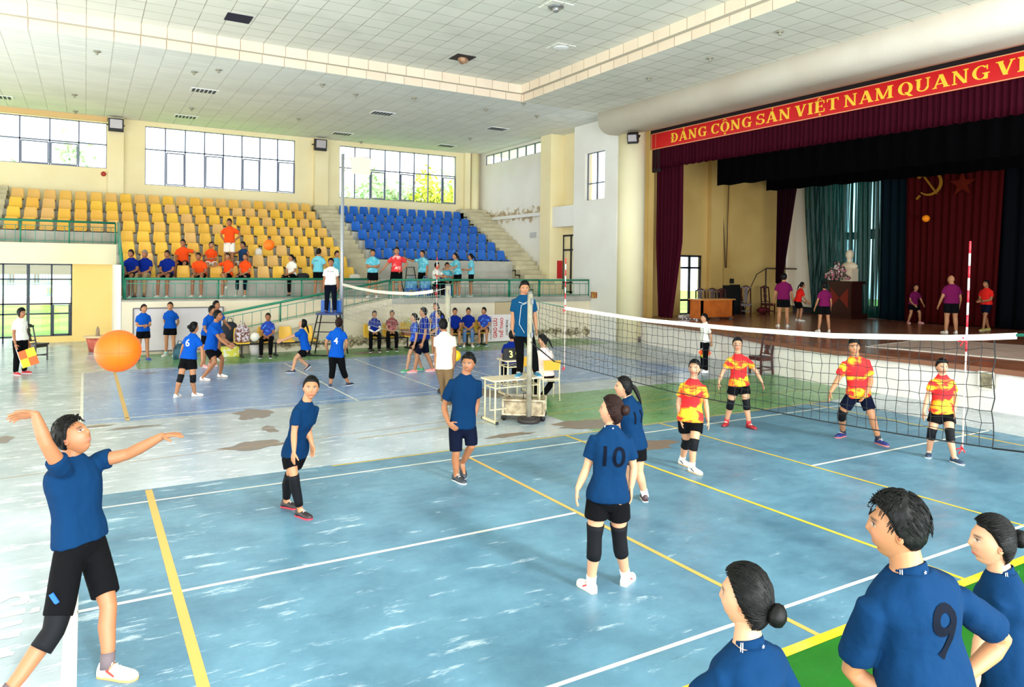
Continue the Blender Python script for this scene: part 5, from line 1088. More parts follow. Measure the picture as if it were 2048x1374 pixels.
def hand(mb, wrist, d, nrm_, side, s, curl=.35, n=7, spread=.12, thumb=1.0):
    """d: direction of the fingers, nrm_: palm facing, side: direction to the thumb side"""
    d = nrm(d); pn = nrm(nrm_-d*(nrm_@d)); th = nrm(np.cross(pn, d)); 
    if th@side < 0: th = -th
    k = s*1.0; w0 = wrist
    rings = [ell_ring(w0+d*t*k, th, pn, a*k, b*k, 14, 2.4) for t, a, b in ((-.01,.024,.019),(.012,.03,.017),(.04,.039,.016),(.07,.042,.015),(.088,.039,.012),(.094,.03,.008))]
    mb.loft(rings)
    L = [.062,.074,.07,.055]
    for i in range(4):
        off = (.030-.0195*i)*k; base = w0+d*.082*k+th*off; a = (spread*(1.2-.8*i))*.8; dd = nrm(d+th*a*.5); ang = curl*(.6+.18*i); p1 = base+dd*L[i]*.42*k*math.cos(ang*.4)+pn*L[i]*.42*k*math.sin(ang*.4)
        d2 = nrm(dd*math.cos(ang)+pn*math.sin(ang)); p2 = p1+d2*L[i]*.33*k; d3 = nrm(dd*math.cos(ang*1.7)+pn*math.sin(ang*1.7)); p3 = p2+d3*L[i]*.27*k
        limb(mb, [base, p1, p2, p3], [.0098*k,.0092*k,.0085*k,.0072*k], n)
    b0 = w0+d*.028*k+th*.028*k; d1 = nrm(d*.62+th*.75+pn*.25); p1 = b0+d1*.034*k; d2 = nrm(d*.85+th*.45+pn*.3*thumb); p2 = p1+d2*.03*k; p3 = p2+nrm(d2+pn*.2)*.018*k
    limb(mb, [b0-d1*.012*k, b0, p1, p2, p3], [.014*k,.0135*k,.0112*k,.0102*k,.0085*k], n)
def head_mesh(s, sex, n=(40,28)):
    """unit head around its centre: x left, y front, z up; returns V, F, colour masks"""
    nu, nv = n; V = []; 
    for j in range(1, nv):
        ph = math.pi*j/nv
        for i in range(nu):
            th = 2*math.pi*i/nu; V.append((math.sin(ph)*math.sin(th), math.sin(ph)*math.cos(th), math.cos(ph)))
    V += [(0,0,1),(0,0,-1)]; V = np.array(V); F = []
    for j in range(nv-2):
        for i in range(nu): F.append((j*nu+i, (j+1)*nu+i, (j+1)*nu+(i+1)%nu, j*nu+(i+1)%nu))
    T, B = len(V)-2, len(V)-1
    for i in range(nu): F.append((T, i, (i+1)%nu)); F.append((B, (nv-2)*nu+(i+1)%nu, (nv-2)*nu+i))
    x, y, z = V[:,0].copy(), V[:,1].copy(), V[:,2].copy(); X, Y, Z = x*.0755, y*.093, z*.116
    low = np.clip(-z, 0, 1); jaw = .40 if sex == 'f' else .33
    X *= 1-jaw*low**1.7; Y = np.where(y < 0, Y*(1-.42*low**1.4), Y*(1-.16*low**3)); Y += np.where(y > 0, .012*low**2, 0)
    X *= 1-.1*np.clip(z, 0, 1)**2; Y += np.where((y > 0) & (z > 0), -.01*z**2, 0)
    fr = (y > 0.1)
    g = lambda cx, cz, sx, sz: np.exp(-((X-cx)/sx)**2-((Z-cz)/sz)**2)*fr
    Y += .0085*g(0,-.004,.009,.026)+.010*g(0,-.022,.014,.013)+.004*g(0,.03,.04,.012)+.006*g(0,-.066,.022,.009)+.007*g(0,-.098,.02,.014)-.006*g(0,-.082,.03,.006)
    for sx in (-1,1): Y += -.0085*g(sx*.031,.006,.015,.012)+.004*g(sx*.04,-.025,.018,.018)+.002*g(sx*.031,.005,.009,.006)
    V = np.stack([X,Y,Z],1)*s
    masks = dict(lip=np.clip(g(0,-.0655,.021,.0075)*1.6,0,1), eye=np.clip(sum(np.exp(-(((X-a)/.0125)**4)-(((Z-.006)/.0052)**4)) for a in (-.031,.031))*fr*1.3,0,1), iris=np.clip(sum(np.exp(-(((X-a)/.0062)**4)-(((Z-.006)/.0056)**4)) for a in (-.031,.031))*fr*1.3,0,1),
                 brow=np.clip(sum(np.exp(-(((X-a)/.018)**4)-(((Z-.0265+.0*(X))/.0042)**2)) for a in (-.033,.033))*fr*1.4,0,1), cheek=np.clip(sum(g(a,-.03,.02,.02) for a in (-.042,.042)),0,1),
                 lash=np.clip(sum(np.exp(-(((X-a)/.0145)**4)-(((Z-.0125)/.0026)**2)) for a in (-.031,.031))*fr*1.2,0,1), nost=np.clip(sum(g(a,-.035,.004,.003) for a in (-.008,.008)),0,1))
    return V, F, masks
SKIN = mat('skin', (226,178,140), .5, attr=True); MATS['skin'].node_tree.nodes['Principled BSDF'].inputs['Subsurface Weight'].default_value = 0.0
HAIR = mat('hair_black', (6,5,5), .5, spec=.2, bump=(160,.35,.004)); HAIRB = mat('hair_brown', (34,14,10), .5, spec=.2, bump=(160,.35,.004)); HAIRG = mat('hair_grey', (120,112,108), .6)
def cloth_m(name, rgb, rgb2=None, scale=6): 
    return mat(name, rgb, .9, spec=.12, bump=(8,.6,.03)) if rgb2 is None else mat(name, rgb, .8, var=(scale, rgb2, .46, .56))
NAVY = cloth_m('shirt_navy', (3,42,78)); ROYAL = cloth_m('shirt_royal', (8,78,176)); BLUE3 = cloth_m('shirt_blue', (8,36,128)); BLUEP = mat('shirt_blue_pattern', (16,56,160), .8, var=(9,(70,130,216),.56,.62)); ORANGE = cloth_m('shirt_orange', (244,80,26))
CYAN = mat('shirt_cyan', (84,180,202), .8, var=(8,(140,214,226),.5,.6)); WHITES = cloth_m('shirt_white', (240,236,226)); CREAMS = cloth_m('shirt_cream', (240,230,206)); PURPLE = cloth_m('shirt_purple', (112,20,76)); REDS = cloth_m('shirt_red', (222,36,30)); PINK = cloth_m('shirt_pink', (244,218,208)); MAROONS = mat('shirt_maroon', (120,24,34), .8, var=(14,(190,90,90),.56,.6)); NAVYT = cloth_m('shirt_tank', (30,60,100)); REDW = mat('shirt_red_white', (226,44,50), .8, var=(3.4,(246,196,190),.55,.62))
BLK = cloth_m('short_black', (6,6,9)); NVS = cloth_m('short_navy', (6,13,34)); PNV = cloth_m('trouser_navy', (8,14,30)); BRN = cloth_m('trouser_brown', (122,98,70)); KHK = cloth_m('trouser_khaki', (168,146,110)); WSH = cloth_m('short_white', (240,232,220)); JEAN = cloth_m('jeans', (84,118,160)); PAD = mat('knee_pad_black', (10,11,16), .75, spec=.2); PADW = mat('pad_line', (200,200,200), .6)
def flame():
    q = newmat('shirt_flame', .8); tc = q.n('ShaderNodeTexCoord'); mp = q.n('ShaderNodeMapping'); mp.inputs['Rotation'].default_value = (.5,.5,.3); mp.inputs['Scale'].default_value = (1,1,1.8); q.l(tc.outputs['Object'], mp.inputs[0])
    n1 = q.n('ShaderNodeTexNoise', i_Scale=4.2, i_Detail=4.0, i_Distortion=.6); q.l(mp.outputs[0], n1.inputs['Vector'])
    r = q.ramp(n1.outputs['Fac'], [(.36, srgb(252,206,30)), (.44, srgb(250,150,24)), (.5, srgb(226,34,24)), (.62, srgb(214,20,28))]); q.l(r.outputs[0], q.b.inputs['Base Color']); return q.m
FLAME = flame()
def shoe_mat(rgb): return mat('shoe_%d_%d_%d' % rgb, rgb, .5)
def sock_mat(rgb): return mat('sock_%d_%d_%d' % rgb, rgb, .8)
SEXW = {'m': (.160,.088), 'f': (.138,.090)}
def body_dims(H, sex): s = H/1.68; return s, SEXW[sex][0]*s, SEXW[sex][1]*s
NPER = 0
def build_person(J, H, sex, label, top=None, bottom=None, hair='short', hairm=None, skin=(222,172,134), sleeve=.55, leg=.5, shoe=(240,236,230), sole=(236,232,226), sock=None, pads=None, det=1, num=None, numm=None, collar=None, group=None, curl=.35, tucked=False, flagside=None, extra=None, fat=1.0, sleeves_long=None, headscale=1.05, hem=.006, hemt=-.055, lowleg=None, phone=None):
    """J: world joints. top/bottom: materials. leg: fraction of the leg the bottom covers (0 hip .. 1 ankle)"""
    global NPER; NPER += 1
    s = H/1.68; vox = {0:.021, 1:.016, 2:.0105, 3:.009}[det]; nseg = {0:8,1:10,2:14,3:16}[det]
    org = np.array([J['P'][0], J['P'][1], min(J['aL'][2], J['aR'][2])-.07*s])
    b = MB(); torso(b, J, s, sex, 0, fat=fat)
    limb(b, [J['N']-nrm(J['N']-J['P'])*.03*s, J['N']*.6+J['H']*.4, J['N']*.25+J['H']*.75], [.066*s,.058*s if sex == 'm' else .05*s,.06*s if sex == 'm' else .054*s], nseg)
    am = 1.0 if sex == 'm' else .9
    for S in 'LR':
        sh, e, w = J['s'+S], J['e'+S], J['w'+S]; limb(b, curve(sh, e, w), [q*s*am for q in (.049,.047,.043,.039,.040,.034,.026)], nseg, .55)
        limb(b, [J['P']*.2+J['h'+S]*.8, J['h'+S]], [.09*s,.09*s], nseg)
        k = J['k'+S]; a = J['a'+S]; back = nrm(np.cross(nrm(a-k), np.cross(J['t'+S], nrm(a-k))+1e-6)); bk = -nrm(J['t'+S]-nrm(a-k)*(J['t'+S]@nrm(a-k)))
        path = curve(J['h'+S], k, a); path[4] = path[4]+bk*.014*s; rad = [q*s*fat for q in (.088,.080,.068,.055,.056,.046,.036)]
        limb(b, path, rad, nseg)
        f = J['t'+S]; limb(b, [a-ZU*0, a+f*.05*s-ZU*.03*s, a+f*.12*s-ZU*.045*s], [.036*s,.034*s,.026*s], nseg)
    V, F = fuse(b, vox, 3 if det > 1 else 2)
    sk = np.array(srgb(*skin)[:3]); C = np.tile(sk, (len(V),1))
    # slight warm variation at elbows and knees is real skin tone, keep uniform otherwise
    parts = [(V, F, C)]
    hb = MB()
    for S in 'LR':
        if J.get('noh'+S): continue
        hd = J['d'+S]; sd = J['thumb'+S]; pn = J['palm'+S]
        if det >= 2:
            m1 = MB(); hand(m1, J['w'+S], hd, pn, sd, s*.93, J.get('curl'+S, curl), 9); v, f = fuse(m1, .0042, 2); parts.append((v, f, np.tile(sk, (len(v),1))))
        else: hand(hb, J['w'+S], hd, pn, sd, s*.93, J.get('curl'+S, curl), 5)
    if hb.v: parts.append((np.array(hb.v), hb.f, np.tile(sk, (len(hb.v),1))))
    hs = s*1.0*headscale; HV, HF, mk = head_mesh(hs, sex, {0:(20,14),1:(32,24),2:(72,56),3:(80,60)}[det])
    hf = nrm(J['hf']); hu = J.get('hu', ZU); hl = nrm(np.cross(hu, hf)); hu = np.cross(hf, hl); M = np.stack([hl, hf, hu], 0)
    hv = HV@M+J['H']; hc = np.tile(sk, (len(hv),1))
    def mixc(c, mask, col, k=1.0): m_ = (mask*k)[:,None]; return c*(1-m_)+np.array(srgb(*col)[:3])*m_
    hc = mixc(hc, mk['cheek'], (226,140,116), .35); hc = mixc(hc, mk['lip'], (196,72,66) if sex == 'f' else (176,100,86), .9)
    if det >= 2: hc = mixc(hc, mk['eye'], (206,196,188)); hc = mixc(hc, mk['iris'], (30,20,18)); hc = mixc(hc, mk['lash'], (30,20,18), .9)
    else: hc = mixc(hc, mk['eye'], (50,34,30), .85)
    hc = mixc(hc, mk['brow'], (36,26,24), .9); hc = mixc(hc, mk['nost'], (120,60,50), .7)
    parts.append((hv, HF, hc))
    eb = MB()
    for sx in (-1,1):
        c = J['H']+hl*sx*.073*hs-hf*.008*hs-hu*.006*hs
        eb.ball((0,0,0), .017*hs, 12, sc=(.45,.8,1.5)); v = np.array(eb.v)
    ev = []
    for sx in (-1,1):
        e1 = MB(); e1.ball((0,0,0), 1, 12 if det > 1 else 8); v = np.array(e1.v)*np.array([.008,.016,.028])*hs; 
        v = v+np.array([sx*.0745,-.010,-.008])*hs; parts.append((v@M+J['H'], e1.f, np.tile(sk*np.array([.96,.88,.86]), (len(v),1))))
        if det > 1:
            e2 = MB(); e2.ball((0,0,0), 1, 10); v = np.array(e2.v)*np.array([.004,.008,.015])*hs+np.array([sx*.0805,-.008,-.006])*hs; parts.append((v@M+J['H'], e2.f, np.tile(sk*np.array([.7,.5,.45]), (len(v),1))))
    if det < 2 or True:
        pass
    mb = MB(); cols = []
    for v, f, c in parts: mb.add(v, f, 0, True); cols.append(c)
    body = mb.build('person', SKIN, None, org); C = np.concatenate(cols); ca = body.data.color_attributes.new('Col', 'FLOAT_COLOR', 'POINT'); ca.data.foreach_set('color', np.concatenate([C, np.ones((len(C),1))], 1).astype(np.float32).ravel())
    tag(body, label, 'person', group)
    def part(name, mbx, m_, fz=None, sm=2):
        if fz: v, f = fuse(mbx, fz, sm); mbx = MB(); mbx.add(v, f, 0, True)
        return mbx.build(name, m_, body)
    # ---- hair
    hm = hairm or HAIR
    n_ = {0:(20,14),1:(32,24),2:(72,56),3:(96,72)}[det]; hv2, hf2, _ = head_mesh(1.0, sex, n_); x, y, z = hv2[:,0], hv2[:,1], hv2[:,2]
    r = np.linalg.norm(hv2*np.array([1.25,1,.85]), axis=1); front = np.clip(y/.09, -1, 1)
    line_ = np.where(front > .3, .058-.0*front, 0.0); zl = np.interp(front, [-1,-.5,-.05,.12,.35,.6,1], [-.100,-.085,-.012,.018,.052,.070,.076] if hair != 'short' and hair != 'grey' else [-.078,-.062,-.02,.014,.052,.070,.076])
    if hair == 'bob': zl = np.interp(front, [-1,-.3,.0,.25,.5,1], [-.12,-.12,-.1,-.04,.04,.058])
    mask = 1/(1+np.exp(-(z-zl)/.0045)); top_ = .010+.012*np.clip(z/.1, 0, 1)
    if hair == 'short': top_ = .008+.018*np.clip(z/.1, 0, 1)+.004*(front > .5)
    if hair == 'bald': mask = mask*0; 
    nn = hv2/np.maximum(np.linalg.norm(hv2, axis=1), 1e-6)[:,None]
    jit = np.array([noise.noise(Vector(p)*40)+.6*noise.noise(Vector((p[0]*120, p[1]*120, p[2]*30))) for p in hv2])*(.0045 if hair == 'short' else .0022) if det > 0 else 0
    off = mask*(top_+jit)-(1-mask)*.016; hv3 = (hv2+nn*off[:,None])*hs
    hmb = MB(); hmb.add(hv3@M+J['H'], hf2, 0, True)
    W_ = lambda a, b_, c: J['H']+(hl*a+hf*b_+hu*c)*hs
    if det >= 2 and hair != 'bald':
        rr_ = random.Random(NPER*7); gz = {'bun':.03,'pony':.035}.get(hair, -.03)
        def surf(d_, k_=0.0):
            d_ = nrm(d_); r0 = 1/math.sqrt((d_[0]/.0755)**2+(d_[1]/.093)**2+(d_[2]/.116)**2); return d_*(r0+(.009+.0125*min(1, max(0, d_[2]*r0/.1))+(.006 if hair == 'short' else 0))+k_)
        for q_ in range({2:110,3:420}[det]):
            if hair in ('bun','bunlow','pony'):
                az = rr_.uniform(-2.9, 2.9); fz = math.cos(az); zz = np.interp(fz, [-1,-.5,-.05,.12,.35,.6,1], [-.1,-.085,-.005,.022,.056,.074,.08])+rr_.random()**2*.05
                st_ = np.array([math.sin(az)*.075*math.sqrt(max(.05,1-(zz/.125)**2)), math.cos(az)*.093*math.sqrt(max(.05,1-(zz/.125)**2)), zz]); en = np.array([rr_.uniform(-.012,.012), -.1, gz+rr_.uniform(-.015,.015)])
            else:
                az = rr_.uniform(-3.14,3.14); el = rr_.uniform(.1,1.45); st_ = np.array([math.sin(az)*math.cos(el)*.075, math.cos(az)*math.cos(el)*.093, math.sin(el)*.116])
                fl_ = np.array([rr_.uniform(-.3,.3), .25 if st_[1] > -.02 else -.5, -.5 if abs(st_[0]) > .03 or st_[1] < -.03 else -.05]); en = st_+fl_*.04
                if el < .5 and math.cos(az) > .2: continue
            pts_ = []; lift = rr_.uniform(-.001,.0022)
            for t_ in np.linspace(0, 1, 8 if hair != 'short' else 5):
                p_ = surf(st_*(1-t_)+en*t_, lift+(.002*t_*t_ if hair == 'short' else 0)); pts_.append(W_(*p_))
            n__ = len(pts_); hmb.tube(pts_, [(.0019 if det == 3 else .003)*hs*(.35+.65*math.sin(math.pi*(.12+.8*i_/(n__-1)))) for i_ in range(n__)], 4)
    if hair in ('bun','bunlow'):
        zc_ = .03 if hair == 'bun' else -.03; e1 = MB(); e1.ball((0,0,0), 1, 20); v = np.array(e1.v); v = v*np.array([.045,.036,.043])*(1+.12*np.array([noise.noise(Vector(p)*3.1) for p in v]))[:,None]
        hmb.add([W_(*(p+np.array([0,-.118,zc_]))) for p in v], e1.f, 0, True); hmb.tube([W_(0,-.08,zc_), W_(0,-.1,zc_)], [.03*hs,.028*hs], 12)
    if hair == 'pony': 
        dn = J.get('ponydir', -hf*.5-ZU*.9); p0 = W_(0,-.095,.03); hmb.tube([W_(0,-.075,.04), p0, p0+(-hf*.03)*hs-ZU*.02*hs, p0+nrm(dn)*.09*hs-hf*.02*hs, p0+nrm(dn)*.17*hs-hf*.01*hs, p0+nrm(dn)*.24*hs], [.02*hs,.024*hs,.026*hs,.024*hs,.017*hs,.005*hs], 12)
    if hair == 'short' and det >= 2:
        rr_ = random.Random(NPER)
        for k in range(70 if det == 3 else 26):
            a = rr_.uniform(-.7,.7); b_ = rr_.uniform(-.6,1.0); p = np.array([a*.07, b_*.08, 0]); p[2] = .118*math.sqrt(max(.05, 1-(a*.75)**2-(b_*.75)**2)); q = W_(*p); tip = W_(*(p*1.09+np.array([rr_.uniform(-.012,.012), .014+rr_.uniform(-.01,.012), .012]))); hmb.tube([q, (q+tip)/2+hu*.003, tip], [.006,.004,.001], 4)
    if hair != 'bald': ho = part('hair', hmb, HAIRG if hair == 'grey' else hm)
    if hair in ('bun','bunlow','pony') and det == 3:
        c2 = MB(); c2.box((-.02,-.006,-.008),(.02,.006,.008)); v = [W_(p[0], p[1]-.085, p[2]+.02) for p in c2.v]; c3 = MB(); c3.add(v, c2.f); c3.build('hair_clip', mat('hair_clip', (60,60,66), .3, .5), ho)
    # ---- shirt
    if top is not None:
        t = MB(); torso(t, J, s, sex, .012, t0=hemt if not tucked else -.02, hem=hem+.006 if not tucked else .0, fat=fat*1.01)
        sl = sleeve
        for S in 'LR':
            sh, e = J['s'+S], J['e'+S]; inn = sh*.62+(J['N'])*.38-nrm(J['N']-J['P'])*.05*s
            if sl > 0: t.tube([inn, inn*.5+sh*.5, sh, sh+(e-sh)*sl*.5, sh+(e-sh)*(sl+.07)], [q*s*am+.006 for q in (.040,.049,.053,.059,.063)], 16)
            else: limb(t, [inn, sh*.9+inn*.1], [.055*s,.05*s], nseg, .6)
        sv, sf = fuse(t, vox*1.05, 9 if det >= 2 else 4)
        if det >= 1:   # soft cloth folds
            amp = .010 if det >= 2 else .005; upv = nrm(J['N']-J['P']); nr = np.zeros_like(sv)
            tri = np.array([f_[:3] for f_ in sf]); fn = np.cross(sv[tri[:,1]]-sv[tri[:,0]], sv[tri[:,2]]-sv[tri[:,0]])
            for c_ in range(3): np.add.at(nr, tri[:,c_], fn)
            nr /= np.maximum(np.linalg.norm(nr, axis=1), 1e-12)[:,None]
            off_ = np.array([noise.noise(Vector((p[0]*9+NPER, p[1]*9, p[2]*5)))+.5*noise.noise(Vector((p[0]*20, p[1]*20+NPER, p[2]*11))) for p in sv]); sv = sv+nr*(off_*amp)[:,None]
        t2 = MB(); t2.add(sv, sf, 0, True); so_ = t2.build('shirt', top, body)
        if sleeves_long:
            q = MB()
            for S in 'LR': limb(q, [J['s'+S]*.45+J['e'+S]*.55, J['e'+S], J['e'+S]*.5+J['w'+S]*.5, J['w'+S]*.96+J['e'+S]*.04], [.052*s*am,.047*s*am,.043*s*am,.034*s*am], nseg)
            part('arm_sleeves', q, sleeves_long, vox, 1)
        if collar is not None and det >= 1:
            l, f, up = tor_axes(J, 1); q = MB(); rings = []
            for k, (h_, ra) in enumerate(((-.012,.072),(.012,.069),(.032,.064),(.034,.058),(.012,.06),(-.01,.062))):
                rings.append([J['N']+up*(h_-.018*math.cos(a)-.004)*s+(l*math.sin(a)*ra+f*math.cos(a)*ra*.98)*s*(1.0 if sex == 'm' else .9) for a in np.linspace(.22, 2*math.pi-.22, 26)])
            vs = [p for r_ in rings for p in r_]; nn_ = 26; fs = []
            for i in range(6):
                for j in range(25): fs.append((i*nn_+j, i*nn_+j+1, ((i+1)%6)*nn_+j+1, ((i+1)%6)*nn_+j))
            q.add(vs, fs, 0, True); co_ = part('collar', q, collar)
            if det == 3:
                c_ = J['N']-f*.0735*s*.98+up*.022*s; sp_ = star_pts((0,0), .0085); q = MB(); q.add([c_-f*.004+l*(-a)+up*b_*1.0 for a, b_ in sp_]+[c_-f*.002], [(i, (i+1)%10, 10) for i in range(10)]); q.build('collar_star', WHP, co_)
                for k in (0, 1):
                    a = 2*math.pi*.30+k*.11; q = MB(); p_ = [J['N']+up*(h_-.018*math.cos(a)-.004)*s+(l*math.sin(a)*(ra+.002)+f*math.cos(a)*(ra+.002))*s for h_, ra in ((-.012,.073),(.012,.07),(.03,.066))]; q.tube(p_, .0018, 5); q.build('collar_stripe', WHP, co_)
        if num is not None:
            bvh = BVHTree.FromPolygons([Vector(p) for p in sv], sf); l, f, up = tor_axes(J, .62); fb = f*(1 if flagside == 'front' else -1); rr2 = -l if flagside != 'front' else l
            txt, size, tpos = num; V2, F2 = text_mesh(txt, size, .012*size); me = bpy.data.meshes.new('n'); me.from_pydata([tuple(v) for v in V2], [], F2); bm = bmesh.new(); bm.from_mesh(me)
            bmesh.ops.triangulate(bm, faces=bm.faces[:]); bmesh.ops.subdivide_edges(bm, edges=bm.edges[:], cuts=2, use_grid_fill=True); bmesh.ops.triangulate(bm, faces=bm.faces[:])
            c0 = J['P']+(J['N']-J['P'])*tpos; pv = []
            for v in bm.verts:
                o_ = c0+rr2*(-v.co.x if False else v.co.x)*1.0*(1)+up*v.co.y+fb*.5; hit = bvh.ray_cast(Vector(o_), Vector(-fb)); pv.append(np.array(hit[0])+fb*.004 if hit[0] is not None else o_-fb*.38)
            q = MB(); q.add(pv, [tuple(v.index for v in f_.verts) for f_ in bm.faces], 0, True); bm.free(); bpy.data.meshes.remove(me); q.build('shirt_number', numm or WHP, so_)
    # ---- bottoms
    if bottom is not None:
        t = MB(); rings = []
        for tt in (-.2,-.1,0,.06,.14): 
            a = np.interp(tt, [q[0] for q in TOR[sex]], [q[1] for q in TOR[sex]]); b_ = np.interp(tt, [q[0] for q in TOR[sex]], [q[2] for q in TOR[sex]]); rings.append(tor_ring(J, s, tt, a*fat*(1 if tt > -.15 else .8), b_*fat*(1 if tt > -.15 else .8), .007))
        t.loft(rings); flare = .018 if leg < .7 else .008
        for S in 'LR':
            h_, k, a = J['h'+S], J['k'+S], J['a'+S]; pts = curve(h_, k, a); rad = [q*s*fat for q in (.088,.080,.068,.055,.054,.044,.038)]; cum = [0,.17,.34,.5,.67,.84,1]; 
            P_ = []; R_ = []
            for c_ in np.linspace(0, leg, 7):
                P_.append(np.array([np.interp(c_, cum, [p[i] for p in pts]) for i in range(3)])); R_.append(np.interp(c_, cum, rad)+(.008 if leg < .7 else .015)+flare*c_/max(leg, .01)*(1 if leg < .7 else .6))
            if leg < .7: t.tube([P_[0]*1.15-P_[1]*.15]+P_+[P_[-1]+nrm(P_[-1]-P_[-2])*.012], [R_[0]*.6]+R_+[R_[-1]], 16)
            else: limb(t, P_, [max(r_, .052*s) if bottom not in (BLK,) or leg > .95 else r_ for r_ in R_], nseg)
        part('trousers' if leg > .8 else 'shorts', t, bottom, vox*1.05, 3)
    if pads or lowleg:
        spec = lowleg or (.40,.64)
        for S in 'LR':
            if pads == 'R' and S == 'L': continue
            pts = curve(J['h'+S], J['k'+S], J['a'+S]); rad = [q*s*fat for q in (.088,.080,.068,.055,.056,.046,.036)]; cum = [0,.17,.34,.5,.67,.84,1]; q = MB(); P_ = []; R_ = []
            bk = -nrm(J['t'+S]); pts[4] = pts[4]+bk*.012*s
            for c_ in np.linspace(spec[0], spec[1], 8): P_.append(np.array([np.interp(c_, cum, [p[i] for p in pts]) for i in range(3)])); R_.append(np.interp(c_, cum, rad)+.009)
            q.tube(P_, R_, 20); part('leg_sleeve' if spec[1]-spec[0] > .35 else 'knee_pad', q, PAD)
    # ---- socks and shoes
    for S in 'LR':
        a = J['a'+S]; f = nrm(J['t'+S]); k = J['k'+S]; ud = J.get('fu'+S, ZU); ud = nrm(ud-f*(ud@f)); sd = np.cross(f, ud)
        if sock: q = MB(); u_ = nrm(k-a); q.tube([a-u_*.02, a+u_*.03*s, a+u_*.075*s], [.044*s,.043*s,.045*s], 14); part('sock', q, sock_mat(sock))
        if J.get('noshoe'+S): continue
        base = a-ud*.078*s-f*.058*s; L = .262*s*(1 if sex == 'm' else .94); prof = [(0,.026,.055),(.04,.033,.078),(.16,.036,.088),(.32,.036,.08),(.5,.041,.06),(.68,.047,.05),(.84,.043,.042),(.95,.03,.034),(1.0,.014,.026)]
        q = MB(); rings = []
        for t_, w_, h_ in prof:
            c = base+f*L*t_+ud*.016*s; rings.append([c+sd*w_*s*x_+ud*h_*s*z_ for x_, z_ in ((-1,0),(-1.02,.3),(-.86,.68),(-.45,.96),(0,1.03),(.45,.96),(.86,.68),(1.02,.3),(1,0),(.5,-.02),(-.5,-.02))])
        q.loft(rings); sh_ = part('shoe', q, shoe_mat(shoe))
        if det >= 1:
            q = MB(); poly = []; pr = [(0,.024),(.04,.034),(.3,.037),(.5,.042),(.68,.049),(.86,.044),(.97,.028),(1.015,.0)]
            pp = [(t_, -w_) for t_, w_ in pr]+[(t_, w_) for t_, w_ in pr[::-1]][1:]; r0 = [base+f*L*t_+sd*w_*s for t_, w_ in pp]; q.loft([r0, [p+ud*.02*s for p in r0]]); q.build('sole', mat('sole_%d_%d' % (sole[0], sole[2]), sole, .6), sh_)
        if det >= 2:
            q = MB()
            for i in range(4): c = base+f*L*(.36+.075*i)+ud*(.016+.079-.011*i)*s; q.tube([c-sd*.022*s, c+ud*.004, c+sd*.022*s+f*.008], .0035, 5)
            q.build('lace', mat('lace_pale', (232,226,214), .7), sh_)
            if shoe[0] > 150 or shoe[2] > 90:
                for w_ in (-1, 1): 
                    q = MB()
                    c = base+f*L*.42+ud*.045*s+sd*w_*.0395*s; q.bar(c-f*.035*s+ud*.02*s, c+f*.025*s-ud*.014*s, .005, .013*s, 0, up=tuple(ud))
                    q.build('shoe_stripe', mat('stripe_%d' % shoe[0], (214,60,50) if det == 3 or num else (40,50,80), .5), sh_)
    return body
# ---- joint helpers
def facing(deg, up=0.0):
    """0 = towards the camera, 90 = towards picture right, 180 = away, -90 = picture left"""
    a = math.radians(deg); return nrm(-DH*math.cos(a)+RH*math.sin(a)+ZU*up)
def finish(J, H, sex):
    s = H/1.68
    for S in 'LR':
        lat = J['Ls'] if S == 'L' else -J['Ls']; f = nrm(np.cross(J['Ls'], ZU))
        if 'd'+S not in J: J['d'+S] = nrm(J['w'+S]-J['e'+S])
        if 'palm'+S not in J: J['palm'+S] = -lat
        if 'thumb'+S not in J: J['thumb'+S] = nrm(np.cross(J['Lh'], ZU))
    return J
ARMS = {'down': ((.022,-.012,-.168),(.03,.035,-.318)), 'hips': ((.11,-.06,-.11),(-.005,.02,-.235)), 'cross': ((.03,.03,-.16),(-.12,.12,-.135)), 'behind': ((.05,-.06,-.155),(-.045,-.10,-.28)),
        'phone': ((.03,.02,-.165),(-.06,.155,-.155)), 'lap': ((.035,.05,-.155),(-.01,.19,-.215)), 'lapin': ((.03,.04,-.16),(-.085,.17,-.225)), 'ready': ((.06,.05,-.155),(.03,.18,-.215)), 'low': ((.05,.01,-.165),(.07,.09,-.305)),
        'wide': ((.11,-.02,-.13),(.2,.03,-.25)), 'rail': ((.06,.03,-.155),(.1,.15,-.24)), 'seatback': ((.16,-.01,-.05),(.3,.03,-.09)), 'point': ((.15,.05,-.02),(.29,.1,.035)), 'reach': ((.06,.13,-.09),(.0,.28,-.1)), 'up': ((.1,.05,.13),(.06,.05,.27)), 'fronthold': ((.03,.03,-.165),(-.1,.14,-.2))}
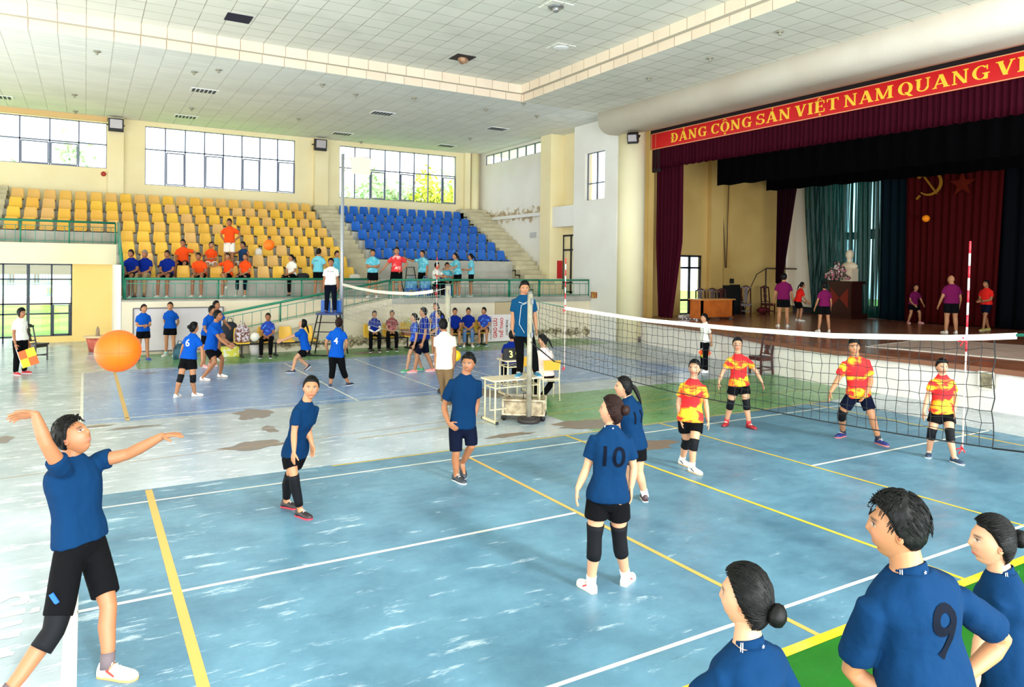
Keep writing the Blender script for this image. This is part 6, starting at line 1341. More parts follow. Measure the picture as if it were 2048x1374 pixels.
def preset(px, py, z, H, face, sex='m', arms='down', legs='stand', lean=0.0, head=None, hup=0.0, stance=.075, turn=0, world=None, seat_h=.44, side_lean=0, armsR=None, crouch=0.0):
    f = facing(face); l = np.cross(ZU, f); g = world if world is not None else onZ(px, py, z); g = np.array(g, float); s = H/1.68; sw, hw = body_dims(H, sex)[1:]
    J = {}; ln = math.radians(lean)
    if legs == 'stand' or legs == 'stride' or legs == 'squat':
        ph = .525*H-crouch*H; J['P'] = g+ZU*ph-f*(crouch*.55*H)
    else: J['P'] = g+ZU*(seat_h+.11*s)
    up = nrm(ZU*math.cos(ln)+f*math.sin(ln)+l*side_lean); J['Lh'] = l; ft = facing(face+turn); J['Ls'] = np.cross(ZU, ft); J['Ls'] = nrm(J['Ls']-up*(J['Ls']@up))
    J['N'] = J['P']+up*.302*H; fs = nrm(np.cross(J['Ls'], up)); hf = facing(head if head is not None else face, hup); J['H'] = J['N']+nrm(up*.8+ZU*.5)*.084*H+hf*.018*H; J['hf'] = hf; J['hu'] = nrm(ZU+up*.4)
    for S, sg in (('L',1),('R',-1)):
        kind = (armsR if S == 'R' and armsR else arms); J['s'+S] = J['N']+J['Ls']*sg*sw-up*.052*H; e, w = ARMS[kind]; T = lambda v: J['Ls']*sg*v[0]*H+fs*v[1]*H+(up*.5+ZU*.5)*v[2]*H*1.0
        J['e'+S] = J['s'+S]+T(e); J['w'+S] = J['s'+S]+T(w)
        if kind == 'hips': J['d'+S] = nrm(-l*sg*.3+f*.5-ZU*.6); J['palm'+S] = -l*sg
        if kind == 'cross': J['d'+S] = nrm(-l*sg+f*.1)
        J['h'+S] = J['P']+l*sg*hw-ZU*.012*H
        if legs in ('stand',):
            a = g+l*sg*(stance*H)+ZU*.07*s+f*0; J['a'+S] = a; J['k'+S] = (J['h'+S]+a)/2+f*(.012*H+crouch*.75*H)+l*sg*crouch*.12*H; J['t'+S] = nrm(f+l*sg*.25)
        elif legs == 'stride':
            a = g+l*sg*.05*H+f*sg*.14*H+ZU*.07*s; J['a'+S] = a; J['k'+S] = (J['h'+S]+a)/2+f*(.02*H+.02*H); J['t'+S] = nrm(f+l*sg*.12)
        elif legs == 'sit':
            k = J['h'+S]+f*.235*H+l*sg*stance*.3*H+ZU*.01; J['k'+S] = k; a = k-ZU*max(.1, (k[2]-z-.08*s))-f*.0*H; a[2] = z+.075*s; J['a'+S] = a; J['t'+S] = nrm(f+l*sg*.15)
        elif legs == 'cross':
            k = J['h'+S]+f*.235*H-l*sg*.05*H+ZU*(.05 if S == 'R' else 0); J['k'+S] = k
            if S == 'L': a = k.copy(); a[2] = z+.075*s; J['a'+S] = a; J['t'+S] = f
            else: a = k+f*.06*H-ZU*.2*H+l*.13*H; J['a'+S] = a; J['t'+S] = nrm(f*.8-ZU*.5+l*.2)
    return finish(J, H, sex)
def ik(a, c, L, mid2d=None, hint=None):
    a, c = np.array(a), np.array(c); d = np.linalg.norm(c-a); h = math.sqrt(max(0, L*L-(d/2)**2)); u = nrm(c-a); p = nrm(hint-u*(hint@u)); return (a+c)/2+p*h
def pxpose(H, sex, d0, tf, head, hf, neck, pelvis, arms, legs=None, ground=None, dn=0.0, dh=None, sh=None, z0=0.0, tfs=None, up_roll=None):
    """pixel guided pose: every joint is put on its line of sight at its own distance. arms: {'L':(elbow,de,wrist,dw,handtip)}, legs: {'L':(knee,dk,ankle,da or None,toe deg[,up])}"""
    J = {}; s = H/1.68; sw, hw = body_dims(H, sex)[1:]; f = facing(tf); J['Lh'] = np.cross(ZU, f)
    J['P'] = atD(*pelvis, d0); J['N'] = atD(*neck, d0+dn); up = nrm(J['N']-J['P']); fs = facing(tfs if tfs is not None else tf); J['Ls'] = np.cross(ZU, fs); J['Ls'] = nrm(J['Ls']-up*(J['Ls']@up)); lh = J['Lh']
    J['H'] = atD(*head, d0+(dh if dh is not None else dn)); J['hf'] = nrm(RH*hf[0]+ZU*hf[1]+DH*hf[2]); J['hu'] = nrm(ZU+up*.5-J['hf']*hf[1]*1.0)
    for S, sg in (('L',1),('R',-1)):
        J['s'+S] = J['N']+J['Ls']*sg*sw-up*.052*H
        if sh and S in sh: J['s'+S] = atD(*sh[S][0], depth(J['s'+S])+sh[S][1])
        e, de, w, dw, tip = arms[S][:5]; ds = depth(J['s'+S]); J['e'+S] = atD(*e, ds+de); J['w'+S] = atD(*w, ds+de+dw)
        if tip is not None: J['d'+S] = nrm(atD(*tip, ds+de+dw+(arms[S][5] if len(arms[S]) > 5 else 0))-J['w'+S])
        if len(arms[S]) > 6: J['palm'+S] = nrm(RH*arms[S][6][0]+ZU*arms[S][6][1]+DH*arms[S][6][2])
        J['h'+S] = J['P']+lh*sg*hw-ZU*.012*H
        if legs and S in legs:
            k, dk, a, da, toe = legs[S][:5]; J['a'+S] = onZ(*a, z0+.075*s) if da is None else atD(*a, d0+da)
            dm = (depth(J['h'+S])+depth(J['a'+S]))/2; J['k'+S] = atD(*k, dm+dk); J['t'+S] = facing(toe, legs[S][5] if len(legs[S]) > 5 else 0)
            if len(legs[S]) > 5: J['fu'+S] = nrm(ZU-J['t'+S]*(J['t'+S]@ZU))
        else:
            a = J['h'+S].copy()+lh*sg*.02; a[2] = z0+.075*s; J['a'+S] = a; J['k'+S] = (a+J['h'+S])/2+f*.02; J['t'+S] = f
    return finish(J, H, sex)
FAIR = (196,144,110); MID = (178,122,84); TAN = (158,102,66); DK = (186,128,92)
# ---- near court: the team in navy
J = pxpose(1.74, 'm', 4.86, 78, (146,874), (.78,.5,.05), (142,917), (161,1088),
  {'R': ((92,888),-.12,(70,828),-.02,(30,832),-.03,(.2,-.7,-.7)), 'L': ((256,909),.05,(325,872),.0,(366,866),.0,(0,-1,.1))},
  {'R': ((112,1262),.02,(2,1400),-.52,80,-.3), 'L': ((219,1214),-.05,(215,1330),None,82)}, dn=.02, tfs=55, sh={'R': ((124,938),-.02), 'L': ((196,922),.0)})
J['noshoeR'] = False
build_person(J, 1.74, 'm', 'man in navy shirt at the lower left swinging one arm back to serve', NAVY, BLK, 'short', None, TAN, .34, .40, (240,234,220), (226,160,90), (96,84,88), None, 3, None, curl=.55, hemt=.03, hem=.015, fat=.94)
SB_ = [o for o in COL.objects if o.get('label', '').startswith('man in navy shirt at the lower left')][0]
lp = (J['hR']*.45+J['kR']*.55); mb = MB(); o_ = -DH*.098; mb.bar(lp+o_+ZU*.05-RH*.01, lp+o_-ZU*.01+RH*.03, .03, .008, 0, up=tuple(-DH)); mb.build('shorts_logo', mat('logo_blue', (20,90,190), .6), SB_)
# black sleeve on his trailing leg
def leg_tube(body_label, J, S, a, b, s, name='leg_sleeve', m_=None, add=.01):
    pts = curve(J['h'+S], J['k'+S], J['a'+S]); rad = [q*s for q in (.088,.080,.068,.055,.056,.046,.036)]; cum = [0,.17,.34,.5,.67,.84,1]; q = MB()
    cs = np.linspace(a, b, 10); q.tube([np.array([np.interp(c, cum, [p[i] for p in pts]) for i in range(3)]) for c in cs], [np.interp(c, cum, rad)+add for c in cs], 22)
    par = [o for o in COL.objects if o.get('label') == body_label][0]; return q.build(name, m_ or PAD, par)
leg_tube('man in navy shirt at the lower left swinging one arm back to serve', J, 'R', .25, .64, 1.74/1.68)
J = pxpose(1.58, 'f', depth(onZ(598,1032)), 62, (622,776), (.32,.08,-.95), (612,805), (590,905),
  {'R': ((588,864),-.02,(588,903),-.08,(584,934),.0), 'L': ((616,862),.0,(624,888),-.06,(626,912),.0)},
  {'R': ((588,952),-.08,(600,1020),None,58), 'L': ((578,952),-.02,(572,1002),None,70)}, dn=-.14, tfs=50, sh={'R': ((595,822),0)})
build_person(J, 1.58, 'f', 'woman in navy shirt leaning forward with black leg sleeves', NAVY, BLK, 'bunlow', None, MID, .6, .26, (34,26,30), (214,40,60), None, None, 2, collar=NAVY, lowleg=(.46,.93), fat=.88)
J = pxpose(1.66, 'm', depth(onZ(918,962)), 8, (937,727), (-.22,-.02,-1), (931,751), (925,850),
  {'R': ((887,815),.08,(897,846),-.16,(916,862),-.04,(.4,0,.9)), 'L': ((954,806),.08,(947,838),-.05,(940,850),.0)},
  {'R': ((912,906),-.06,(912,950),None,40), 'L': ((944,893),-.12,(924,926),.12,20,-.75)}, dn=0)
build_person(J, 1.66, 'm', 'man in navy polo shirt and long shorts with one hand on his hip', NAVY, NVS, 'short', None, TAN, .6, .45, (40,48,56), (206,206,200), None, None, 2, collar=NAVY, fat=.92)
J = pxpose(1.6, 'f', depth(onZ(1206,1192)), 178, (1223,822), (-.85,.1,.45), (1224,858), (1216,992),
  {'L': ((1173,938),.02,(1155,978),-.04,(1152,1006),-.02), 'R': ((1268,936),.02,(1262,976),-.03,(1262,1004),.0)},
  {'L': ((1189,1074),-.04,(1182,1166),None,-150), 'R': ((1238,1072),-.04,(1251,1152),None,150)}, dn=0)
build_person(J, 1.6, 'f', 'woman seen from behind in navy shirt with number 10 and black knee sleeves', NAVY, BLK, 'bun', HAIRB, FAIR, .58, .24, (240,240,236), (232,220,190), (240,240,236), True, 3, num=('10', .23, .62), numm=mat('number_dark', (2,8,24), .8, spec=.1), collar=NAVY, lowleg=(.34,.72))
J = pxpose(1.56, 'f', depth(onZ(1284,1008)), -140, (1247,775), (-1,.08,.12), (1257,798), (1268,893),
  {'L': ((1240,842),.05,(1236,880),.05,None), 'R': ((1280,846),-.02,(1274,886),-.05,None)},
  {'L': ((1262,942),-.02,(1254,984),None,-150), 'R': ((1277,942),-.02,(1290,990),None,178)}, dn=.0)
build_person(J, 1.56, 'f', 'woman in navy shirt with number 11 standing behind the number 10 player', NAVY, BLK, 'pony', None, FAIR, .58, .24, (60,36,40), (226,214,196), (240,236,230), None, 2, num=('11', .2, .62), numm=MATS['number_dark'], collar=NAVY)
# three people at the lower right corner, seen from behind
J = pxpose(1.56, 'f', 2.72, -150, (1492,1196), (-.78,.02,.6), (1497,1288), (1500,1444),
  {'L': ((1376,1420),.1,(1400,1500),.05,None), 'R': ((1596,1430),.05,(1560,1520),.05,None)}, dn=0)
build_person(J, 1.56, 'f', 'woman with a low bun and black hair clip at the bottom centre-right, seen from behind', NAVY, BLK, 'bunlow', None, FAIR, .62, .24, det=3, collar=NAVY, hemt=-.3)
J = pxpose(1.78, 'm', 2.95, -160, (1796,1056), (-.86,.03,.5), (1818,1143), (1845,1345),
  {'L': ((1698,1345),.12,(1768,1384),-.08,(1790,1392),-.05), 'R': ((2012,1278),.1,(1930,1352),-.05,(1900,1378),-.05)}, dn=0, sh={'L': ((1744,1218),0), 'R': ((1916,1196),0)})
build_person(J, 1.78, 'm', 'man in navy shirt with number 9 and hands on hips, seen from behind', NAVY, BLK, 'short', None, MID, .66, .45, det=3, num=('9', .3, .52), numm=MATS['number_dark'], collar=NAVY, fat=1.05, hemt=-.3)
J = pxpose(1.56, 'f', 3.45, -125, (1984,1083), (-1,.06,.2), (2002,1147), (2012,1318),
  {'L': ((1966,1262),.1,(1950,1330),-.05,None), 'R': ((2046,1290),.02,(1968,1352),-.1,(1945,1368),-.05)}, dn=0)
build_person(J, 1.56, 'f', 'woman in navy shirt at the right edge behind the man with number 9', NAVY, BLK, 'bun', None, FAIR, .6, .24, det=3, collar=NAVY, hemt=-.3)
# ---- near court: the team in flame coloured shirts
SB = (36,58,84)
J = pxpose(1.54, 'f', depth(onZ(1378,940)), -18, (1389,737), (-.5,.12,-.9), (1387,760), (1381,838),
  {'R': ((1356,806),.02,(1361,838),-.06,(1366,858),-.02), 'L': ((1412,806),.02,(1416,840),-.06,(1418,856),-.02)},
  {'R': ((1374,884),-.06,(1364,919),None,30), 'L': ((1388,886),-.08,(1384,934),None,35)}, dn=0)
build_person(J, 1.54, 'f', 'woman in flame shirt with white-lined knee pads standing nearest the net centre', FLAME, BLK, 'bunlow', None, FAIR, .58, .24, (236,232,226), (210,170,120), (236,236,232), True, 2, collar=FLAME, lowleg=(.42,.64))
J = pxpose(1.56, 'f', depth(onZ(1477,856)), 3, (1475,689), (-.25,.04,-1), (1476,709), (1478,768),
  {'R': ((1445,744),.02,(1438,764),-.04,(1436,778),0), 'L': ((1513,743),.02,(1524,764),-.04,(1528,778),0)},
  {'R': ((1461,806),-.08,(1453,843),None,-35), 'L': ((1493,806),-.08,(1498,848),None,25)}, dn=0)
build_person(J, 1.56, 'f', 'woman in flame shirt with dark red shoes at the back left of the far side', FLAME, BLK, 'bunlow', None, FAIR, .58, .24, (150,24,34), (60,30,36), (190,40,50), True, 2, collar=FLAME)
J = pxpose(1.68, 'm', depth(onZ(1722,886)), -6, (1708,694), (-.35,0,-1), (1711,715), (1717,788),
  {'R': ((1674,762),.02,(1661,785),-.05,(1657,799),0), 'L': ((1743,764),.02,(1731,789),-.1,(1723,801),0)},
  {'R': ((1682,828),-.12,(1686,864),None,-55), 'L': ((1745,834),-.1,(1757,878),None,15)}, dn=-.08)
build_person(J, 1.68, 'm', 'man in flame shirt with navy shorts crouching with feet apart behind the net', FLAME, NVS, 'short', None, MID, .58, .32, (30,44,110), (230,120,110), (24,28,44), None, 2, collar=FLAME)
leg_tube('man in flame shirt with navy shorts crouching with feet apart behind the net', J, 'R', .40, .62, 1.0, 'knee_pad', PAD)
J = pxpose(1.52, 'f', depth(onZ(1884,916)), -3, (1884,734), (-.15,-.03,-1), (1884,752), (1884,822),
  {'R': ((1855,793),.03,(1848,823),-.05,(1846,838),0), 'L': ((1913,794),.03,(1908,826),-.08,(1905,842),0)},
  {'R': ((1863,866),-.08,(1858,903),None,-35), 'L': ((1900,868),-.08,(1908,915),None,12)}, dn=-.04)
build_person(J, 1.52, 'f', 'woman in flame shirt with blue shoes at the right end of the net', FLAME, BLK, 'bunlow', None, FAIR, .58, .24, SB, (226,226,222), None, True, 2, collar=FLAME)
# ---- umpire on the table, scorers, the man in cream
J = pxpose(1.68, 'm', depth(onZ(1056,752,.75)), 5, (1049,577), (.12,-.06,-1), (1047,592), (1047,668),
  {'R': ((1026,634),.02,(1025,660),-.04,(1028,674),0), 'L': ((1070,634),.02,(1072,656),-.04,(1074,668),0)},
  {'R': ((1040,704),-.02,(1040,744),None,-20), 'L': ((1067,704),-.02,(1072,743),None,20)}, dn=0, z0=.75)
build_person(J, 1.68, 'm', 'umpire in teal-blue polo and black trousers standing on the school table behind the net post', cloth_m('shirt_teal', (10,66,104)), BLK, 'short', None, MID, .58, .97, (60,130,160), (214,220,220), None, None, 2, collar=MATS['shirt_teal'])
J = pxpose(1.68, 'm', depth(onZ(893,806)), 176, (886,651), (-.35,0,.95), (889,667), (889,734),
  {'L': ((873,702),.0,(870,726),-.04,(872,740),0), 'R': ((909,702),.0,(908,726),-.04,(908,740),0)},
  {'L': ((886,766),-.02,(888,798),None,-165), 'R': ((897,766),-.02,(897,804),None,170)}, dn=0)
build_person(J, 1.68, 'm', 'man in cream polo shirt and brown trousers seen from behind beside the far court', CREAMS, BRN, 'short', None, TAN, .6, .97, (110,90,74), (190,180,160), None, None, 2, collar=CREAMS)
J = pxpose(1.55, 'f', depth((sc_p[0],sc_p[1],.5)), 170, (1085,681), (-.95,-.15,.1), (1088,697), (1091,748),
  {'L': ((1072,722),.1,(1064,738),.12,None), 'R': ((1102,722),.1,(1086,738),.12,None)},
  {'L': ((1070,752),.3,(1070,792),.35,-160), 'R': ((1104,766),.2,(1078,800),.3,-150)}, dn=0)
build_person(J, 1.55, 'f', 'girl with a long ponytail in a pale pink shirt sitting at the scorer table', PINK, BLK, 'pony', None, FAIR, .6, .95, (40,40,46), (60,60,66), None, None, 2)
J = preset(0, 0, 0, 1.6, -170, 'm', 'lap', 'sit', world=(s2[0]+.12,s2[1]+.75,0), head=-170)
build_person(J, 1.6, 'm', 'person in blue sitting behind the umpire legs at the rear school table', BLUE3, BLK, 'short', None, MID, .6, .9, (60,60,66), det=1)
# ---- line judges
J = preset(1409, 744, 0, 1.55, -85, 'f', 'behind', head=-80)
build_person(J, 1.55, 'f', 'line judge in white shirt and black trousers holding a flag near the stage', WHITES, BLK, 'bunlow', None, FAIR, .6, .97, (240,240,240), det=1, collar=WHITES)
def flag(label, p, tipdir, c1, c2, sz=.38):
    t = empty('line_flag', p, label, 'flag'); p = np.array(p, float); d = nrm(tipdir); mb = MB(); mb.tube([p-d*.06, p+d*.5], .008, 6); mb.build('stick', WHP, t)
    w = nrm(np.cross(d, DH)); 
    for i in range(2):
        for j in range(2):
            g_ = sz*.5; a = p+d*(.12+g_*i)+w*g_*j; mb = MB(); mb.add([a, a+d*g_, a+d*g_+w*g_+DH*.02, a+w*g_+DH*.02, a+DH*.006, a+d*g_+DH*.006, a+d*g_+w*g_+DH*.026, a+w*g_+DH*.026], [(0,1,2,3),(7,6,5,4),(0,4,5,1),(1,5,6,2),(2,6,7,3),(3,7,4,0)]); mb.build('flag_cloth', c1 if (i+j) % 2 == 0 else c2, t)
FO = mat('flag_orange', (244,96,36), .7); FY_ = mat('flag_yellow', (250,226,40), .7)
flag('small yellow and orange flag held behind the line judge near the stage', onZ(1400,705,.0)*0+J['wL']+RH*-.05, -ZU*.6-RH*.8, FY_, FO, .26)
J = preset(40, 748, 0, 1.6, 78, 'f', 'down', head=82)
build_person(J, 1.6, 'f', 'line judge in a white shirt with red shoes at the left edge holding a flag', WHITES, BLK, 'bob', None, TAN, .55, .97, (206,40,60), (240,230,230), det=2, collar=WHITES)
flag('orange and yellow flag held low by the line judge at the left edge', J['wR']-ZU*.08, -ZU*.85+RH*.3, FO, FY_, .4)
# ---- far court, left side
W_ = (236,232,226)
J = pxpose(1.52, 'f', depth(onZ(370,794)), 165, (388,656), (.5,0,.85), (386,669), (377,716),
  {'L': ((366,694),.0,(362,708),.1,None), 'R': ((404,700),.02,(404,722),-.03,(403,732),0)},
  {'L': ((361,756),-.1,(352,789),None,175), 'R': ((386,756),-.1,(389,786),None,110)}, dn=.1)
build_person(J, 1.52, 'f', 'woman seen from behind in bright blue shirt with number 6 and navy knee pads', ROYAL, BLK, 'bun', None, MID, .58, .26, W_, (200,180,170), None, True, 2, num=('6', .2, .6), collar=ROYAL, lowleg=(.42,.62))
J = pxpose(1.64, 'm', depth(onZ(425,760)), 85, (436,632), (1,.12,.1), (431,646), (421,697),
  {'R': ((440,678),-.02,(456,691),-.02,(463,695),0), 'L': ((444,676),-.02,(460,687),.0,(467,691),0)},
  {'R': ((432,724),-.05,(405,755),None,80), 'L': ((446,718),.0,(440,748),None,80)}, dn=0)
build_person(J, 1.64, 'm', 'man in bright blue shirt crouching forward on the far court with both arms out', ROYAL, BLK, 'short', None, TAN, .55, .3, W_, (190,160,140), None, None, 2, collar=ROYAL)
J = pxpose(1.55, 'f', depth(onZ(600,742)), -85, (605,648), (-.8,.55,.05), (603,659), (612,699),
  {'L': ((583,674),-.02,(563,682),.0,(557,684),0), 'R': ((584,672),.02,(564,680),.0,(558,681),0)},
  {'L': ((590,717),.0,(586,740),None,-85), 'R': ((597,718),.0,(616,731),.1,-95,-.9)}, dn=0)
build_person(J, 1.55, 'f', 'woman with a ponytail in bright blue shirt bending to receive on the far court', ROYAL, BLK, 'pony', None, FAIR, .55, .26, (30,40,70), (220,220,226), None, None, 2, collar=ROYAL)
J = pxpose(1.54, 'f', depth(onZ(680,773)), 178, (678,646), (0,0,1), (676,658), (673,711),
  {'L': ((651,686),.0,(655,702),.12,None), 'R': ((694,686),.0,(689,702),.12,None)},
  {'L': ((665,742),-.08,(661,768),None,-160), 'R': ((686,742),-.08,(696,765),None,150)}, dn=0)
build_person(J, 1.54, 'f', 'woman seen from behind in bright blue shirt with number 4 and black cropped leggings', ROYAL, BLK, 'bunlow', HAIRB, MID, .58, .72, (36,44,70), (224,224,226), None, None, 2, num=('4', .2, .56), collar=ROYAL)
J = preset(286, 720, 0, 1.56, 35, 'f', 'phone', head=60)
build_person(J, 1.56, 'f', 'woman in bright blue shirt with clasped hands standing left before the faded board', ROYAL, BLK, 'bunlow', HAIRB, MID, .55, .26, (30,60,150), (60,90,170), None, None, 1, collar=ROYAL)
J = preset(340, 712, 0, 1.58, 5, 'f', 'behind', head=15)
build_person(J, 1.58, 'f', 'woman in bright blue shirt with hands behind her back before the faded board', ROYAL, BLK, 'bunlow', HAIRB, MID, .55, .26, W_, W_, (150,206,206), None, 1, collar=ROYAL)
J = preset(414, 733, 0, 1.62, 70, 'm', 'ready', head=88, lean=12)
build_person(J, 1.62, 'm', 'man in bright blue shirt behind the crouching man, looking right', ROYAL, BLK, 'short', None, TAN, .55, .3, (226,150,150), W_, None, None, 1, collar=ROYAL)
J = preset(430, 722, 0, 1.68, 60, 'm', 'ready', head=80, hup=.1)
build_person(J, 1.68, 'm', 'tallest of the men at the left of the far court, half hidden behind two others', ROYAL, BLK, 'short', None, TAN, .55, .3, W_, W_, None, None, 1)
# ---- far court, right side
J = preset(829, 742, 0, 1.5, -70, 'f', 'down', 'stride', head=-75)
build_person(J, 1.5, 'f', 'woman in patterned blue shirt with green shoes on the far court', BLUEP, BLK, 'bunlow', None, FAIR, .55, .28, (60,170,110), W_, None, None, 1, collar=BLUE3)
J = preset(848, 744, 0, 1.66, -80, 'm', 'down', 'stride', head=-85)
build_person(J, 1.66, 'm', 'man in blue shirt and long navy shorts stepping beside the woman with green shoes', BLUE3, NVS, 'short', None, MID, .58, .46, (240,150,150), W_, None, None, 1, collar=BLUE3, fat=1.08)
J = preset(872, 712, 0, 1.62, -30, 'f', 'hips', head=-35)
build_person(J, 1.62, 'f', 'smiling woman in glasses and patterned blue shirt with hands on hips beside the far post', BLUEP, BLK, 'bunlow', None, MID, .55, .28, W_, W_, None, None, 1, collar=BLUE3)
J = preset(878, 728, 0, 1.5, -85, 'f', 'ready', head=-85)
build_person(J, 1.5, 'f', 'woman with a ponytail in patterned blue shirt half hidden by the man in cream', BLUEP, BLK, 'pony', None, FAIR, .55, .28, W_, W_, None, None, 1, collar=BLUE3)
# ---- bench sitters
def sit(x, y, z, H, face, sex, label, top, bottom, sh_=.44, arms='lap', legs='sit', head=None, hair='short', leg=.3, shoe=W_, skin=MID, sleeve=.55, lean=0, det=1, hairm=None, armsR=None, sock=None, **k):
    J = preset(0, 0, z, H, face, sex, arms, legs, world=(x,y,z), seat_h=sh_, head=head, lean=lean, armsR=armsR, stance=.1)
    return build_person(J, H, sex, label, top, bottom, hair, hairm, skin, sleeve, leg, shoe, W_, sock, None, det, collar=top, **k)
FC = 30   # facing the court roughly
sit(bl[1]+.05, 15.35, 0, 1.56, 10, 'f', 'woman in blue shirt with folded hands sitting on the left bench beside the bags', BLUEP, BLK, hair='bunlow', leg=.96, shoe=(40,44,60), arms='lapin', skin=TAN)
sit(br[0]+.05, 15.45, 0, 1.55, 15, 'f', 'woman in blue shirt with white arm sleeves sitting on the middle bench', BLUE3, BLK, hair='bunlow', leg=.96, shoe=(36,36,40), arms='lapin', sleeves_long=WHITES)
sit(br[1]+.0, 15.45, 0, 1.55, 12, 'f', 'smiling woman in a maroon patterned shirt sitting on the middle bench', MAROONS, BLK, hair='bunlow', leg=.96, shoe=(36,36,40), arms='lapin')
sit(bc[0]-.0, 15.55, 0, 1.6, 10, 'm', 'man in blue shirt with dark teal shoes sitting at the left of the right bench', BLUE3, BLK, shoe=(30,80,100), arms='lap')
sit(bc[1], 15.55, 0, 1.6, 5, 'm', 'person in blue shirt and jeans sitting in the middle of the right bench', BLUE3, JEAN, leg=.9, shoe=W_, arms='lapin')
sit(bc[2]+.02, 15.55, 0, 1.6, -5, 'm', 'person in blue shirt sitting at the right of the bench next to the event banner', BLUEP, BLK, shoe=(50,90,100), arms='lapin', head=-40)
# ---- umpire on the ladder chair
J = preset(0, 0, 1.25, 1.66, 8, 'm', 'down', world=(up_[0]+.05,up_[1]-.0,1.25), head=10, armsR='down')
build_person(J, 1.66, 'm', 'umpire in white T-shirt and navy trousers standing on the ladder chair', WHITES, PNV, 'short', None, TAN, .58, .97, (40,60,130), (90,110,160), None, None, 2, num=('Sb Lucky', .055, .76), numm=mat('print_dark', (50,60,70), .6), flagside='front')
# ---- spectators in the yellow stand
def rowx(px, k, dy=-.1): return onY(px, 540, yk(k)+dy)[0]
for px, lab, top, bot, leg, sk, hd in ((263,'leftmost of the three men in blue polos in the front yellow row',BLUE3,BLK,.34,TAN,-10),(290,'older grey-haired man in blue polo and khaki trousers in the front yellow row',BLUE3,KHK,.92,TAN,0),(335,'young man in blue polo, third from the left in the front yellow row',BLUE3,NVS,.34,TAN,-5)):
    sit(rowx(px,8), yk(8)-.08, ZT, 1.66, 5, 'm', lab, top, bot, zk(8)+.06-ZT, 'lapin', head=hd, hair='grey' if 'grey' in lab else 'short', leg=leg, skin=sk, shoe=(60,60,64) if 'khaki' in lab else W_)
sit(rowx(402,8), yk(8)-.1, ZT, 1.64, 5, 'm', 'man in orange shirt bending over his phone in the front yellow row', ORANGE, BLK, zk(8)+.06-ZT, 'phone', lean=24, head=5, skin=TAN, leg=.34)
sit(rowx(456,8), yk(8)-.08, ZT, 1.58, -5, 'f', 'woman in orange shirt resting an arm on the seat beside her, front yellow row', ORANGE, BLK, zk(8)+.06-ZT, 'lapin', 'cross', hair='bunlow', armsR='seatback', leg=.3)
sit(rowx(491,8), yk(8)-.08, ZT, 1.58, 0, 'f', 'woman in orange shirt and navy trousers with folded hands, front yellow row', ORANGE, PNV, zk(8)+.06-ZT, 'lapin', hair='bunlow', leg=.85)
sit(rowx(584,8), yk(8)-.08, ZT, 1.56, -15, 'f', 'woman in white shirt sitting alone in the front yellow row', WHITES, BLK, zk(8)+.06-ZT, 'lapin', head=-50, hair='pony', leg=.92, shoe=(30,30,34))
sit(rowx(366,7), yk(7)-.08, zk(8), 1.66, 10, 'm', 'man in orange shirt with one arm stretched over the seat back, second row', ORANGE, NVS, zk(7)+.06-zk(8), 'seatback', armsR='lap', skin=TAN, leg=.34)
sit(rowx(422,7), yk(7)-.08, zk(8), 1.56, 25, 'f', 'woman in orange shirt looking at her phone in the second row', ORANGE, WSH, zk(7)+.06-zk(8), 'phone', hair='pony', head=40, leg=.34)
sit(rowx(487,7), yk(7)-.08, zk(8), 1.62, -10, 'm', 'man in a navy sleeveless top sitting in the second row', NAVYT, WSH, zk(7)+.06-zk(8), 'lap', armsR='seatback', sleeve=0, head=-30, skin=TAN, leg=.34)
J = preset(0, 0, zk(7), 1.7, 0, 'm', 'hips', world=(rowx(458,7), yk(7)-.15, zk(7)), head=0)
build_person(J, 1.7, 'm', 'man in orange polo and white shorts standing with hands on hips among the yellow seats', ORANGE, WSH, 'short', None, TAN, .56, .4, W_, W_, None, None, 1, collar=ORANGE)
J = preset(0, 0, ZT, 1.66, 165, 'm', 'rail', world=(onY(636,590,17.9)[0], 17.9, ZT), head=160)
build_person(J, 1.66, 'm', 'person in cyan shirt seen from behind leaning at the green railing', mat('shirt_cyan_plain', (112,196,214), .8), BLK, 'short', None, MID, .56, .34, W_, W_, None, None, 1, num=('thao', .09, .72), numm=mat('print_teal', (60,120,140), .6))
J = preset(0, 0, ZT, 1.6, 40, 'm', 'down', world=(onY(672,590,18.2)[0], 18.2, ZT), head=60)
build_person(J, 1.6, 'm', 'person in cyan shirt mostly hidden behind the white-shirted umpire', CYAN, BLK, 'short', None, MID, .56, .34, W_, W_, None, None, 1)
# ---- terrace
def stand(px, Y, H, face, sex, label, top, arms='down', head=None, hair='short', bottom=BLK, leg=.34, armsR=None, lean=0, skin=MID, **k):
    J = preset(0, 0, ZT, H, face, sex, arms, world=(onY(px,590,Y)[0], Y, ZT), head=head, armsR=armsR, lean=lean)
    return build_person(J, H, sex, label, top, bottom, hair, None, skin, .56, leg, W_, W_, None, None, 1, **k)
stand(745, 17.3, 1.66, 5, 'm', 'man in cyan shirt with crossed arms at the top of the ramp', CYAN, 'cross')
stand(793, 16.75, 1.74, 0, 'm', 'man in red and white shirt standing at the terrace railing', REDW, 'hips', armsR='wide')
stand(845, 17.7, 1.68, -30, 'm', 'man in cyan shirt pointing to the left with a stretched arm', CYAN, 'down', armsR='point', head=-40)
stand(915, 16.8, 1.6, -50, 'f', 'woman in cyan shirt reaching forward on the terrace', CYAN, 'reach', head=-60, hair='pony', lean=10)
stand(942, 16.9, 1.58, -80, 'f', 'woman in pale cyan shirt with folded arms at the right of the terrace group', MATS['shirt_cyan_plain'], 'phone', head=-90, hair='pony')
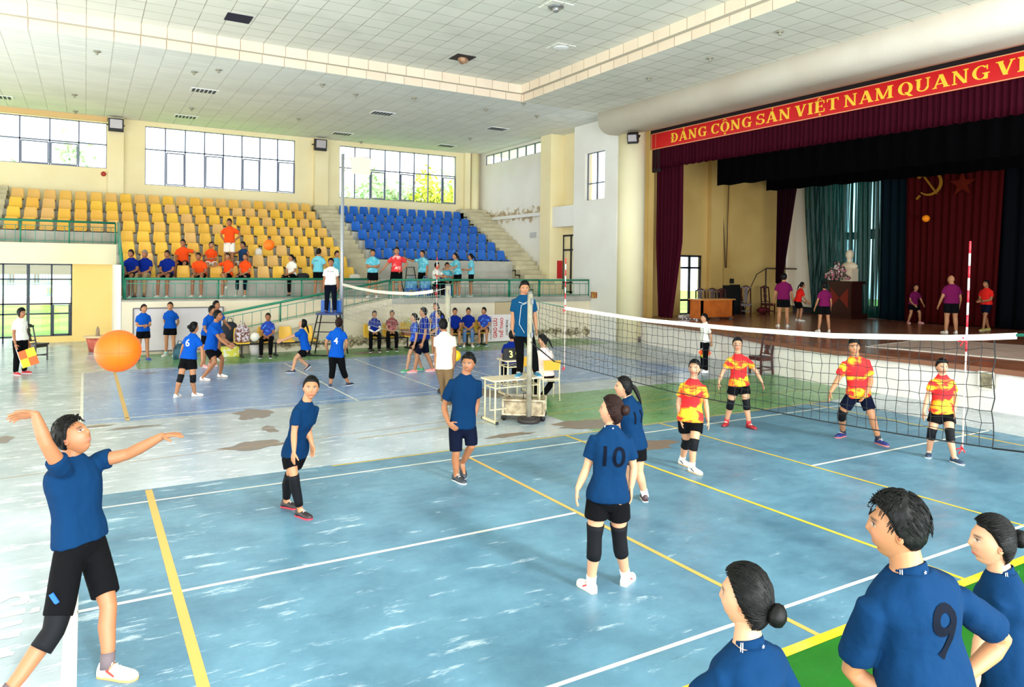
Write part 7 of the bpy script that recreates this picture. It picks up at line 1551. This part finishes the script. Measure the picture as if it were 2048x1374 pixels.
q = onY(872,590,17.0); sit(q[0], 17.0, ZT, 1.6, 60, 'm', 'man in white shirt sitting on a stool at the terrace railing', WHITES, BLK, .38, 'reach', head=80, leg=.95)
mb = MB(); mb.box((q[0]-.18,16.85,ZT),(q[0]+.18,17.2,ZT+.38)); tag(mb.build('low_stool', DARKM), 'dark stool under the man in the white shirt', 'stool')
q = onY(893,590,17.3); sit(q[0], 17.3, ZT, 1.6, 30, 'm', 'person in cyan shirt sitting behind the far net post', CYAN, BLK, .38, 'lap', head=30)
mb = MB(); mb.box((q[0]-.2,17.15,ZT),(q[0]+.2,17.5,ZT+.38)); mb.box((q[0]-.2,17.46,ZT+.38),(q[0]+.2,17.5,ZT+.8)); tag(mb.build('low_stool', SEAT_B), 'blue chair under the person in the cyan shirt', 'stool')
# ---- players on the stage
def stage(px, py, H, face, sex, label, top, arms='down', hair='short', head=None, crouch=0, lean=0, leg=.34, bottom=BLK, shoe=W_, stance=.08, hup=.1, **k):
    J = preset(px, py, ZS, H, face, sex, arms, k.pop('legs','stand'), head=head, crouch=crouch, lean=lean, stance=stance, hup=hup)
    return build_person(J, H, sex, label, top, bottom, hair, None, k.pop('skin', MID), .58, leg, shoe, W_, k.pop('sock', None), None, 1, **k)
stage(1566, 654, 1.76, 160, 'm', 'tall man in purple shirt and black shorts seen from behind on the stage', PURPLE, 'low', head=135, leg=.3, fat=1.08)
stage(1597, 642, 1.55, 95, 'f', 'woman with a ponytail in red shirt crouching sideways on the stage', REDS, 'ready', 'pony', head=95, crouch=.06, lean=16)
stage(1648, 664, 1.52, 175, 'f', 'woman in purple shirt seen from behind at the middle of the stage', PURPLE, 'low', 'bunlow', head=175, stance=.1)
stage(1828, 646.5, 1.55, 5, 'f', 'person in dark purple shirt crouching to receive in front of the red drape', PURPLE, 'ready', 'bunlow', head=0, crouch=.08, lean=14, stance=.14, shoe=(240,150,160), hup=.3)
stage(1902, 667, 1.78, 172, 'm', 'bald man in dark purple shirt seen from behind on the stage', PURPLE, 'low', 'bald', head=-165, leg=.34, fat=1.15)
stage(1972, 661, 1.62, -70, 'm', 'man in red vest over a white shirt lunging at the right of the stage', REDS, 'fronthold', head=-80, legs='stride', shoe=(200,190,90), skin=TAN, bottom=NVS)
